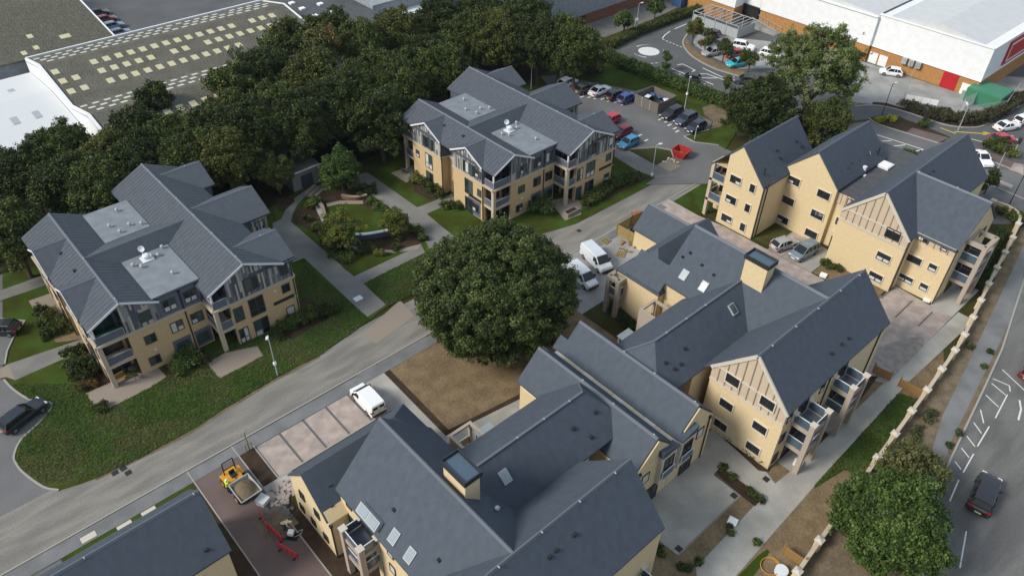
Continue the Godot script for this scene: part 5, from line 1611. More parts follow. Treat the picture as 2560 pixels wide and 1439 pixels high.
	for x in [-3.4, 2.4]:
		for z in [-5.5, -2.7, 0.0, 2.7, 5.5]:
			cm.box(x - 0.06, 0, z - 0.06, x + 0.06, 2.6, z + 0.06)
	for z in [-5.5, -2.7, 0.0, 2.7, 5.5]:
		cm.bar(Vector3(-3.4, 2.6, z), Vector3(2.4, 2.6, z), 0.1, 0.1)
	for x in [-3.4, 2.4]:
		cm.bar(Vector3(x, 2.6, -5.5), Vector3(x, 2.6, 5.5), 0.1, 0.1)
	obj("cage_frame", cm, M.galv, cg)
	var cp := MB.new()
	cp.box(-3.38, 0.1, -5.4, -3.34, 2.0, 5.4)
	cp.box(-3.3, 0.1, 5.44, 2.3, 2.0, 5.48)
	obj("cage_panel", cp, M.galv, cg)
	var cr := MB.new()
	for k in 10:
		cr.box(-3.2, 2.58, -5.2 + k * 1.08, 2.2, 2.63, -5.05 + k * 1.08)
	obj("cage_roof", cr, M.galv, cg)
	# green container and fenced compound
	var gc := thing("container", "green shipping container in the fenced compound by the store", "container", Vector3(Vector2(145.35, -35.20).x, 0, Vector2(145.35, -35.20).y), 0.0)
	var gb := MB.new()
	gb.box(-2.6, 0.1, -4.2, 2.6, 2.4, 1.6)
	for k in 16:
		gb.box(-2.66, 0.15, -4.1 + k * 0.36, -2.6, 2.35, -3.9 + k * 0.36)
	obj("body", gb, M.green_paint, gc)
	var gt := MB.new()
	gt.box(-2.5, 2.4, -4.1, 2.5, 2.46, 1.5)
	obj("lid", gt, M.green_paint, gc)


func leaf_mesh() -> ArrayMesh:
	if not cache.has("spray"):
		var r := RandomNumberGenerator.new()
		r.seed = 11
		var mb := MB.new()
		for i in 22:
			var d := Vector3(r.randfn(), r.randfn(), r.randfn()).normalized()
			var p := d * r.randf_range(0.15, 0.55)
			var n := (d + Vector3(r.randfn(), r.randfn() + 0.6, r.randfn()) * 0.6).normalized()
			var x := n.cross(Vector3(r.randfn(), r.randfn(), r.randfn())).normalized()
			var y := n.cross(x)
			var l := r.randf_range(0.13, 0.22)
			var b := l * 0.55
			var v := r.randf_range(0.75, 1.25)
			mb.col(Color(v, v, v))
			mb.quad(p - x * l, p - y * b + n * 0.02, p + x * l, p + y * b - n * 0.02)
		cache.spray = mb.mesh()
	return cache.spray


func foliage(par: Node, called: String, places: Array, tones: Array, lo: float, hi: float) -> MultiMeshInstance3D:
	# places: [position, tone index or -1]
	var mm := MultiMesh.new()
	mm.transform_format = MultiMesh.TRANSFORM_3D
	mm.use_colors = true
	mm.mesh = leaf_mesh()
	mm.instance_count = places.size()
	for i in places.size():
		var p: Vector3 = places[i][0]
		var s := rng.randf_range(lo, hi)
		var b := Basis(Vector3(rng.randfn(), rng.randfn(), rng.randfn()).normalized(), rng.randf() * TAU).scaled(Vector3.ONE * s)
		mm.set_instance_transform(i, Transform3D(b, p))
		var c: Color = tones[places[i][1]]
		var v := rng.randf_range(0.8, 1.2)
		mm.set_instance_color(i, Color(c.r * v, c.g * v, c.b * v))
	var o := MultiMeshInstance3D.new()
	o.multimesh = mm
	o.material_override = M.leaf
	put(o, called, par)
	o.set_meta("kind", "stuff")
	return o


func crown_places(c: Vector3, r: Vector3, n: int, tones: int, clump := 1.0, gap := 0.0, squash := -0.55, lobes := 1.0) -> Array:
	var out := []
	var k := maxi(6, int(n / 22.0))
	var done := 0
	while done < n:
		var d := Vector3(rng.randfn(), rng.randfn(), rng.randfn()).normalized()
		if d.y < squash:
			d.y = -d.y * 0.4
			d = d.normalized()
		var bump := 1.0 + lobes * (-0.14 + 0.14 * sin(d.x * 5.0 + c.x) * cos(d.z * 4.0 + c.z) + 0.06 * sin(d.y * 9.0 + c.x))
		var f := rng.randf_range(0.72, 1.0) if rng.randf() > 0.25 else rng.randf_range(0.35, 0.75)
		var q := c + Vector3(d.x * r.x, d.y * r.y, d.z * r.z) * f * bump
		var tn := rng.randi() % tones
		var cr := clump * rng.randf_range(0.5, 1.1)
		var m := int(22 * (1.0 - gap * rng.randf()))
		for i in m:
			out.append([q + Vector3(rng.randfn() * cr, rng.randfn() * cr * 0.7, rng.randfn() * cr) * 0.6, tn])
		done += 22
	return out


const DARK := [Color(0.026, 0.040, 0.009), Color(0.036, 0.054, 0.011), Color(0.050, 0.070, 0.014), Color(0.030, 0.044, 0.011)]
const MID := [Color(0.042, 0.062, 0.012), Color(0.060, 0.084, 0.016), Color(0.078, 0.100, 0.020), Color(0.050, 0.066, 0.015)]
const BRIGHT := [Color(0.052, 0.090, 0.018), Color(0.070, 0.114, 0.024), Color(0.088, 0.132, 0.030), Color(0.044, 0.074, 0.016)]
const YELLOW := [Color(0.120, 0.135, 0.022), Color(0.160, 0.170, 0.030), Color(0.095, 0.120, 0.020), Color(0.070, 0.100, 0.020)]
const OLIVE := [Color(0.070, 0.082, 0.016), Color(0.092, 0.104, 0.022), Color(0.054, 0.068, 0.014)]
const PALE := [Color(0.095, 0.135, 0.030), Color(0.13, 0.17, 0.048), Color(0.072, 0.105, 0.022), Color(0.19, 0.215, 0.10)]
const RUST := [Color(0.130, 0.080, 0.022), Color(0.085, 0.080, 0.020), Color(0.060, 0.075, 0.018), Color(0.11, 0.10, 0.022)]


func tree(called: String, label: String, at: Vector2, h0: float, r: float, rv: float, n: int, tones: Array, clump := 1.0, gap := 0.0, group := "", lo := 0.9, hi := 1.5, lobes := 1.0) -> Node3D:
	# h0: height of the crown's middle; r, rv: its half width and half height
	var t := thing(called, label, "tree", v3(at), rng.randf() * 0.5, group)
	var tr := MB.new()
	var c := Vector3(0, h0, 0)
	var fork := Vector3(rng.randf_range(-0.3, 0.3), maxf(0.8, h0 - rv * 0.75), rng.randf_range(-0.3, 0.3))
	tr.tube(Vector3.ZERO, fork, 0.045 * r + 0.1, 0.035 * r + 0.06, 8)
	for i in 6:
		var a := TAU * i / 6 + rng.randf()
		var e := c + Vector3(cos(a) * r * 0.62, rng.randf_range(-0.1, 0.55) * rv, sin(a) * r * 0.62)
		var m := fork.lerp(e, 0.5) + Vector3(0, 0.25, 0)
		tr.tube(fork, m, 0.022 * r + 0.04, 0.014 * r + 0.03, 5)
		tr.tube(m, e, 0.014 * r + 0.03, 0.02, 5)
	obj("trunk", tr, M.bark, t)
	foliage(t, "crown", crown_places(c, Vector3(r, rv, r), n, tones.size(), clump, gap, -0.55 if lobes > 0.5 else -0.85, lobes), tones, lo, hi)
	return t


func shrub(called: String, label: String, at: Vector2, r: float, h: float, n: int, tones: Array, group := "", y := 0.1) -> Node3D:
	var t := thing(called, label, "shrub", v3(at, y), 0.0, group)
	var st := MB.new()
	for i in 4:
		var a := TAU * i / 4 + rng.randf()
		st.tube(Vector3.ZERO, Vector3(cos(a) * r * 0.5, h * 0.7, sin(a) * r * 0.5), 0.04, 0.015, 5)
	obj("stem", st, M.bark, t)
	foliage(t, "foliage", crown_places(Vector3(0, h * 0.5, 0), Vector3(r, h * 0.5, r), n, tones.size(), minf(0.6, r * 0.5), 0.1, -0.7), tones, 0.35, 0.75)
	return t


func hedge(label: String, pts: Array, w: float, h: float, dens: float, tones: Array) -> Node3D:
	var t := thing("hedge", label, "hedge", Vector3.ZERO)
	var pl := []
	for i in pts.size() - 1:
		var a: Vector2 = pts[i]
		var b: Vector2 = pts[i + 1]
		var l := a.distance_to(b)
		for k in int(l * dens):
			var p := a.lerp(b, rng.randf())
			var tn := int(absf(sin(p.x * 1.3 + p.y * 0.7)) * 3.99)
			var u := rng.randf_range(-1, 1)
			pl.append([Vector3(p.x + u * w * 0.5 + rng.randfn() * 0.15, h * (1.0 - 0.35 * u * u) * sqrt(rng.randf()) + rng.randfn() * 0.12, p.y + rng.randf_range(-0.5, 0.5) * w), tn])
	foliage(t, "foliage", pl, tones, 0.45, 0.85)
	var st := MB.new()
	for i in pts.size() - 1:
		var n := int(pts[i].distance_to(pts[i + 1]) / 1.5)
		for k in n:
			var p: Vector2 = pts[i].lerp(pts[i + 1], float(k) / n)
			st.tube(v3(p), v3(p, h * 0.7), 0.04, 0.02, 5)
	obj("stem", st, M.bark, t).set_meta("kind", "stuff")
	return t


func trees() -> void:
	tree("round_tree", "huge rounded dark green tree on the bare soil plot in the middle", Vector2(41.99, -47.70), 6.7, 8.9, 6.6, 27000, [Color(0.050, 0.072, 0.018), Color(0.068, 0.094, 0.024), Color(0.088, 0.114, 0.030), Color(0.056, 0.076, 0.024)], 0.6, 0.1, "", 0.5, 0.85, 0.3)
	tree("tall_tree", "tall thin leaved tree in front of the superstore, pale leaf edges", Vector2(113.67, -53.10), 9.0, 8.3, 7.8, 7500, PALE, 0.85, 0.65, "", 0.45, 0.85)
	tree("dense_tree", "dense very dark tree beside the first buff gable", Vector2(101.23, -54.01), 5.6, 5.6, 5.4, 7500, DARK, 0.9, 0.0, "", 0.55, 0.95)
	tree("bushy_tree", "olive green bushy tree between the roofs and the superstore", Vector2(107.76, -46.80), 4.4, 4.2, 4.0, 4200, [Color(0.07, 0.085, 0.020), Color(0.05, 0.068, 0.016), Color(0.09, 0.105, 0.025)], 0.8, 0.1, "", 0.5, 0.9)
	tree("street_tree", "bright green leafy tree outside the garden wall, lower right", Vector2(48.87, -5.66), 4.6, 4.9, 4.0, 7000, BRIGHT, 0.7, 0.1, "", 0.5, 0.9)
	tree("willow_bush", "thin olive willow behind the bright green street tree", Vector2(57.43, -7.12), 2.6, 3.0, 2.3, 750, [Color(0.09, 0.10, 0.030), Color(0.07, 0.082, 0.024), Color(0.11, 0.11, 0.04)], 0.9, 0.5, "", 0.5, 1.0)
	# the wood behind the blocks
	var wood := [
		[Vector2(11.86, -104.95), "dark wood tree at the left edge below the white roofed shed"],
		[Vector2(6.42, -92.28), "dark wood tree at the left edge beside the left block roof"],
		[Vector2(17.32, -107.41), "dark wood tree touching the near edge of the white shed roof"],
		[Vector2(15.11, -98.79), "dark wood tree behind the left end of the left block roof"],
		[Vector2(20.52, -100.87), "wood tree below the end parapet of the factory"],
		[Vector2(17.59, -94.48), "dark wood tree tucked against the left block flat roof"],
		[Vector2(23.78, -98.77), "wood tree above the back ridge of the left block"],
		[Vector2(26.74, -105.49), "wood tree at the factory valley, left of the lone tree top"],
		[Vector2(29.34, -100.35), "wood tree right of the lone tree top by the factory eave"],
		[Vector2(29.54, -94.56), "dark wood tree over the back gable of the left block"],
		[Vector2(34.03, -99.33), "wood tree beside the thin brownish tree"],
		[Vector2(32.97, -92.34), "dark wood tree right of the left block back gable"],
		[Vector2(38.51, -101.73), "wood tree below the light green tree by the rooflights"],
		[Vector2(38.04, -95.20), "dark wood tree above the olive garden tree"],
		[Vector2(48.42, -110.83), "tall wood tree standing before the factory far end"],
		[Vector2(44.47, -97.53), "broad wood tree at the bend of the wood above the garden"],
		[Vector2(56.57, -116.10), "tall wood tree left of the browning crown"],
		[Vector2(44.20, -92.57), "dark wood tree over the grey brick substation"],
		[Vector2(53.46, -102.90), "tall wood tree under the browning crown"],
		[Vector2(64.19, -116.37), "tall wood tree before the flat roofed unit"],
		[Vector2(50.17, -92.73), "dark wood tree behind the full green garden tree"],
		[Vector2(53.84, -93.44), "broad wood tree above the garden path"],
		[Vector2(65.75, -108.93), "tall wood tree before the pale grey pitched unit"],
		[Vector2(60.93, -97.58), "broad dark wood tree left of the second block, upper"],
		[Vector2(54.19, -86.94), "dark wood tree left of the second block, over the lawn"],
		[Vector2(73.17, -109.40), "tall wood tree on the skyline left of the second block"],
		[Vector2(60.76, -91.41), "dark wood tree touching the second block back left eave"],
		[Vector2(70.23, -97.55), "tall wood tree over the second block left ridge"],
		[Vector2(81.80, -109.31), "tall wood tree at the top behind the second block"],
		[Vector2(70.28, -92.61), "dark wood tree against the second block back gable"],
		[Vector2(81.04, -100.20), "tall wood tree over the second block main ridge"],
		[Vector2(90.87, -107.56), "tall wood tree at the top centre left of the clad shed"],
		[Vector2(84.73, -97.15), "dark wood tree over the second block right back gable"],
		[Vector2(90.02, -99.68), "tall wood tree behind the car park street lamp, left"],
		[Vector2(97.52, -102.88), "tall wood tree at the top beside the grey clad shed"],
		[Vector2(89.96, -91.71), "dark wood tree behind the car park street lamp, right"],
		[Vector2(92.87, -89.31), "dark wood tree by the brick base of the clad shed"],
		[Vector2(92.58, -85.20), "small dark wood tree near the long hedge end"],
	]
	for i in wood.size():
		var big: bool = i > 12
		tree("wood_tree", wood[i][1], wood[i][0], 7.2 if big else 6.2, 5.2 if big else 4.4, 5.0 if big else 4.2, 3800, [DARK, MID, MID, DARK, OLIVE, MID, DARK][i % 7], 0.95, 0.15, "trees of the dark wood", 0.55, 1.0)
	tree("wood_tree", "lone tree top standing up before the factory rooflights", Vector2(31.35, -110.18), 7.4, 2.6, 3.6, 520, DARK, 0.8, 0.3, "", 0.9, 1.4)
	tree("wood_tree", "light green tree at the left end of the tall crowns by the rooflights", Vector2(42.64, -108.26), 8.0, 3.6, 4.0, 900, MID, 0.9, 0.35, "", 0.9, 1.4)
	tree("wood_tree", "tree with browning crown high in the wood", Vector2(58.04, -108.10), 10.4, 2.8, 2.0, 420, RUST, 0.9, 0.2, "", 0.9, 1.4)
	tree("wood_tree", "thin brownish tree with bare pale branches above the left block", Vector2(33.16, -99.32), 7.0, 2.4, 3.0, 260, RUST, 0.9, 0.5, "", 0.8, 1.3)
	tree("wood_tree", "dark bushy tree at the right end of the wood by the lawn", Vector2(100.65, -88.82), 2.6, 2.6, 2.4, 650, DARK, 0.8, 0.1)
	# garden trees
	tree("garden_tree", "olive tree left of the grey brick substation", Vector2(38.28, -89.35), 3.4, 2.5, 3.2, 1700, [Color(0.10, 0.122, 0.030), Color(0.08, 0.10, 0.024), Color(0.125, 0.14, 0.036)], 0.6, 0.2, "", 0.42, 0.75)
	tree("garden_tree", "full green tree right of the grey brick substation", Vector2(45.32, -84.32), 3.5, 2.9, 3.2, 2700, BRIGHT, 0.6, 0.05, "", 0.42, 0.75)
	tree("garden_tree", "yellow green tree on the near side of the sunken lawn", Vector2(37.99, -72.71), 2.9, 2.7, 2.2, 1700, YELLOW, 0.6, 0.3, "", 0.38, 0.7)
	tree("garden_tree", "small yellow green tree on the right of the sunken lawn", Vector2(44.42, -70.37), 2.4, 1.7, 1.8, 850, YELLOW, 0.5, 0.3, "", 0.35, 0.65)
	# young trees by the retail roads
	tree("young_tree", "round young tree left of the roundabout in the paved yard verge", Vector2(118.76, -97.07), 3.0, 1.75, 2.2, 420, BRIGHT, 0.5, 0.1, "", 0.7, 1.2)
	tree("young_tree", "round young tree at the top of the verge by the blue container", Vector2(129.33, -97.70), 3.0, 1.75, 2.0, 420, BRIGHT, 0.5, 0.1, "", 0.7, 1.2)
	tree("columnar_tree", "slim upright tree at the hedge end beside the roundabout", Vector2(111.90, -80.53), 2.2, 0.55, 1.9, 160, BRIGHT, 0.35, 0.1, "", 0.6, 1.0)
	tree("columnar_tree", "slim upright tree behind the three dark parked cars", Vector2(111.68, -67.16), 2.3, 0.6, 1.7, 160, YELLOW, 0.35, 0.2, "", 0.6, 1.0)
	tree("young_tree", "yellowing young tree by the goods cage", Vector2(125.61, -84.80), 3.0, 1.6, 2.4, 400, RUST + YELLOW, 0.5, 0.2, "", 0.7, 1.1)
	tree("young_tree", "autumn brown young tree second along the retail bed", Vector2(124.27, -80.84), 2.5, 1.2, 1.7, 260, RUST, 0.5, 0.2, "", 0.7, 1.1)
	tree("young_tree", "green young tree beside the red parked car in the retail bed", Vector2(123.29, -76.06), 2.6, 1.4, 1.9, 330, MID, 0.5, 0.1, "", 0.7, 1.1)
	tree("young_tree", "green young tree at the right end of the retail bed", Vector2(123.27, -70.49), 2.6, 1.5, 1.9, 340, MID, 0.5, 0.1, "", 0.7, 1.1)
	tree("columnar_tree", "upright conical tree beyond the boarded house, by the crossing", Vector2(114.80, -24.00), 2.1, 0.85, 2.0, 260, MID, 0.4, 0.05, "", 0.6, 1.0)
	shrub("conifer_shrub", "light green shrub in the rear lot beside the roof hatch", Vector2(114.08, -35.65), 1.3, 2.4, 260, BRIGHT)
	# hedges
	hedge("dark hedge along the foot of the last balcony tower inside the garden wall", [Vector2(91.5, -16.2), Vector2(99.0, -17.4), Vector2(106.5, -18.4)], 1.6, 1.0, 90, DARK)
	hedge("long leafy hedge between the car park lawn and the retail road", [Vector2(107.46, -93.52), Vector2(107.29, -88.48), Vector2(107.41, -82.72), Vector2(107.78, -77.43), Vector2(108.01, -72.24), Vector2(108.49, -67.04), Vector2(109.05, -62.90)], 2.4, 2.0, 110, BRIGHT + MID)
	hedge("dark clipped hedge along the paved yard and the retail road", [Vector2(111.65, -93.97), Vector2(120.71, -95.22), Vector2(129.39, -95.17), Vector2(138.79, -95.26), Vector2(148.79, -95.36)], 1.6, 1.3, 80, MID)
	hedge("low scrubby hedge below the service yard fence", [Vector2(131.78, -44.79), Vector2(132.27, -41.96), Vector2(132.59, -38.98), Vector2(134.23, -35.95), Vector2(137.21, -33.76), Vector2(142.55, -32.97), Vector2(151.21, -32.76)], 2.2, 1.6, 42, [Color(0.045, 0.050, 0.020), Color(0.060, 0.055, 0.025), Color(0.035, 0.045, 0.016), Color(0.07, 0.06, 0.03)])
	hedge("row of low planting along the front of the gabled house court side", [Vector2(49.8, -23.0), Vector2(49.85, -17.2)], 0.5, 0.55, 26, MID)
	hedge("tall hedge in front of the second block's right bay", [Vector2(68.62, -59.21), Vector2(73.10, -59.88), Vector2(75.88, -60.06), Vector2(79.31, -59.32)], 1.7, 1.2, 60, MID)


func turf(called: String, label: String, poly: Array, n: int, tones: Array, y: float) -> void:
	var pp := PackedVector2Array(poly)
	var lo: Vector2 = poly[0]
	var hi: Vector2 = poly[0]
	for p in poly:
		lo = lo.min(p)
		hi = hi.max(p)
	var out := []
	var f := FastNoiseLite.new()
	f.seed = 21
	f.frequency = 0.16
	while out.size() < n:
		var p := Vector2(rng.randf_range(lo.x, hi.x), rng.randf_range(lo.y, hi.y))
		if Geometry2D.is_point_in_polygon(p, pp) and not paved.any(func(q): return Geometry2D.is_point_in_polygon(p, q)):
			var v := f.get_noise_2d(p.x, p.y) + rng.randf_range(-0.25, 0.25)
			out.append([v3(p, y), 0 if v < -0.12 else (1 if v < 0.12 else 2)])
	var t := Node3D.new()
	put(t, called)
	tag(t, label, "grass")
	t.set_meta("kind", "stuff")
	foliage(t, "tufts", out, tones, 0.16, 0.34)


func garden() -> void:
	var gt := [Color(0.062, 0.112, 0.022), Color(0.078, 0.124, 0.028), Color(0.112, 0.128, 0.044)]
	turf("grass_tufts", "short uneven grass of the curved lawn before the left block", [Vector2(-0.62, -75.01), Vector2(0.10, -71.59), Vector2(1.58, -69.59), Vector2(0.06, -67.99), Vector2(-2.15, -66.74), Vector2(-3.33, -64.24), Vector2(-2.26, -59.94), Vector2(0.35, -58.06), Vector2(3.68, -57.23), Vector2(8.23, -57.19), Vector2(14.27, -57.65), Vector2(20.61, -58.08), Vector2(25.57, -57.96), Vector2(32.88, -59.17), Vector2(32.55, -73.20), Vector2(25.14, -65.88), Vector2(6.90, -65.65), Vector2(4.65, -70.55)], 14000, gt, 0.11)
	turf("grass_tufts", "short grass on the lawn left of the round garden and path", [Vector2(36.39, -65.22), Vector2(44.07, -65.44), Vector2(43.77, -59.34), Vector2(39.03, -59.46), Vector2(35.28, -59.84)], 1800, gt, 0.11)
	turf("grass_tufts", "dark fresh turf in the strip inside the garden wall", [Vector2(51.2, -12.9), Vector2(68.2, -13.3), Vector2(69.0, -11.6), Vector2(55.2, -10.7), Vector2(54.9, -12.0)], 1500, [Color(0.04, 0.085, 0.014), Color(0.055, 0.10, 0.02), Color(0.08, 0.12, 0.03)], 0.08)
	var g1 := "shrubs round the sunken lawn"
	for p in [Vector2(39.57, -83.56), Vector2(37.44, -80.99), Vector2(37.48, -78.54), Vector2(36.83, -75.02), Vector2(36.25, -72.18), Vector2(40.70, -83.88), Vector2(46.33, -81.04), Vector2(46.33, -79.07), Vector2(46.33, -77.13), Vector2(46.32, -75.24), Vector2(46.52, -71.39), Vector2(48.26, -81.42), Vector2(47.69, -82.59), Vector2(47.11, -69.09), Vector2(46.90, -67.52), Vector2(37.77, -70.87), Vector2(38.95, -70.40), Vector2(40.15, -69.92), Vector2(40.63, -68.40), Vector2(44.54, -69.54), Vector2(36.90, -69.98), Vector2(36.59, -71.33), Vector2(42.70, -68.28), Vector2(37.11, -73.09)]:
		shrub("garden_shrub", "leafy shrub in the beds round the sunken lawn", p, rng.randf_range(0.45, 0.8), rng.randf_range(0.6, 1.1), 110, [MID, BRIGHT, MID, YELLOW][rng.randi() % 4], g1)
	var g2 := "shrubs under the second block's left wall"
	for p in [Vector2(54.33, -79.29), Vector2(54.57, -77.58), Vector2(54.81, -75.90), Vector2(54.57, -74.46), Vector2(55.65, -79.89)]:
		shrub("block_shrub", "shrub below the left wall of the block by the car park", p, rng.randf_range(0.7, 1.0), 1.3, 120, [MID, BRIGHT, YELLOW][rng.randi() % 3], g2)
	for p in [Vector2(53.99, -71.53), Vector2(54.92, -70.53)]:
		shrub("block_shrub", "low dark shrub on the lawn left of the huge tree", p, 0.8, 0.9, 100, MID, "shrubs left of the huge tree")
	shrub("laurel_shrub", "big rounded green shrub before the second block's recessed middle", Vector2(62.83, -62.40), 1.7, 1.8, 420, BRIGHT)
	shrub("laurel_shrub", "shrub squeezed in the corner under the second block's middle windows", Vector2(65.67, -63.76), 0.9, 1.4, 150, MID)
	shrub("laurel_shrub", "big shrub between the two front patios of the left block", Vector2(14.40, -66.00), 1.5, 1.5, 380, BRIGHT)
	shrub("laurel_shrub", "lower grey green shrub beside the left block's front patio", Vector2(13.14, -65.76), 1.2, 0.9, 190, PALE)
	shrub("laurel_shrub", "dark shrub by the mobility ramp at the left block's corner patio", Vector2(5.78, -71.67), 1.7, 1.5, 420, DARK)
	shrub("laurel_shrub", "brighter shrub behind the dark shrub at the left block's corner", Vector2(5.52, -73.25), 1.1, 1.2, 200, BRIGHT)
	var g3 := "shrubs at the left block's right end"
	for p in [Vector2(24.99, -63.80), Vector2(26.44, -63.85), Vector2(27.90, -63.94), Vector2(29.12, -63.79), Vector2(30.17, -63.34), Vector2(24.15, -63.65)]:
		shrub("end_shrub", "shrub in the row under the left block's right end wall", p, rng.randf_range(0.8, 1.2), 1.2, 170, [MID, DARK, BRIGHT][rng.randi() % 3], g3)
	var g4 := "shrubs by the left block's far patio"
	for p in [Vector2(5.62, -83.92), Vector2(5.93, -82.53), Vector2(4.98, -81.58), Vector2(6.15, -80.56), Vector2(6.85, -80.40), Vector2(5.05, -79.79)]:
		shrub("patio_shrub", "shrub beside the far patio on the left block's left side", p, rng.randf_range(0.8, 1.2), 1.2, 170, [DARK, MID][rng.randi() % 2], g4)
	hedge("short clipped dark hedge beside the left block's front door path", [Vector2(4.84, -75.62), Vector2(6.61, -75.30)], 0.7, 0.7, 60, DARK)
	var reds := [Color(0.20, 0.035, 0.02), Color(0.12, 0.07, 0.02), Color(0.05, 0.07, 0.02)]
	shrub("flower_pots", "red flowers at the foot of the left block's corner post", Vector2(5.11, -69.70), 0.9, 0.5, 90, reds)
	shrub("flower_pots", "small red plants by the left block's side door path", Vector2(6.88, -75.78), 0.5, 0.5, 40, reds)
	shrub("low_plant", "dark low plant on the lawn corner of the left block's patio", Vector2(4.99, -65.52), 0.7, 0.5, 70, DARK)
	shrub("yellow_shrub", "bright yellow shrub left on the traffic island", Vector2(123.97, -44.58), 0.9, 0.7, 110, [Color(0.40, 0.42, 0.04), Color(0.22, 0.25, 0.03)])
	shrub("yellow_shrub", "bright yellow shrub right on the traffic island", Vector2(126.01, -43.86), 0.85, 0.7, 110, [Color(0.40, 0.42, 0.04), Color(0.30, 0.33, 0.03)])
	shrub("island_shrub", "olive shrub by the dark sign on the traffic island", Vector2(128.21, -39.38), 1.0, 0.9, 140, MID)
	shrub("verge_shrub", "wide shrub behind the red car near the crossing", Vector2(129.17, -28.31), 2.0, 1.6, 420, MID)
	shrub("verge_shrub", "light green shrub beside the crossing poles", Vector2(129.19, -26.62), 1.6, 1.2, 300, YELLOW)
	shrub("verge_shrub", "round olive shrub below the service yard, right of the banner", Vector2(133.16, -38.41), 1.5, 1.7, 300, [Color(0.05, 0.06, 0.02), Color(0.07, 0.075, 0.03)])
	shrub("verge_shrub", "dark shrub outside the curved end of the garden wall", Vector2(111.02, -19.01), 1.8, 1.3, 320, MID)
	for p in [Vector2(67.85, -9.54), Vector2(66.81, -9.57), Vector2(64.82, -9.31), Vector2(63.09, -9.15), Vector2(81.15, -11.20)]:
		shrub("weed_clump", "scrubby weed clump on the bare verge outside the wall", p, 0.7, 0.3, 34, [Color(0.05, 0.065, 0.025), Color(0.075, 0.08, 0.035)], "weeds on the outer verge", 0.04)
	for p in [Vector2(81.98, -9.42), Vector2(79.02, -8.92), Vector2(67.40, -6.77), Vector2(65.43, -6.55)]:
		shrub("weed_clump", "weeds growing in the kerb strip of the main road", p, 0.35, 0.25, 16, DARK, "weeds in the kerb strip", 0.05)
	for p in [Vector2(55.34, -42.14), Vector2(55.40, -41.23), Vector2(55.25, -39.96), Vector2(54.93, -39.12)]:
		shrub("bed_plant", "low green plants in the court behind the glass porch", p, 0.8, 0.4, 90, [Color(0.03, 0.055, 0.012), Color(0.045, 0.07, 0.018)], "plants in the small court", 0.06)
	for p in [Vector2(82.31, -30.41), Vector2(82.22, -29.50), Vector2(82.24, -28.49)]:
		shrub("bed_plant", "low shrub at the foot of the blank boarded gable wall", p, 0.5, 0.6, 70, MID, "shrubs under the boarded gable", 0.08)
	for p in [Vector2(46.25, -19.70), Vector2(46.02, -18.42), Vector2(45.84, -16.57), Vector2(45.77, -15.78), Vector2(46.00, -15.31)]:
		shrub("bed_plant", "ground cover plant in the narrow bed of the front court", p, 0.35, 0.22, 26, MID, "plants in the narrow court bed", 0.07)
	for p in [Vector2(41.18, -15.38), Vector2(35.18, -15.71), Vector2(36.63, -15.50), Vector2(35.04, -18.02), Vector2(41.77, -12.95)]:
		shrub("bed_plant", "weedy plants along the bare bed beside the front walk", p, 0.4, 0.22, 24, MID, "weeds beside the front walk", 0.04)



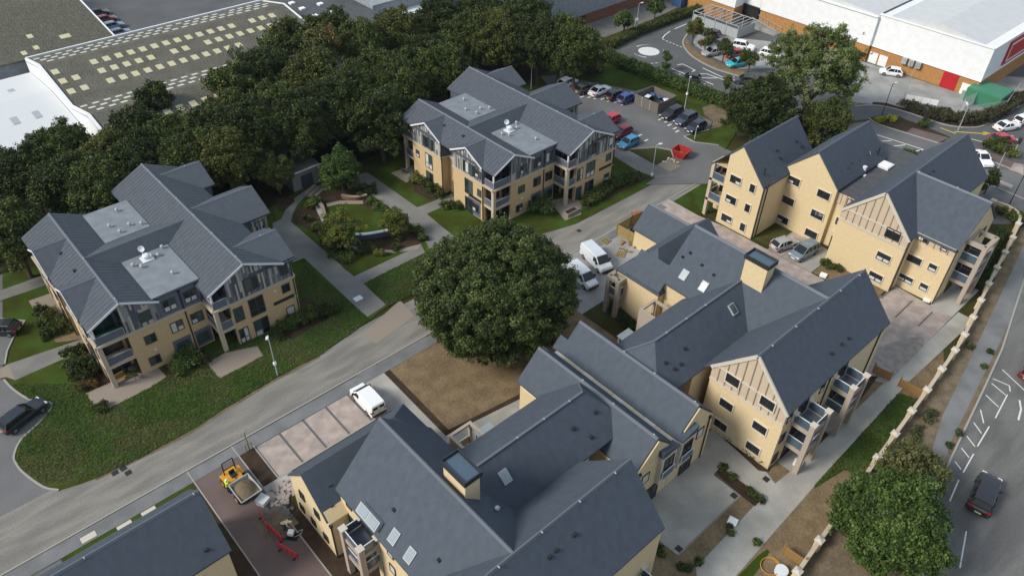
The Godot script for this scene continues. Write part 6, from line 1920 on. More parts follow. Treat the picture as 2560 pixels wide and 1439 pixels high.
func car_meshes(kind: String) -> Dictionary:
	if cache.has("car_" + kind):
		return cache["car_" + kind]
	var S := {
		"hatch": {"l": 4.05, "w": 0.87, "h": 1.48, "hood": 0.90, "belt": 0.95, "c0": -0.98, "c1": 1.85, "r0": -0.28, "r1": 1.35},
		"saloon": {"l": 4.6, "w": 0.90, "h": 1.43, "hood": 0.88, "belt": 0.93, "c0": -0.95, "c1": 1.55, "r0": -0.15, "r1": 0.85},
		"estate": {"l": 4.6, "w": 0.90, "h": 1.50, "hood": 0.90, "belt": 0.96, "c0": -1.0, "c1": 2.15, "r0": -0.25, "r1": 1.85},
		"suv": {"l": 4.7, "w": 0.95, "h": 1.74, "hood": 1.08, "belt": 1.12, "c0": -0.95, "c1": 2.15, "r0": -0.35, "r1": 1.9},
		"mpv": {"l": 4.4, "w": 0.90, "h": 1.66, "hood": 0.98, "belt": 1.02, "c0": -1.35, "c1": 2.05, "r0": -0.45, "r1": 1.75},
	}
	var q: Dictionary = S[kind]
	var L: float = q.l / 2
	var W: float = q.w
	var d := {}
	var ring := func(z: float, w: float, y0: float, y1: float) -> Array:
		return [Vector3(-w * 0.9, y0, z), Vector3(-w, y0 + 0.16, z), Vector3(-w, y1 - 0.2, z), Vector3(-w * 0.95, y1 - 0.07, z), Vector3(-w * 0.82, y1, z), Vector3(w * 0.82, y1, z), Vector3(w * 0.95, y1 - 0.07, z), Vector3(w, y1 - 0.2, z), Vector3(w, y0 + 0.16, z), Vector3(w * 0.9, y0, z)]
	var body := MB.new()
	var tail: float = q.belt if kind != "saloon" else q.belt - 0.02
	body.loft([ring.call(-L, W * 0.74, 0.34, 0.70), ring.call(-L + 0.12, W * 0.9, 0.24, q.hood - 0.17), ring.call(-L + 0.5, W * 0.98, 0.2, q.hood - 0.07), ring.call(q.c0, W, 0.2, q.hood + 0.03), ring.call(0.2, W, 0.2, q.belt), ring.call(L - 0.55, W * 0.98, 0.22, tail), ring.call(L - 0.13, W * 0.9, 0.26, tail - 0.06), ring.call(L, W * 0.76, 0.38, tail - 0.2)])
	d.body = body.mesh()
	var cr := func(z: float, y: float, wb: float, wt: float) -> Array:
		return [Vector3(-wb, q.belt - 0.08, z), Vector3(-lerpf(wb, wt, 0.9), y - 0.07, z), Vector3(-wt * 0.85, y, z), Vector3(wt * 0.85, y, z), Vector3(lerpf(wb, wt, 0.9), y - 0.07, z), Vector3(wb, q.belt - 0.08, z)]
	var wt: float = W * 0.76
	var cab := MB.new()
	cab.loft([cr.call(q.c0, q.belt - 0.02, W * 0.86, W * 0.8), cr.call(lerpf(q.c0, q.r0, 0.5), (q.belt + q.h) * 0.5, W * 0.89, W * 0.8), cr.call(q.r0, q.h - 0.03, W * 0.91, wt), cr.call((q.r0 + q.r1) * 0.5, q.h, W * 0.92, wt), cr.call(q.r1, q.h - 0.04, W * 0.9, wt * 0.97), cr.call(q.c1, q.belt + 0.02, W * 0.84, W * 0.78)])
	d.cabin = cab.mesh()
	var rf := MB.new()
	var rr := func(z: float, y: float, w: float) -> Array:
		return [Vector3(-w, y - 0.06, z), Vector3(-w * 0.88, y + 0.012, z), Vector3(w * 0.88, y + 0.012, z), Vector3(w, y - 0.06, z), Vector3(w * 0.9, y - 0.09, z), Vector3(-w * 0.9, y - 0.09, z)]
	rf.loft([rr.call(q.r0 - 0.02, q.h - 0.02, wt * 0.99), rr.call((q.r0 + q.r1) * 0.5, q.h + 0.015, wt * 1.02), rr.call(q.r1 + 0.06, q.h - 0.03, wt)])
	d.roof = rf.mesh()
	var pl := MB.new()
	for s in [-1.0, 1.0]:
		pl.bar(Vector3(s * W * 0.87, q.belt - 0.03, q.c0 + 0.02), Vector3(s * wt * 0.98, q.h - 0.06, q.r0), 0.07, 0.09)
		pl.bar(Vector3(s * W * 0.86, q.belt, q.c1 - 0.02), Vector3(s * wt * 0.98, q.h - 0.06, q.r1), 0.09, 0.16)
		var zm: float = lerpf(q.r0, q.r1, 0.42)
		pl.bar(Vector3(s * W * 0.93, q.belt - 0.05, zm), Vector3(s * wt * 1.02, q.h - 0.06, zm), 0.06, 0.09)
		if kind != "saloon":
			pl.bar(Vector3(s * W * 0.92, q.belt - 0.05, q.r1 - 0.45), Vector3(s * wt * 1.02, q.h - 0.06, q.r1 - 0.45), 0.06, 0.14)
	d.pillar = pl.mesh()
	var ty := MB.new()
	ty.tube(Vector3(-0.1, 0, 0), Vector3(0.1, 0, 0), 0.32, 0.32, 14)
	d.tyre = ty.mesh()
	var rm := MB.new()
	rm.tube(Vector3(-0.115, 0, 0), Vector3(0.115, 0, 0), 0.2, 0.2, 10)
	d.rim = rm.mesh()
	var hl := MB.new()
	hl.box(-0.19, -0.08, -0.1, 0.19, 0.08, 0.1)
	d.lamp = hl.mesh()
	var pt := MB.new()
	pt.box(-0.26, -0.06, -0.02, 0.26, 0.06, 0.02)
	d.plate = pt.mesh()
	var mr := MB.new()
	mr.box(-0.09, -0.07, -0.06, 0.09, 0.07, 0.06)
	d.mirror = mr.mesh()
	d.q = q
	cache["car_" + kind] = d
	return d


func paint(r: float, g: float, b: float, metal := 0.0) -> StandardMaterial3D:
	var key := "paint%.3f_%.3f_%.3f" % [r, g, b]
	if not M.has(key):
		var m := mat(key, r, g, b, 0.42, null, 1.0, metal)
		m.clearcoat_enabled = true
		m.clearcoat = 0.4
		m.clearcoat_roughness = 0.08
	return M[key]


func car(called: String, label: String, rear: Vector2, front: Vector2, kind: String, p: Material, cat := "car", len := 0.0, y := 0.03) -> Node3D:
	var dv := (front - rear).normalized()
	var t := thing(called, label, cat, v3((rear + front) * 0.5, y), atan2(-dv.x, -dv.y))
	var d := car_meshes(kind)
	var q: Dictionary = d.q
	if len > 0:
		t.scale = Vector3.ONE * (len / q.l)
	var b := obj("body", d.body, p, t)
	obj("cabin_glass", d.cabin, M.car_glass, t)
	obj("roof", d.roof, p, t)
	obj("pillar", d.pillar, p, t)
	var L: float = q.l / 2
	for z in [-L + 0.82, L - 0.8]:
		for s in [-1, 1]:
			var w := obj("wheel", d.tyre, M.rubber, t)
			w.position = Vector3(s * (q.w - 0.06), 0.32, z)
			obj("rim", d.rim, M.alloy, w)
	for s in [-1, 1]:
		obj("headlight", d.lamp, M.headlamp, t).position = Vector3(s * q.w * 0.66, q.hood - 0.24, -L + 0.13)
		obj("tail_light", d.lamp, M.tail_lamp, t).position = Vector3(s * q.w * 0.7, q.belt - 0.17, L - 0.1)
		obj("mirror", d.mirror, p, t).position = Vector3(s * (q.w + 0.06), q.belt + 0.02, q.c0 + 0.35)
	obj("number_plate", d.plate, M.white_paint, t).position = Vector3(0, 0.48, -L - 0.01)
	obj("number_plate", d.plate, M.plate, t).position = Vector3(0, 0.6, L + 0.01)
	return t


func van(called: String, label: String, rear: Vector2, front: Vector2, p: Material, l: float, h: float, w2: float, rear_glass: bool, y := 0.05) -> Node3D:
	var dv := (front - rear).normalized()
	var t := thing(called, label, "van", v3((rear + front) * 0.5, y), atan2(-dv.x, -dv.y))
	var L := l / 2
	var W := w2 / 2
	var ring := func(z: float, w: float, y0: float, y1: float, tp: float) -> Array:
		return [Vector3(-w * 0.93, y0, z), Vector3(-w, y0 + 0.15, z), Vector3(-w, lerpf(y0, y1, 0.5), z), Vector3(-w * tp, y1 - 0.12, z), Vector3(-w * tp * 0.9, y1, z), Vector3(w * tp * 0.9, y1, z), Vector3(w * tp, y1 - 0.12, z), Vector3(w, lerpf(y0, y1, 0.5), z), Vector3(w, y0 + 0.15, z), Vector3(w * 0.93, y0, z)]
	var b := MB.new()
	var hb := h * 0.58
	b.loft([ring.call(-L, W * 0.78, 0.36, 0.78, 0.95), ring.call(-L + 0.14, W * 0.92, 0.26, hb - 0.16, 0.95), ring.call(-L + 0.75, W * 0.99, 0.22, hb + 0.02, 0.93), ring.call(-L + 1.15, W, 0.22, lerpf(hb, h, 0.45), 0.9), ring.call(-L + 1.65, W, 0.22, h - 0.05, 0.87), ring.call(0.3, W, 0.22, h, 0.88), ring.call(L - 0.1, W * 0.99, 0.24, h - 0.03, 0.88), ring.call(L, W * 0.94, 0.34, h - 0.12, 0.88)])
	obj("body", b, p, t)
	var ws := MB.new()
	var a0 := Vector3(0, hb + 0.06, -L + 0.74)
	var a1 := Vector3(0, h - 0.12, -L + 1.56)
	ws.hexa([a0 + Vector3(-W * 0.86, 0, 0), a0 + Vector3(W * 0.86, 0, 0), a0 + Vector3(W * 0.86, 0.03, 0.2), a0 + Vector3(-W * 0.86, 0.03, 0.2), a1 + Vector3(-W * 0.76, 0, -0.04), a1 + Vector3(W * 0.76, 0, -0.04), a1 + Vector3(W * 0.76, 0, 0.2), a1 + Vector3(-W * 0.76, 0, 0.2)])
	obj("windscreen", ws, M.car_glass, t)
	for s in [-1.0, 1.0]:
		var sg := MB.new()
		sg.hexa([Vector3(s * W * 1.004, hb + 0.02, -L + 1.05), Vector3(s * W * 1.004, hb + 0.02, -L + 2.0), Vector3(s * W * 0.96, hb + 0.02, -L + 2.0), Vector3(s * W * 0.96, hb + 0.02, -L + 1.05), Vector3(s * W * 0.915, h - 0.24, -L + 1.5), Vector3(s * W * 0.915, h - 0.24, -L + 2.0), Vector3(s * W * 0.86, h - 0.24, -L + 2.0), Vector3(s * W * 0.86, h - 0.24, -L + 1.5)])
		obj("side_window", sg, M.car_glass, t)
		var mr := MB.new()
		mr.box(s * (W + 0.1) - 0.1, hb, -L + 1.05, s * (W + 0.1) + 0.1, hb + 0.24, -L + 1.2)
		obj("mirror", mr, M.rubber, t)
		for z in [-L + 0.85, L - 0.95]:
			var w := obj("wheel", car_meshes("hatch").tyre, M.rubber, t)
			w.position = Vector3(s * (W - 0.06), 0.32, z)
			obj("rim", car_meshes("hatch").rim, M.alloy, w)
		obj("headlight", car_meshes("hatch").lamp, M.headlamp, t).position = Vector3(s * W * 0.68, hb - 0.32, -L + 0.14)
		obj("tail_light", car_meshes("hatch").lamp, M.tail_lamp, t).position = Vector3(s * W * 0.82, hb - 0.1, L - 0.09)
	var bp := MB.new()
	bp.box(-W * 0.85, 0.34, -L - 0.05, W * 0.85, 0.55, -L + 0.1)
	bp.box(-W * 0.9, 0.34, L - 0.05, W * 0.9, 0.52, L + 0.06)
	obj("bumper", bp, M.rubber, t)
	var dj := MB.new()
	dj.box(-0.012, 0.55, L - 0.02, 0.012, h - 0.2, L + 0.006)
	obj("rear_door_joint", dj, M.rubber, t)
	if rear_glass:
		var rg := MB.new()
		for s in [-1, 1]:
			rg.box(s * W * 0.42 - W * 0.3, hb + 0.15, L - 0.06, s * W * 0.42 + W * 0.3, h - 0.3, L + 0.002)
		obj("rear_window", rg, M.car_glass, t)
	obj("number_plate", car_meshes("hatch").plate, M.plate, t).position = Vector3(0, 0.62, L + 0.02)
	return t


func vehicles() -> void:
	var white := paint(0.75, 0.76, 0.77)
	var black := paint(0.012, 0.013, 0.015)
	var navy := paint(0.018, 0.024, 0.045)
	var grey := paint(0.05, 0.053, 0.058)
	var silver := paint(0.40, 0.41, 0.42, 0.3)
	car("black_car", "long black estate car parked against the lawn kerb at the far left", Vector2(-2.71, -68.71), Vector2(0.47, -69.87), "estate", paint(0.008, 0.014, 0.022))
	car("black_car", "black car cut by the left edge, in the small bay", Vector2(2.20, -82.99), Vector2(-0.19, -85.06), "hatch", black, "car", 0.0, 0.12)
	# rows in the car park; the far row is parked nose in
	var row := [["white_car", "white car half hidden behind the second block's roof", Vector2(93.69, -87.74), "hatch", white], ["grey_car", "dark grey car between two white cars in the back row", Vector2(94.19, -84.09), "hatch", grey], ["white_car", "white saloon in the back row of the car park", Vector2(95.69, -81.92), "saloon", white], ["black_car", "black car beside the blue car in the back row", Vector2(96.52, -79.00), "hatch", black], ["blue_car", "royal blue car beside the timber bin store", Vector2(97.19, -76.89), "hatch", paint(0.016, 0.055, 0.22)]]
	for r in row:
		car(r[0], r[1], r[2] - Vector2(2, 0), r[2] + Vector2(2, 0), r[3], r[4], "car", 0.0, 0.115)
	var row2 := [["black_car", "black people carrier just right of the timber bin store", Vector2(98.66, -68.43), "estate", black], ["blue_car", "dark slate blue car in the middle of the three by the dry grass", Vector2(98.78, -65.66), "estate", paint(0.035, 0.045, 0.08)], ["navy_car", "navy car at the end of the row next to the white kerb", Vector2(97.95, -62.90), "hatch", navy], ["red_car", "bright red car nearly hidden by the second block's roof", Vector2(88.98, -73.38), "hatch", paint(0.48, 0.02, 0.05)], ["red_car", "dark red car next to the light blue car", Vector2(87.40, -69.44), "hatch", paint(0.20, 0.008, 0.015)], ["blue_car", "light blue small car at the corner of the second block", Vector2(85.80, -66.57), "hatch", paint(0.035, 0.23, 0.42)]]
	for r in row2:
		car(r[0], r[1], r[2] + Vector2(2, 0), r[2] - Vector2(2, 0), r[3], r[4], "car", 3.9 if r[1].begins_with("light") else 0.0, 0.115)
	van("silver_van", "long silver white van parked on the concrete right of the huge tree", Vector2(60.84, -51.76), Vector2(59.81, -47.20), paint(0.56, 0.60, 0.63), 5.0, 1.95, 1.9, false)
	van("white_van", "white van half under the huge tree's right edge", Vector2(56.69, -49.87), Vector2(56.24, -46.52), white, 4.4, 1.8, 1.8, false)
	van("white_van", "small white van at the end of the pink paved bays", Vector2(25.48, -46.64), Vector2(25.61, -50.69), white, 4.4, 1.84, 1.8, true, 0.07)
	car("silver_car", "silver hatchback on the bay before the buff gable", Vector2(79.66, -36.24), Vector2(82.95, -35.35), "hatch", silver, "car", 3.9, 0.09)
	car("grey_car", "grey blue people carrier beside the buff house door", Vector2(84.13, -32.92), Vector2(79.38, -33.42), "mpv", paint(0.16, 0.21, 0.25, 0.2), "car", 0.0, 0.09)
	car("black_suv", "black off roader driving on the main road, lower right", Vector2(58.99, -1.44), Vector2(64.12, -2.28), "suv", paint(0.012, 0.014, 0.020), "car", 5.0, 0.05)
	car("dark_red_car", "dark red car cut by the right edge on the main road", Vector2(78.62, -5.17), Vector2(85.06, -5.17), "hatch", paint(0.10, 0.015, 0.015), "car", 0.0, 0.05)
	# retail side
	car("black_car", "black hatchback on the retail road beyond the hedge", Vector2(112.71, -73.65), Vector2(111.20, -76.36), "hatch", paint(0.03, 0.03, 0.032))
	car("white_car", "white off roader parked facing right by the loading dock", Vector2(130.84, -78.99), Vector2(132.21, -75.55), "suv", white, "car", 4.4)
	car("white_car", "white hatchback behind the tall tree by the ramp", Vector2(132.30, -73.42), Vector2(132.96, -70.45), "hatch", white)
	car("red_car", "red hatchback behind the young trees of the retail bed", Vector2(128.48, -75.77), Vector2(125.65, -76.51), "hatch", paint(0.38, 0.02, 0.04))
	car("turquoise_car", "turquoise car behind the young trees of the retail bed", Vector2(125.24, -72.90), Vector2(122.65, -73.90), "hatch", paint(0.03, 0.42, 0.52))
	car("silver_car", "silver car half behind the brown young tree", Vector2(125.98, -79.06), Vector2(122.97, -79.93), "hatch", silver)
	car("grey_car", "slate grey car behind the silver one by the goods cage", Vector2(130.10, -80.66), Vector2(127.03, -81.09), "hatch", paint(0.06, 0.075, 0.10))
	car("black_car", "black car nearest the goods cage", Vector2(132.13, -83.75), Vector2(131.64, -86.82), "hatch", black)
	car("dark_car", "dark car in the shade of the tall tree by the retail kerb", Vector2(119.55, -67.33), Vector2(118.23, -68.97), "hatch", grey)
	car("white_car", "white hatchback parked on the service yard by the brick wall", Vector2(143.58, -51.27), Vector2(142.02, -54.19), "hatch", white)
	car("white_car", "white saloon on the bend of the retail exit road", Vector2(136.01, -30.69), Vector2(139.08, -29.39), "saloon", white)
	car("white_car", "white car cut by the right edge behind the white saloon", Vector2(140.52, -29.48), Vector2(143.93, -28.60), "hatch", white)
	car("red_car", "red car behind the shrubs near the crossing", Vector2(131.53, -29.32), Vector2(133.64, -27.87), "hatch", paint(0.42, 0.03, 0.06))
	car("white_car", "white car emerging from behind the boarded house's ridge", Vector2(125.05, -29.59), Vector2(122.71, -26.91), "saloon", white)
	car("red_car", "red car seen through the tall tree's leaves", Vector2(130.24, -65.68), Vector2(131.38, -63.59), "hatch", paint(0.42, 0.02, 0.03))
	# cars in the yard behind the old warehouse
	var yard := [["black_car", "black car at the far end of the line behind the old warehouse", Vector2(43.30, -172.07), black], ["red_car", "dark red car in the line behind the old warehouse", Vector2(43.17, -167.73), paint(0.16, 0.012, 0.015)], ["blue_car", "pale blue car in the line behind the old warehouse", Vector2(43.09, -163.48), paint(0.16, 0.23, 0.32)], ["blue_car", "silver blue car at the near end of the line by the factory gutter", Vector2(42.74, -159.16), paint(0.30, 0.36, 0.46)]]
	for r in yard:
		car(r[0], r[1], r[2] - Vector2(2, 0), r[2] + Vector2(2, 0), "hatch", r[3])



func lamp_post(label: String, at: Vector2, h: float, arm: Vector2, m: Material, box_at := 0.0) -> Node3D:
	var t := thing("street_lamp", label, "street lamp", v3(at))
	var mb := MB.new()
	mb.tube(Vector3.ZERO, Vector3(0, 1.2, 0), 0.09, 0.09, 8)
	mb.tube(Vector3(0, 1.2, 0), Vector3(0, h, 0), 0.065, 0.05, 8)
	obj("pole", mb, m, t)
	var a := MB.new()
	var e := Vector3(arm.x, h + 0.1, arm.y)
	a.bar(Vector3(0, h - 0.03, 0), e, 0.07, 0.07)
	obj("arm", a, m, t)
	var hd := MB.new()
	var d := e.normalized()
	hd.bar(e * Vector3(0.55, 1, 0.55), e * Vector3(1.45, 1, 1.45) + Vector3(0, 0.04, 0), 0.26, 0.12)
	obj("lamp_head", hd, M.white_trim, t)
	if box_at > 0:
		var b := MB.new()
		b.box(-0.14, box_at, -0.14, 0.14, box_at + 0.35, 0.14)
		obj("sensor_box", b, M.white_paint, t)
	return t


func furniture() -> void:
	lamp_post("grey street lamp on the lawn edge before the left block", Vector2(20.6, -58.2), 5.9, Vector2(-0.3, 0.45), M.galv, 1.7)
	lamp_post("tall street lamp at the path corner left of the red skip", Vector2(81.5, -58.2), 5.4, Vector2(0.5, 0.3), M.galv, 0.4)
	lamp_post("street lamp at the back of the car park lawn", Vector2(87.8, -90.8), 5.3, Vector2(0.4, 0.1), M.galv)
	lamp_post("street lamp standing behind the bin store and dark cars", Vector2(102.7, -68.8), 5.8, Vector2(-0.3, 0.3), M.galv, 2.6)
	lamp_post("tall black lamp post on the traffic island", Vector2(125.52, -45.44), 6.0, Vector2(0.6, 0.2), M.black_metal)
	lamp_post("white headed lamp on the far side of the exit road", Vector2(131.01, -34.94), 4.2, Vector2(0.9, -0.6), M.galv)
	lamp_post("slim lamp pole in the middle of the service yard", Vector2(135.60, -46.58), 6.5, Vector2(0.4, 0), M.galv)
	lamp_post("white lamp before the superstore's side wall", Vector2(159.17, -40.21), 5.0, Vector2(0.6, 0), M.white_trim)
	lamp_post("lamp post in the paved yard by the round young tree", Vector2(123.64, -97.66), 5.0, Vector2(0.5, 0.3), M.galv, 1.6)
	lamp_post("leaning dark pole at the crossing on the right edge", Vector2(113.88, -20.23), 8.5, Vector2(0.3, 0), M.black_metal)
	lamp_post("thin kerbside lamp by the navy car", Vector2(95.44, -61.10), 2.2, Vector2(0.15, 0.1), M.galv)
	# garden wall with piers along the main road
	var wl := thing("garden_wall", "long pale brick garden wall with capped piers along the main road", "wall")
	var line := [Vector2(41.3, -8.95), Vector2(45.3, -9.3), Vector2(49.25, -9.65), Vector2(53.3, -10.0), Vector2(57.35, -10.38), Vector2(61.4, -10.68), Vector2(65.5, -11.0), Vector2(69.5, -11.3), Vector2(73.6, -11.65), Vector2(77.6, -12.0), Vector2(80.9, -12.4), Vector2(84.6, -13.05), Vector2(88.4, -13.75), Vector2(92.3, -14.45), Vector2(96.3, -15.1), Vector2(100.4, -15.75), Vector2(104.5, -16.4), Vector2(108.4, -17.2)]
	var curve := [Vector2(108.4, -17.2), Vector2(110.2, -17.7), Vector2(111.4, -18.6), Vector2(111.9, -20.0), Vector2(111.6, -21.6)]
	for i in line.size() - 1:
		var p := MB.new()
		p.bar(v3(line[i], 0.55), v3(line[i + 1], 0.55), 0.22, 1.1)
		var po := obj("wall_panel", p, M.buff_brick, wl)
		var cp := MB.new()
		cp.bar(v3(line[i], 1.16), v3(line[i + 1], 1.16), 0.34, 0.12)
		obj("coping", cp, M.stone, po)
	var cv := MB.new()
	var cc := MB.new()
	for i in curve.size() - 1:
		cv.bar(v3(curve[i], 0.65), v3(curve[i + 1], 0.65), 0.22, 1.3)
		cc.bar(v3(curve[i], 1.36), v3(curve[i + 1], 1.36), 0.36, 0.12)
	var co := obj("curved_wall", cv, M.buff_brick, wl)
	obj("coping", cc, M.stone, co)
	for q in line + [Vector2(111.6, -21.8)]:
		var d := MB.new()
		d.box(q.x - 0.26, 0, q.y - 0.26, q.x + 0.26, 1.35, q.y + 0.26)
		var o := obj("pier", d, M.buff_brick, wl)
		var k := MB.new()
		k.box(q.x - 0.36, 1.35, q.y - 0.36, q.x + 0.36, 1.47, q.y + 0.36)
		k.loft([[Vector3(q.x - 0.32, 1.47, q.y - 0.32), Vector3(q.x + 0.32, 1.47, q.y - 0.32), Vector3(q.x + 0.32, 1.47, q.y + 0.32), Vector3(q.x - 0.32, 1.47, q.y + 0.32)], [Vector3(q.x - 0.06, 1.6, q.y - 0.06), Vector3(q.x + 0.06, 1.6, q.y - 0.06), Vector3(q.x + 0.06, 1.6, q.y + 0.06), Vector3(q.x - 0.06, 1.6, q.y + 0.06)]])
		obj("pier_cap", k, M.pale_stone, o)
	# timber fences
	timber_fence("orange timber fence across the turf to the garden wall", Vector2(69.2, -13.9), Vector2(69.4, -11.5), 1.4, M.orange_timber)
	timber_fence("short orange timber fence at the near balcony corner of the court", Vector2(69.0, -16.7), Vector2(69.2, -14.9), 1.4, M.orange_timber)
	timber_fence("orange timber fence by the hose at the bottom edge", Vector2(42.8, -11.0), Vector2(42.95, -9.1), 1.4, M.orange_timber)
	timber_fence("yellow timber fence beside the van yard", Vector2(66.9, -51.9), Vector2(67.1, -48.2), 1.8, M.timber)
	timber_fence("low brown timber fence behind the yellow one", Vector2(69.8, -52.0), Vector2(73.0, -51.6), 1.7, M.orange_timber)
	timber_fence("yellow timber fence end facing the estate road", Vector2(66.9, -51.95), Vector2(69.6, -52.0), 1.7, M.timber)
	var bs := thing("bin_store", "grey timber bin store full of bins beside the blue car", "bin store", Vector3(97.4, 0.11, -75.4))
	for e in [[0, 0, 0, 5.0], [0, 5.0, 4.7, 5.0], [4.7, 5.0, 4.7, 0], [4.7, 0, 0, 0]]:
		var a := Vector3(e[0], 0, e[1])
		var b := Vector3(e[2], 0, e[3])
		var n := int(a.distance_to(b) / 0.33)
		for i in n:
			var mb := MB.new()
			var p0 := a.lerp(b, (i + 0.04) / n)
			var p1 := a.lerp(b, (i + 0.96) / n)
			mb.bar(p0 + Vector3.UP * 0.95, p1 + Vector3.UP * 0.95, 0.06, 1.8 + 0.06 * (i % 2))
			obj("slat", mb, M.grey_timber, bs)
	for z in [1.6, 3.3]:
		var dj := MB.new()
		dj.box(-0.09, 0.1, z - 0.05, -0.03, 1.9, z + 0.05)
		obj("gate_post", dj, M.galv, bs)
	var bi := 0
	for p in [[1.0, 1.0], [2.2, 1.0], [3.4, 1.0], [1.0, 3.8], [2.2, 3.9], [3.5, 3.9], [3.6, 2.5]]:
		var t := thing("wheeled_bin", "dark wheeled bin with pale lid inside the timber bin store", "bin", Vector3(97.4 + p[0], 0.115, -75.4 + p[1]), 0.2 * bi, "bins in the bin store")
		var mb := MB.new()
		mb.hexa([Vector3(-0.42, 0.1, -0.35), Vector3(0.42, 0.1, -0.35), Vector3(0.42, 0.1, 0.35), Vector3(-0.42, 0.1, 0.35), Vector3(-0.5, 1.1, -0.42), Vector3(0.5, 1.1, -0.42), Vector3(0.5, 1.1, 0.42), Vector3(-0.5, 1.1, 0.42)])
		obj("body", mb, M.rubber, t)
		var ld := MB.new()
		ld.hexa([Vector3(-0.52, 1.1, -0.45), Vector3(0.52, 1.1, -0.45), Vector3(0.52, 1.1, 0.45), Vector3(-0.52, 1.1, 0.45), Vector3(-0.46, 1.22, -0.3), Vector3(0.46, 1.22, -0.3), Vector3(0.46, 1.16, 0.4), Vector3(-0.46, 1.16, 0.4)])
		obj("lid", ld, [M.frame, M.white_trim, M.blue_paint, M.frame][bi % 4], t)
		bi += 1
	# red skip and rubble
	var sk := thing("skip", "red waste skip at the end of the little lawn by the road", "skip", Vector3(89.6, 0.1, -59.2), 0.15)
	var so := MB.new()
	var bt := [Vector3(-0.85, 0, -0.75), Vector3(0.85, 0, -0.75), Vector3(0.85, 0, 0.75), Vector3(-0.85, 0, 0.75)]
	var tp := [Vector3(-1.0, 1.15, -1.2), Vector3(1.0, 1.15, -1.2), Vector3(1.0, 1.15, 1.2), Vector3(-1.0, 1.15, 1.2)]
	for i in 4:
		var j := (i + 1) % 4
		so.quad(bt[i], bt[j], tp[j], tp[i])
		so.bar(tp[i], tp[j], 0.12, 0.12)
		so.bar(bt[i].lerp(bt[j], 0.5), tp[i].lerp(tp[j], 0.5), 0.1, 0.08)
	so.quad(bt[0], bt[1], bt[2], bt[3])
	obj("body", so, M.red_paint, sk)
	heap("rubble", "low heap of rubble filling the red skip", Vector3(89.6, 0.5, -59.2), 0.62, 0.25, M.soil)
	heap("rubble", "scatter of broken rubble on the soil beside the red skip", Vector3(Vector2(85.94, -58.60).x, 0.11, Vector2(85.94, -58.60).y), 1.3, 0.2, M.slab)
	block_pile("brick_scatter", "loose pale bricks lying by the red skip", Vector2(86.84, -58.73), 14, 1.5, M.pale_stone)
	# grey brick substation
	var ss := thing("substation", "small grey brick substation between the two garden trees", "substation", Vector3(42.1, 0.1, -90.2))
	var sw := MB.new()
	sw.box(-2.2, 0, -1.9, 2.2, 2.8, 1.9)
	obj("wall", sw, mat("grey_brick", 0.21, 0.205, 0.20, 0.9), ss)
	var sr := MB.new()
	sr.box(-2.35, 2.8, -2.05, 2.35, 2.95, 2.05)
	var sro := obj("roof", sr, M.asbestos, ss)
	var se := MB.new()
	se.bar(Vector3(-2.38, 2.9, 2.07), Vector3(2.38, 2.9, 2.07), 0.08, 0.2)
	obj("fascia", se, M.white_trim, sro)
	var sd := MB.new()
	sd.box(-0.9, 0, 1.9, 0.9, 2.1, 1.96)
	obj("door", sd, M.grey_frame, ss)
	# curved garden walls and bench
	arc_wall("brick_wall", "low curved brick wall behind the sunken lawn", smooth_line([Vector2(44.18, -82.72), Vector2(44.59, -81.82), Vector2(45.33, -81.00), Vector2(46.19, -80.64), Vector2(46.81, -80.47)], 4), 0.55, M.red_brick, M.slab)
	arc_wall("white_wall", "curved wall with bright white top on the near side of the lawn", smooth_line([Vector2(40.25, -73.27), Vector2(41.02, -72.61), Vector2(42.16, -72.01), Vector2(43.51, -71.44), Vector2(45.55, -70.57)], 4), 0.8, M.grey_panel, M.white_paint)
	arc_wall("brick_wall", "short brick planter wall by the garden steps", [Vector2(41.19, -84.53), Vector2(40.67, -82.09), Vector2(39.56, -79.57)], 0.4, M.terracotta, M.slab)
	for i in 3:
		var sp := thing("garden_step", "wide pale stone step climbing to the substation, one of a flight", "step", v3(Vector2(42.25, -85.85)) + Vector3(-0.3 * i, 0.1, -0.55 * i), 0.45, "garden steps")
		var sb := MB.new()
		sb.box(-1.3, 0, -0.28, 1.3, 0.16 + 0.14 * i, 0.28)
		obj("tread", sb, M.slab, sp)
	# patio clutter
	patio_set("dark patio table and chairs under the left block's corner balcony", Vector2(9.53, -69.07) + Vector2(0, 0.6))
	patio_set("garden table and chairs on the far left patio of the second block", Vector2(55.21, -81.82))
	var bc := thing("bench", "timber bench on the left block's corner patio", "bench", v3(Vector2(7.86, -68.13), 0.12), 0.1)
	var bm := MB.new()
	bm.box(-0.7, 0.4, -0.22, 0.7, 0.46, 0.22)
	obj("seat", bm, M.orange_timber, bc)
	var bb := MB.new()
	bb.box(-0.7, 0.5, -0.26, 0.7, 0.95, -0.2)
	obj("backrest", bb, M.orange_timber, bc)
	for s in [-0.6, 0.6]:
		var lg := MB.new()
		lg.box(s - 0.04, 0, -0.2, s + 0.04, 0.4, 0.2)
		obj("leg", lg, M.orange_timber, bc)
	var pt := thing("planter", "brick planter box on the second block's front patio", "planter", v3(Vector2(65.68, -59.17), 0.12), 0.0)
	var pm := MB.new()
	for e in [[-1.1, -0.5, 1.1, -0.36], [-1.1, 0.36, 1.1, 0.5], [-1.1, -0.36, -0.96, 0.36], [0.96, -0.36, 1.1, 0.36]]:
		pm.box(e[0], 0, e[1], e[2], 0.6, e[3])
	obj("box", pm, M.slab, pt)
	var ps := MB.new()
	ps.box(-0.95, 0.1, -0.35, 0.95, 0.45, 0.35)
	obj("earth", ps, M.dark_soil, pt)
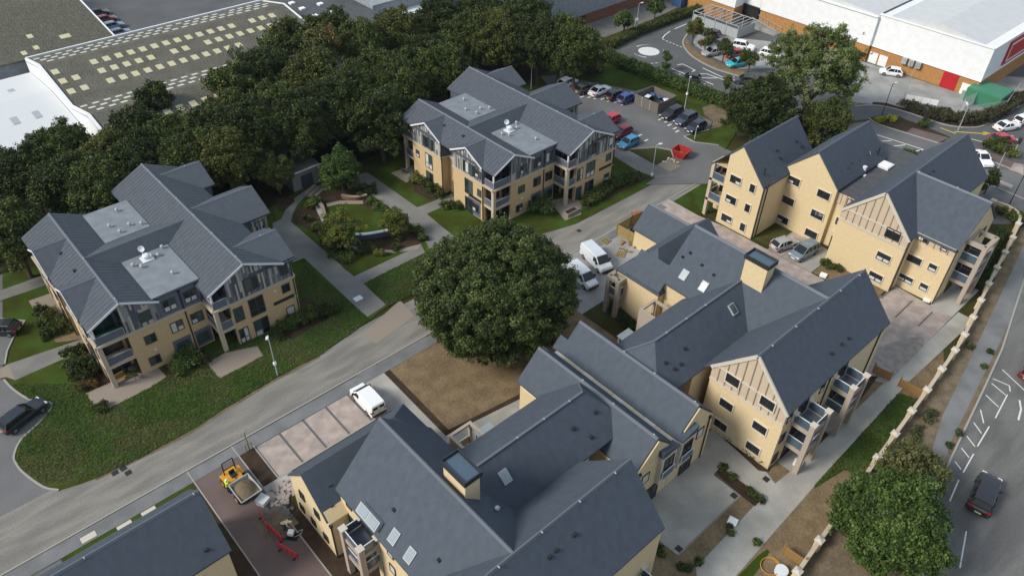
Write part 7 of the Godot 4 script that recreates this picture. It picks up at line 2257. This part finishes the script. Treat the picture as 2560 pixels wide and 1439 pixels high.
	# wall-mounted storage boxes and slabs lying about
	for q in [["white_box", "white square cover on the soil by the front walk", Vector2(41.99, -15.65)], ["white_box", "white square cover at the balcony post foot by the walk", Vector2(52.08, -15.33)], ["white_box", "white square cover under the back house corner", Vector2(85.20, -18.40)], ["white_slab", "white slab at the pink path before the boarded gable", Vector2(79.84, -29.12)]]:
		var t := thing(q[0], q[1], "cover", v3(q[2], 0.08), 0.25)
		var mb := MB.new()
		mb.box(-0.38, 0, -0.38, 0.38, 0.22, 0.38)
		obj("box", mb, M.white_paint, t)
		var l := MB.new()
		l.box(-0.41, 0.22, -0.41, 0.41, 0.27, 0.41)
		obj("lid", l, M.white_paint, t)
	var drains := [Vector2(44.50, -17.25), Vector2(36.36, -17.19), Vector2(48.31, -16.33), Vector2(3.11, -56.99), Vector2(3.88, -56.99), Vector2(4.03, -56.20), Vector2(68.52, -47.56), Vector2(59.79, -43.99), Vector2(63.75, -55.76)]
	var dl := ["by the bare corner of the front court bed", "at the lower corner of the front court", "on the walk beside the balcony house corner", "left of the pair in the road at the lawn point", "right of the pair in the road at the lawn point", "in the road below the pair at the lawn point", "near the silver white van", "between the two white vans and the house", "in the estate road above the silver white van"]
	var di := 0
	for p in drains:
		var t := thing("drain_cover", "dark square drain cover " + dl[di], "drain cover", v3(p, 0.075 if p.y > -30 else 0.045), 0.0, "drain covers")
		var mb := MB.new()
		mb.box(-0.28, -0.05, -0.28, 0.28, 0.012, 0.28)
		obj("frame", mb, M.frame, t)
		var gm := MB.new()
		for k in 5:
			gm.box(-0.22, 0.012, -0.2 + k * 0.09, 0.22, 0.02, -0.16 + k * 0.09)
		obj("grating", gm, M.rubber, t)
		di += 1
	var pad := thing("access_cover", "pale square access cover in the garden path", "access cover", v3(Vector2(33.88, -63.15), 0.14), 0.0)
	var pdm := MB.new()
	pdm.box(-0.5, -0.05, -0.4, 0.5, 0.03, 0.4)
	obj("plate", pdm, M.white_trim, pad)
	# pallets
	pallet("pale timber pallet lying flat in the van yard", Vector2(64.61, -51.86), 0.1)
	pallet("brown open pallet frame beside the house roof in the van yard", Vector2(64.06, -48.69), 0.5)
	block_pile("timber_offcuts", "scattered timber offcuts in the van yard", Vector2(66.02, -49.07), 9, 1.2, M.orange_timber)
	block_pile("brick_stack", "orange bricks and pots on top of the timber fence corner", Vector2(72.77, -53.23), 10, 0.8, M.terracotta)
	# banner, compound fence, dark sign, crossing signals
	var bn := thing("banner", "long white banner hung on the service yard fence", "banner", v3(Vector2(135.06, -43.44)), 0.0)
	var bnm := MB.new()
	var b0 := Vector2(133.45, -45.50) - Vector2(135.06, -43.44)
	var b1 := Vector2(135.51, -40.78) - Vector2(135.06, -43.44)
	bnm.bar(v3(b0, 1.25), v3(b1, 1.25), 0.04, 1.0)
	obj("cloth", bnm, M.white_paint, bn)
	var bf := MB.new()
	for k in 5:
		bf.bar(v3(b0.lerp(b1, k / 4.0)), v3(b0.lerp(b1, k / 4.0), 1.9), 0.06, 0.06)
	obj("post", bf, M.galv, bn)
	var cf := thing("compound_fence", "tall grey mesh fence round the green container", "fence")
	var cpts := [Vector2(139.25, -38.16), Vector2(145.55, -37.15), Vector2(150.79, -37.57), Vector2(135.52, -36.52), Vector2(139.54, -34.14), Vector2(144.14, -33.01), Vector2(152.92, -34.28)]
	for seg in [[Vector2(138.98, -38.04), Vector2(145.65, -37.06)], [Vector2(138.98, -38.04), Vector2(135.52, -36.52)], [Vector2(135.52, -36.52), Vector2(143.48, -32.87)], [Vector2(143.48, -32.87), Vector2(152.92, -34.28)]]:
		var mb := MB.new()
		var a: Vector2 = seg[0]
		var b: Vector2 = seg[1]
		var n := int(a.distance_to(b) / 0.22)
		for i in n + 1:
			mb.bar(v3(a.lerp(b, float(i) / n)), v3(a.lerp(b, float(i) / n), 2.2), 0.03, 0.03)
		for y in [0.2, 1.2, 2.15]:
			mb.bar(v3(a, y), v3(b, y), 0.04, 0.04)
		obj("mesh_panel", mb, M.galv, cf).set_meta("kind", "stuff")
	var tg := thing("totem_sign", "dark upright sign board on the traffic island", "sign", v3(Vector2(128.18, -39.73)), 0.4)
	var tm := MB.new()
	tm.box(-0.55, 0.2, -0.1, 0.55, 3.0, 0.1)
	obj("board", tm, M.frame, tg)
	var ts := MB.new()
	ts.box(-0.62, 0, -0.14, 0.62, 0.2, 0.14)
	obj("base", ts, M.galv, tg)
	for q in [["traffic_signal", "black signal head on a pole by the crossing shrubs", Vector2(123.20, -25.52), 3.4], ["traffic_signal", "black signal at the far side of the crossing shrubs", Vector2(128.83, -25.57), 2.6]]:
		var t := thing(q[0], q[1], "traffic signal", v3(q[2]))
		var mb := MB.new()
		mb.tube(Vector3.ZERO, Vector3(0, q[3], 0), 0.06, 0.06, 8)
		obj("pole", mb, M.galv, t)
		var h := MB.new()
		h.box(-0.2, q[3] - 0.2, -0.18, 0.2, q[3] + 0.85, 0.18)
		var ho := obj("signal_head", h, M.black_metal, t)
		for k in 3:
			var l := MB.new()
			l.tube(Vector3(0, q[3] + 0.62 - k * 0.3, 0.18), Vector3(0, q[3] + 0.62 - k * 0.3, 0.26), 0.11, 0.11, 10)
			obj("lens", l, M.rubber, ho)
	var bl := thing("bollard", "black bollard at the end of the hatched rear lot", "bollard", v3(Vector2(117.93, -35.28)), 0.0)
	var bm2 := MB.new()
	bm2.tube(Vector3.ZERO, Vector3(0, 1.1, 0), 0.1, 0.09, 10)
	obj("post", bm2, M.black_metal, bl)
	var yb := thing("notice_board", "white notice board on posts beside the yard lamp", "sign", v3(Vector2(123.54, -97.74)), 0.0)
	var ym := MB.new()
	ym.box(-0.45, 1.0, -0.04, 0.45, 2.0, 0.04)
	obj("panel", ym, M.white_paint, yb)
	var yp := MB.new()
	yp.box(-0.4, 0, -0.05, -0.33, 1.0, 0.05)
	yp.box(0.33, 0, -0.05, 0.4, 1.0, 0.05)
	obj("post", yp, M.galv, yb)
	var cont := thing("container", "blue open container at the top by the clipped hedge", "container", v3(Vector2(142.23, -100.08)), 0.0)
	var cm := MB.new()
	cm.box(-2.8, 0, -1.2, 2.8, 2.2, 1.2)
	obj("body", cm, M.blue_paint, cont)
	var cl := MB.new()
	cl.box(-2.7, 2.2, -1.1, 2.7, 2.26, 1.1)
	obj("lid", cl, M.blue_paint, cont)
	site_works()


func timber_fence(label: String, a: Vector2, b: Vector2, h: float, m: Material) -> void:
	var t := thing("timber_fence", label, "fence", v3(a))
	var e := v3(b - a)
	var n := maxi(2, int(e.length() / 1.8) + 1)
	for i in n:
		var p := e * (float(i) / (n - 1))
		var mb := MB.new()
		mb.box(p.x - 0.06, 0, p.z - 0.06, p.x + 0.06, h + 0.1, p.z + 0.06)
		obj("post", mb, m, t)
	var rows := int(h / 0.28)
	for i in rows:
		var mb := MB.new()
		mb.bar(Vector3(0, 0.15 + i * 0.28, 0), e + Vector3(0, 0.15 + i * 0.28, 0), 0.05, 0.22)
		obj("rail", mb, m, t)


func arc_wall(called: String, label: String, pts: Array, h: float, m: Material, top: Material) -> void:
	var t := thing(called, label, "wall")
	var mb := MB.new()
	strip(mb, pts, 0.32, 0.05, 0.1 + h)
	var o := obj("wall", mb, m, t)
	var c := MB.new()
	strip(c, pts, 0.5, 0.1 + h, 0.2 + h)
	obj("coping", c, top, o)


func patio_set(label: String, p: Vector2) -> void:
	var t := thing("patio_table", label, "patio set", v3(p, 0.12), 0.3)
	var mb := MB.new()
	mb.tube(Vector3(0, 0.7, 0), Vector3(0, 0.75, 0), 0.5, 0.5, 14)
	obj("tabletop", mb, M.grey_frame, t)
	var l := MB.new()
	l.tube(Vector3.ZERO, Vector3(0, 0.7, 0), 0.05, 0.05, 6)
	obj("leg", l, M.grey_frame, t)
	for i in 3:
		var a := TAU * i / 3
		var c := MB.new()
		var q := Vector3(cos(a), 0, sin(a)) * 0.95
		c.box(q.x - 0.22, 0.4, q.z - 0.22, q.x + 0.22, 0.45, q.z + 0.22)
		c.bar(q + Vector3(cos(a), 0, sin(a)) * 0.2 + Vector3.UP * 0.45, q + Vector3(cos(a), 0, sin(a)) * 0.26 + Vector3.UP * 0.9, 0.4, 0.05)
		for s in [[-0.2, -0.2], [0.2, -0.2], [0.2, 0.2], [-0.2, 0.2]]:
			c.box(q.x + s[0] - 0.02, 0, q.z + s[1] - 0.02, q.x + s[0] + 0.02, 0.4, q.z + s[1] + 0.02)
		obj("chair", c, M.grey_frame, t)


func heap(called: String, label: String, at: Vector3, r: float, h: float, m: Material, sx := 1.0) -> Node3D:
	var mb := MB.new()
	mb.st.set_smooth_group(0)
	var n := 14
	var f := FastNoiseLite.new()
	f.seed = 3
	f.frequency = 1.1
	var P := func(i: int, j: int) -> Vector3:
		var x := -1.0 + 2.0 * i / n
		var z := -1.0 + 2.0 * j / n
		var d := minf(1.0, sqrt(x * x + z * z))
		return Vector3(x * r * sx, h * (1 - d * d) * (1.0 + 0.35 * f.get_noise_2d(x * 2 + at.x, z * 2)) + 0.02, z * r)
	for i in n:
		for j in n:
			mb.quad(P.call(i, j), P.call(i + 1, j), P.call(i + 1, j + 1), P.call(i, j + 1))
	var o := obj(called, mb, m)
	o.position = at
	tag(o, label, "heap")
	return o


func block_pile(called: String, label: String, at: Vector2, n: int, r: float, m: Material, y := 0.09) -> void:
	var t := thing(called, label, "rubble", v3(at, y))
	var part := "piece"
	for i in n:
		var mb := MB.new()
		var a := rng.randf() * TAU
		var d := r * sqrt(rng.randf())
		var b := Basis(Vector3.UP, rng.randf() * TAU)
		mb.obox(Transform3D(b, Vector3(cos(a) * d, 0.08, sin(a) * d)), Vector3(rng.randf_range(0.3, 0.6), rng.randf_range(0.1, 0.18), rng.randf_range(0.15, 0.3)))
		obj(part, mb, m, t)


func pallet(label: String, at: Vector2, turn: float) -> void:
	var t := thing("pallet", label, "pallet", v3(at, 0.05), turn)
	for i in 5:
		var mb := MB.new()
		mb.box(-0.6, 0.12, -0.5 + i * 0.23, 0.6, 0.145, -0.38 + i * 0.23)
		obj("slat", mb, M.timber, t)
	for i in 3:
		var mb := MB.new()
		mb.box(-0.6 + i * 0.55, 0, -0.5, -0.5 + i * 0.55, 0.12, 0.54)
		obj("bearer", mb, M.timber, t)


func site_works() -> void:
	# yellow site dumper on the paver drive
	var rear := Vector2(10.93, -49.30)
	var front := Vector2(11.10, -45.73)
	var dv := (front - rear).normalized()
	var t := thing("dumper", "yellow site dumper with its skip full of grey soil", "dumper", v3((rear + front) * 0.5, 0.055), atan2(-dv.x, -dv.y))
	var ch := MB.new()
	ch.box(-0.5, 0.45, 0.2, 0.5, 0.85, 2.0)
	ch.box(-0.25, 0.5, -1.3, 0.25, 0.75, 0.3)
	obj("chassis", ch, M.rubber, t)
	var hd := MB.new()
	hd.loft([[Vector3(-0.62, 0.7, 0.25), Vector3(0.62, 0.7, 0.25), Vector3(0.62, 1.15, 0.25), Vector3(-0.62, 1.15, 0.25)], [Vector3(-0.66, 0.6, 1.0), Vector3(0.66, 0.6, 1.0), Vector3(0.6, 1.3, 1.0), Vector3(-0.6, 1.3, 1.0)], [Vector3(-0.6, 0.6, 2.0), Vector3(0.6, 0.6, 2.0), Vector3(0.52, 1.2, 2.0), Vector3(-0.52, 1.2, 2.0)]])
	for s in [-1, 1]:
		hd.box(s * 0.78 - 0.18, 0.95, 0.85, s * 0.78 + 0.18, 1.02, 1.95)
	obj("engine_cover", hd, M.yellow_paint, t)
	var se := MB.new()
	se.box(-0.26, 1.25, 0.75, 0.26, 1.4, 1.2)
	se.box(-0.26, 1.4, 1.15, 0.26, 1.8, 1.25)
	obj("seat", se, M.rubber, t)
	var wh := MB.new()
	wh.bar(Vector3(0, 1.1, 0.3), Vector3(0, 1.65, 0.45), 0.06, 0.06)
	for i in 10:
		var a := TAU * i / 10
		var b := TAU * (i + 1) / 10
		wh.bar(Vector3(cos(a) * 0.2, 1.66 + sin(a) * 0.1, 0.46 + sin(a) * 0.17), Vector3(cos(b) * 0.2, 1.66 + sin(b) * 0.1, 0.46 + sin(b) * 0.17), 0.04, 0.04)
	obj("steering_wheel", wh, M.rubber, t)
	var rp := MB.new()
	for s in [-1, 1]:
		rp.tube(Vector3(s * 0.55, 1.1, 1.6), Vector3(s * 0.52, 2.75, 1.55), 0.06, 0.06, 8)
	rp.tube(Vector3(-0.52, 2.75, 1.55), Vector3(0.52, 2.75, 1.55), 0.06, 0.06, 8)
	rp.tube(Vector3(-0.54, 1.75, 1.58), Vector3(0.54, 1.75, 1.58), 0.05, 0.05, 8)
	obj("roll_bar", rp, M.black_metal, t)
	for z in [-1.0, 1.4]:
		for s in [-1, 1]:
			var w := MB.new()
			w.tube(Vector3(-0.2, 0, 0), Vector3(0.2, 0, 0), 0.45, 0.45, 16)
			var wo := obj("wheel", w, M.rubber, t)
			wo.position = Vector3(s * 0.82, 0.45, z)
			var rm := MB.new()
			rm.tube(Vector3(-0.21, 0, 0), Vector3(0.21, 0, 0), 0.22, 0.22, 10)
			obj("rim", rm, M.yellow_paint, wo)
	var sk := MB.new()
	var b0 := [Vector3(-0.7, 0.75, -0.25), Vector3(0.7, 0.75, -0.25), Vector3(0.75, 0.85, -1.5), Vector3(-0.75, 0.85, -1.5)]
	var b1 := [Vector3(-0.95, 1.5, 0.05), Vector3(0.95, 1.5, 0.05), Vector3(1.0, 1.32, -2.25), Vector3(-1.0, 1.32, -2.25)]
	for i in 4:
		var j := (i + 1) % 4
		sk.quad(b0[i], b0[j], b1[j], b1[i])
		sk.bar(b1[i], b1[j], 0.09, 0.09)
	sk.quad(b0[0], b0[1], b0[2], b0[3])
	obj("skip", sk, M.galv, t)
	var c := t.transform * Vector3(0, 1.2, -1.05)
	var hp := heap("soil_load", "grey soil heaped in the dumper's skip", c, 1.12, 0.55, M.verge, 0.85)
	hp.rotation.y = t.rotation.y
	# red plastic barriers
	var bars := [["red plastic barrier nearest the dumper", Vector2(11.00, -43.88), Vector2(10.72, -42.00)], ["middle red plastic barrier beside the generator", Vector2(10.87, -42.14), Vector2(11.12, -40.20)], ["red plastic barrier fallen furthest down the drive", Vector2(10.62, -40.02), Vector2(11.25, -37.98)]]
	for q in bars:
		var a: Vector2 = q[1]
		var b: Vector2 = q[2]
		var bt := thing("safety_barrier", q[0], "barrier", v3(a, 0.055))
		var e := v3(b - a)
		var mb := MB.new()
		mb.bar(Vector3(0, 0.93, 0), e + Vector3(0, 0.93, 0), 0.06, 0.14)
		mb.bar(Vector3(0, 0.55, 0), e + Vector3(0, 0.55, 0), 0.05, 0.22)
		mb.bar(Vector3(0, 0.22, 0), e + Vector3(0, 0.22, 0), 0.05, 0.12)
		for k in 5:
			mb.bar(e * (k / 4.0) + Vector3(0, 0.1, 0), e * (k / 4.0) + Vector3(0, 0.98, 0), 0.06, 0.08)
		obj("panel", mb, M.red_plastic, bt)
		var sd := e.normalized().cross(Vector3.UP) * 0.3
		for k in [0.12, 0.88]:
			var f := MB.new()
			f.bar(e * k - sd + Vector3.UP * 0.05, e * k + sd + Vector3.UP * 0.05, 0.12, 0.1)
			obj("foot", f, M.rubber, bt)
	var gn := thing("generator", "small white and black plate compactor beside the red barriers", "machine", v3(Vector2(12.02, -40.20), 0.055), 0.7)
	var gm := MB.new()
	gm.box(-0.35, 0, -0.5, 0.35, 0.15, 0.5)
	gm.box(-0.28, 0.15, -0.35, 0.28, 0.45, 0.3)
	obj("base", gm, M.rubber, gn)
	var ge := MB.new()
	ge.box(-0.24, 0.45, -0.28, 0.24, 0.8, 0.2)
	obj("engine", ge, M.white_paint, gn)
	var gh := MB.new()
	gh.bar(Vector3(-0.25, 0.4, 0.3), Vector3(-0.25, 1.0, 1.0), 0.04, 0.04)
	gh.bar(Vector3(0.25, 0.4, 0.3), Vector3(0.25, 1.0, 1.0), 0.04, 0.04)
	gh.bar(Vector3(-0.25, 1.0, 1.0), Vector3(0.25, 1.0, 1.0), 0.04, 0.04)
	obj("handle", gh, M.galv, gn)
	block_pile("paver_heap", "heap of loose pink pavers beside the house path", Vector2(13.46, -44.80), 60, 1.3, M.pavers_pink, 0.07)
	block_pile("paver_heap", "lifted pavers strewn by the red barriers", Vector2(12.26, -43.13), 40, 1.4, M.paver_joint, 0.06)
	heap("sand_heap", "dug over sand where the pavers are lifted", Vector3(Vector2(11.65, -42.53).x, 0.05, Vector2(11.65, -42.53).y), 1.5, 0.22, M.verge)
	var bg := thing("bulk_bag", "pale bulk bag of sand in front of the dumper", "bag", v3(Vector2(11.82, -44.97), 0.055), 0.4)
	var bm := MB.new()
	bm.hexa([Vector3(-0.42, 0, -0.42), Vector3(0.42, 0, -0.42), Vector3(0.42, 0, 0.42), Vector3(-0.42, 0, 0.42), Vector3(-0.5, 0.65, -0.5), Vector3(0.5, 0.65, -0.5), Vector3(0.48, 0.6, 0.48), Vector3(-0.48, 0.62, 0.5)])
	obj("bag", bm, M.white_trim, bg)
	var st := thing("young_tree_stake", "bare staked sapling at the end of the brown bed", "sapling", v3(Vector2(13.71, -51.20), 0.07), 0.0)
	var sm := MB.new()
	sm.tube(Vector3.ZERO, Vector3(0, 2.6, 0), 0.05, 0.02, 6)
	for i in 7:
		var a := i * 2.4
		sm.tube(Vector3(0, 1.2 + i * 0.18, 0), Vector3(cos(a) * 0.5, 1.7 + i * 0.2, sin(a) * 0.5), 0.02, 0.008, 4)
	obj("stem", sm, M.bark, st)
	var sf := MB.new()
	for s in [-0.3, 0.3]:
		sf.bar(Vector3(s, 0, 0), Vector3(s, 1.0, 0), 0.08, 0.08)
	sf.bar(Vector3(-0.3, 0.95, 0), Vector3(0.3, 0.95, 0), 0.06, 0.06)
	obj("stake", sf, M.timber, st)
	# hose and drum at the bottom edge
	var hz := thing("hose", "coiled yellow hose by the orange fence at the bottom edge", "hose", v3(Vector2(40.83, -10.95), 0.05))
	var hm := MB.new()
	for i in 40:
		var a := i * 0.35
		var b := (i + 1) * 0.35
		hm.tube(Vector3(cos(a) * (0.75 + 0.004 * i), 0.04 + 0.004 * i, sin(a) * 0.8), Vector3(cos(b) * (0.75 + 0.004 * (i + 1)), 0.04 + 0.004 * (i + 1), sin(b) * 0.8), 0.03, 0.03, 5)
	obj("coil", hm, M.yellow_paint, hz)
	var dm := thing("drum", "white cable drum beside the hose at the bottom edge", "drum", v3(Vector2(41.05, -10.04), 0.05))
	var dd := MB.new()
	dd.tube(Vector3(0, 0, 0), Vector3(0, 0.08, 0), 0.55, 0.55, 18)
	dd.tube(Vector3(0, 0.4, 0), Vector3(0, 0.48, 0), 0.55, 0.55, 18)
	obj("flange", dd, M.white_trim, dm)
	var dc := MB.new()
	dc.tube(Vector3(0, 0.08, 0), Vector3(0, 0.4, 0), 0.3, 0.3, 14)
	obj("core", dc, M.white_paint, dm)


func figure(label: String, at: Vector3, turn: float, joints: Dictionary, bones: Array, hat: Color) -> void:
	# one continuous body: tapered capsules joined with a smooth minimum and meshed as surface nets
	var t := thing("person", label, "person", at, turn)
	var mb := SurfaceTool.new()
	mb.begin(Mesh.PRIMITIVE_TRIANGLES)
	nets(mb, joints, bones.filter(func(b): return not b[4]), 0.028, 0.05)
	for s in ["l", "r"]:
		nets(mb, joints, bones.filter(func(b): return b[4] == s), 0.009, 0.008)
	mb.generate_normals()
	obj("body", mb.commit(), M.body, t)
	var h := MB.new()
	h.st.set_smooth_group(0)
	var c: Vector3 = joints.head
	for i in 6:
		for j in 14:
			var f := func(a: int, b: int) -> Vector3:
				var th := a * PI / 2 / 6
				var ph := b * TAU / 14
				return c + Vector3(sin(th) * cos(ph) * 0.125, 0.03 + cos(th) * 0.125, sin(th) * sin(ph) * 0.145)
			h.quad(f.call(i, j), f.call(i + 1, j), f.call(i + 1, j + 1), f.call(i, j + 1))
	h.box(c.x - 0.1, c.y + 0.02, c.z - 0.2, c.x + 0.1, c.y + 0.045, c.z - 0.11)
	var hm := mat("hat%.2f" % hat.r, hat.r, hat.g, hat.b, 0.4)
	obj("hard_hat", h, hm, t)


func nets(st: SurfaceTool, J: Dictionary, bones: Array, cell: float, k: float) -> void:
	if bones.is_empty():
		return
	var lo := Vector3.ONE * 99
	var hi := Vector3.ONE * -99
	var seg := []
	for b in bones:
		var a: Vector3 = J[b[0]] if b[0] is String else b[0]
		var e: Vector3 = J[b[1]] if b[1] is String else b[1]
		seg.append([a, e, b[2], b[3], b[5]])
		var r := maxf(b[2], b[3]) + cell * 2
		for p in [a, e]:
			lo = lo.min(p - Vector3.ONE * r)
			hi = hi.max(p + Vector3.ONE * r)
	var n := Vector3i(((hi - lo) / cell).ceil()) + Vector3i.ONE
	var D := PackedFloat32Array()
	D.resize(n.x * n.y * n.z)
	D.fill(9.0)
	var i := 0
	for z in n.z:
		for y in n.y:
			for x in n.x:
				var p := lo + Vector3(x, y, z) * cell
				var d := 9.0
				for s in seg:
					var a: Vector3 = s[0]
					var ab: Vector3 = s[1] - a
					var q := clampf((p - a).dot(ab) / maxf(ab.length_squared(), 1e-8), 0, 1)
					var e := p.distance_to(a + ab * q) - lerpf(s[2], s[3], q)
					var h := clampf(0.5 + 0.5 * (d - e) / k, 0, 1)
					d = lerpf(d, e, h) - k * h * (1 - h)
				D[i] = d
				i += 1
	var idx := {}
	var V := []
	var C := []
	var at := func(x: int, y: int, z: int) -> float:
		return D[(z * n.y + y) * n.x + x]
	for z in n.z - 1:
		for y in n.y - 1:
			for x in n.x - 1:
				var sum := Vector3.ZERO
				var cnt := 0
				for e in [[0, 0, 0, 1, 0, 0], [0, 0, 0, 0, 1, 0], [0, 0, 0, 0, 0, 1], [1, 0, 0, 1, 1, 0], [1, 0, 0, 1, 0, 1], [0, 1, 0, 1, 1, 0], [0, 1, 0, 0, 1, 1], [0, 0, 1, 1, 0, 1], [0, 0, 1, 0, 1, 1], [1, 1, 0, 1, 1, 1], [1, 0, 1, 1, 1, 1], [0, 1, 1, 1, 1, 1]]:
					var d0: float = at.call(x + e[0], y + e[1], z + e[2])
					var d1: float = at.call(x + e[3], y + e[4], z + e[5])
					if (d0 < 0) != (d1 < 0):
						sum += Vector3(e[0], e[1], e[2]).lerp(Vector3(e[3], e[4], e[5]), d0 / (d0 - d1))
						cnt += 1
				if cnt:
					var p := lo + (Vector3(x, y, z) + sum / cnt) * cell
					var best := 9.0
					var col := Color.WHITE
					for s in seg:
						var a: Vector3 = s[0]
						var ab: Vector3 = s[1] - a
						var q := clampf((p - a).dot(ab) / maxf(ab.length_squared(), 1e-8), 0, 1)
						var e := p.distance_to(a + ab * q) - lerpf(s[2], s[3], q)
						if e < best:
							best = e
							col = s[4]
					idx[(z * n.y + y) * n.x + x] = V.size()
					V.append(p)
					C.append(col)
	var face := func(q: Array, flip: bool) -> void:
		var o := [0, 1, 2, 0, 2, 3] if not flip else [0, 2, 1, 0, 3, 2]
		for j in o:
			st.set_color(C[q[j]])
			st.add_vertex(V[q[j]])
	for z in range(1, n.z - 1):
		for y in range(1, n.y - 1):
			for x in range(1, n.x - 1):
				var d0: float = at.call(x, y, z)
				var key := func(a: int, b: int, c: int) -> int:
					return (c * n.y + b) * n.x + a
				var d1: float = at.call(x + 1, y, z)
				if (d0 < 0) != (d1 < 0):
					face.call([idx[key.call(x, y - 1, z - 1)], idx[key.call(x, y, z - 1)], idx[key.call(x, y, z)], idx[key.call(x, y - 1, z)]], d0 < 0)
				d1 = at.call(x, y + 1, z)
				if (d0 < 0) != (d1 < 0):
					face.call([idx[key.call(x - 1, y, z - 1)], idx[key.call(x - 1, y, z)], idx[key.call(x, y, z)], idx[key.call(x, y, z - 1)]], d0 < 0)
				d1 = at.call(x, y, z + 1)
				if (d0 < 0) != (d1 < 0):
					face.call([idx[key.call(x - 1, y - 1, z)], idx[key.call(x, y - 1, z)], idx[key.call(x, y, z)], idx[key.call(x - 1, y, z)]], d0 < 0)


func body_bones(top: Color, legs: Color) -> Array:
	var skin := Color(0.42, 0.25, 0.17)
	var boot := Color(0.02, 0.018, 0.016)
	var B := [["hip", "chest", 0.145, 0.165, "", top], ["chest", "neck", 0.13, 0.06, "", top], ["neck", "head", 0.055, 0.10, "", skin], ["head", "nose", 0.1, 0.03, "", skin],
		["ls", "rs", 0.085, 0.085, "", top], ["ls", "le", 0.062, 0.046, "", top], ["le", "lw", 0.045, 0.034, "", top], ["rs", "re", 0.062, 0.046, "", top], ["re", "rw", 0.045, 0.034, "", top],
		["lh", "rh", 0.11, 0.11, "", legs], ["lh", "lk", 0.088, 0.062, "", legs], ["lk", "la", 0.06, 0.045, "", legs], ["rh", "rk", 0.088, 0.062, "", legs], ["rk", "ra", 0.06, 0.045, "", legs],
		["la", "lt", 0.05, 0.045, "", boot], ["ra", "rt", 0.05, 0.045, "", boot]]
	return B


func add_hand(J: Dictionary, B: Array, s: String) -> void:
	var skin := Color(0.42, 0.25, 0.17)
	var w: Vector3 = J[s + "w"]
	var e: Vector3 = J[s + "e"]
	var d := (w - e).normalized()
	var side := d.cross(Vector3(0, 0, -1) if absf(d.z) < 0.8 else Vector3.UP).normalized()
	var nrm := side.cross(d)
	var palm := w + d * 0.085
	B.append([w, palm, 0.03, 0.032, s, skin])
	for i in 4:
		var o := side * (-0.03 + 0.02 * i)
		var l: float = [0.068, 0.078, 0.074, 0.058][i]
		var k := palm + o + d * l * 0.55 + nrm * 0.012
		B.append([palm + o * 0.9 - d * 0.01, k, 0.0105, 0.0095, s, skin])
		B.append([k, k + d * l * 0.4 + nrm * 0.03, 0.0095, 0.0085, s, skin])
	var tb := w + d * 0.03 - side * 0.03
	B.append([w + d * 0.015, tb, 0.017, 0.014, s, skin])
	B.append([tb, tb + d * 0.035 - side * 0.025 + nrm * 0.015, 0.0125, 0.0105, s, skin])


func workers() -> void:
	var vest := Color(0.50, 0.62, 0.03)
	var dark := Color(0.018, 0.02, 0.026)
	# standing by the dumper, looking into it
	var J := {"hip": Vector3(0, 0.98, 0), "chest": Vector3(0, 1.30, -0.03), "neck": Vector3(0, 1.50, -0.05), "head": Vector3(0, 1.66, -0.08), "nose": Vector3(0, 1.62, -0.19),
		"ls": Vector3(-0.19, 1.42, -0.03), "rs": Vector3(0.19, 1.42, -0.03), "le": Vector3(-0.28, 1.16, -0.08), "lw": Vector3(-0.22, 1.0, -0.28), "re": Vector3(0.28, 1.17, -0.12), "rw": Vector3(0.2, 1.12, -0.36),
		"lh": Vector3(-0.1, 0.92, 0), "rh": Vector3(0.1, 0.92, 0), "lk": Vector3(-0.12, 0.5, -0.03), "la": Vector3(-0.14, 0.08, 0.03), "lt": Vector3(-0.15, 0.05, -0.14), "rk": Vector3(0.13, 0.5, -0.05), "ra": Vector3(0.15, 0.08, 0.05), "rt": Vector3(0.17, 0.05, -0.12)}
	var B := body_bones(vest, dark)
	add_hand(J, B, "l")
	add_hand(J, B, "r")
	var p := Vector2(10.06, -48.03)
	figure("worker in yellow hi-vis and dark trousers standing beside the dumper", v3(p, 0.052), -PI / 2 + 0.3, J, B, Color(0.7, 0.7, 0.68))
	# bent over the lifted pavers
	var K := {"hip": Vector3(0, 0.78, 0.12), "chest": Vector3(0, 0.98, -0.22), "neck": Vector3(0, 1.02, -0.42), "head": Vector3(0, 1.02, -0.57), "nose": Vector3(0, 0.93, -0.65),
		"ls": Vector3(-0.19, 1.0, -0.32), "rs": Vector3(0.19, 1.0, -0.32), "le": Vector3(-0.25, 0.72, -0.36), "lw": Vector3(-0.16, 0.5, -0.5), "re": Vector3(0.25, 0.72, -0.38), "rw": Vector3(0.16, 0.5, -0.52),
		"lh": Vector3(-0.1, 0.74, 0.12), "rh": Vector3(0.1, 0.74, 0.12), "lk": Vector3(-0.17, 0.45, -0.16), "la": Vector3(-0.17, 0.08, 0.08), "lt": Vector3(-0.19, 0.05, -0.1), "rk": Vector3(0.17, 0.45, -0.2), "ra": Vector3(0.17, 0.08, 0.02), "rt": Vector3(0.19, 0.05, -0.16)}
	var B2 := body_bones(Color(0.62, 0.58, 0.40), dark)
	add_hand(K, B2, "l")
	add_hand(K, B2, "r")
	figure("worker in pale jacket bending over the plate compactor by the barriers", v3(Vector2(11.94, -41.35), 0.052), -2.3, K, B2, Color(0.72, 0.66, 0.45))
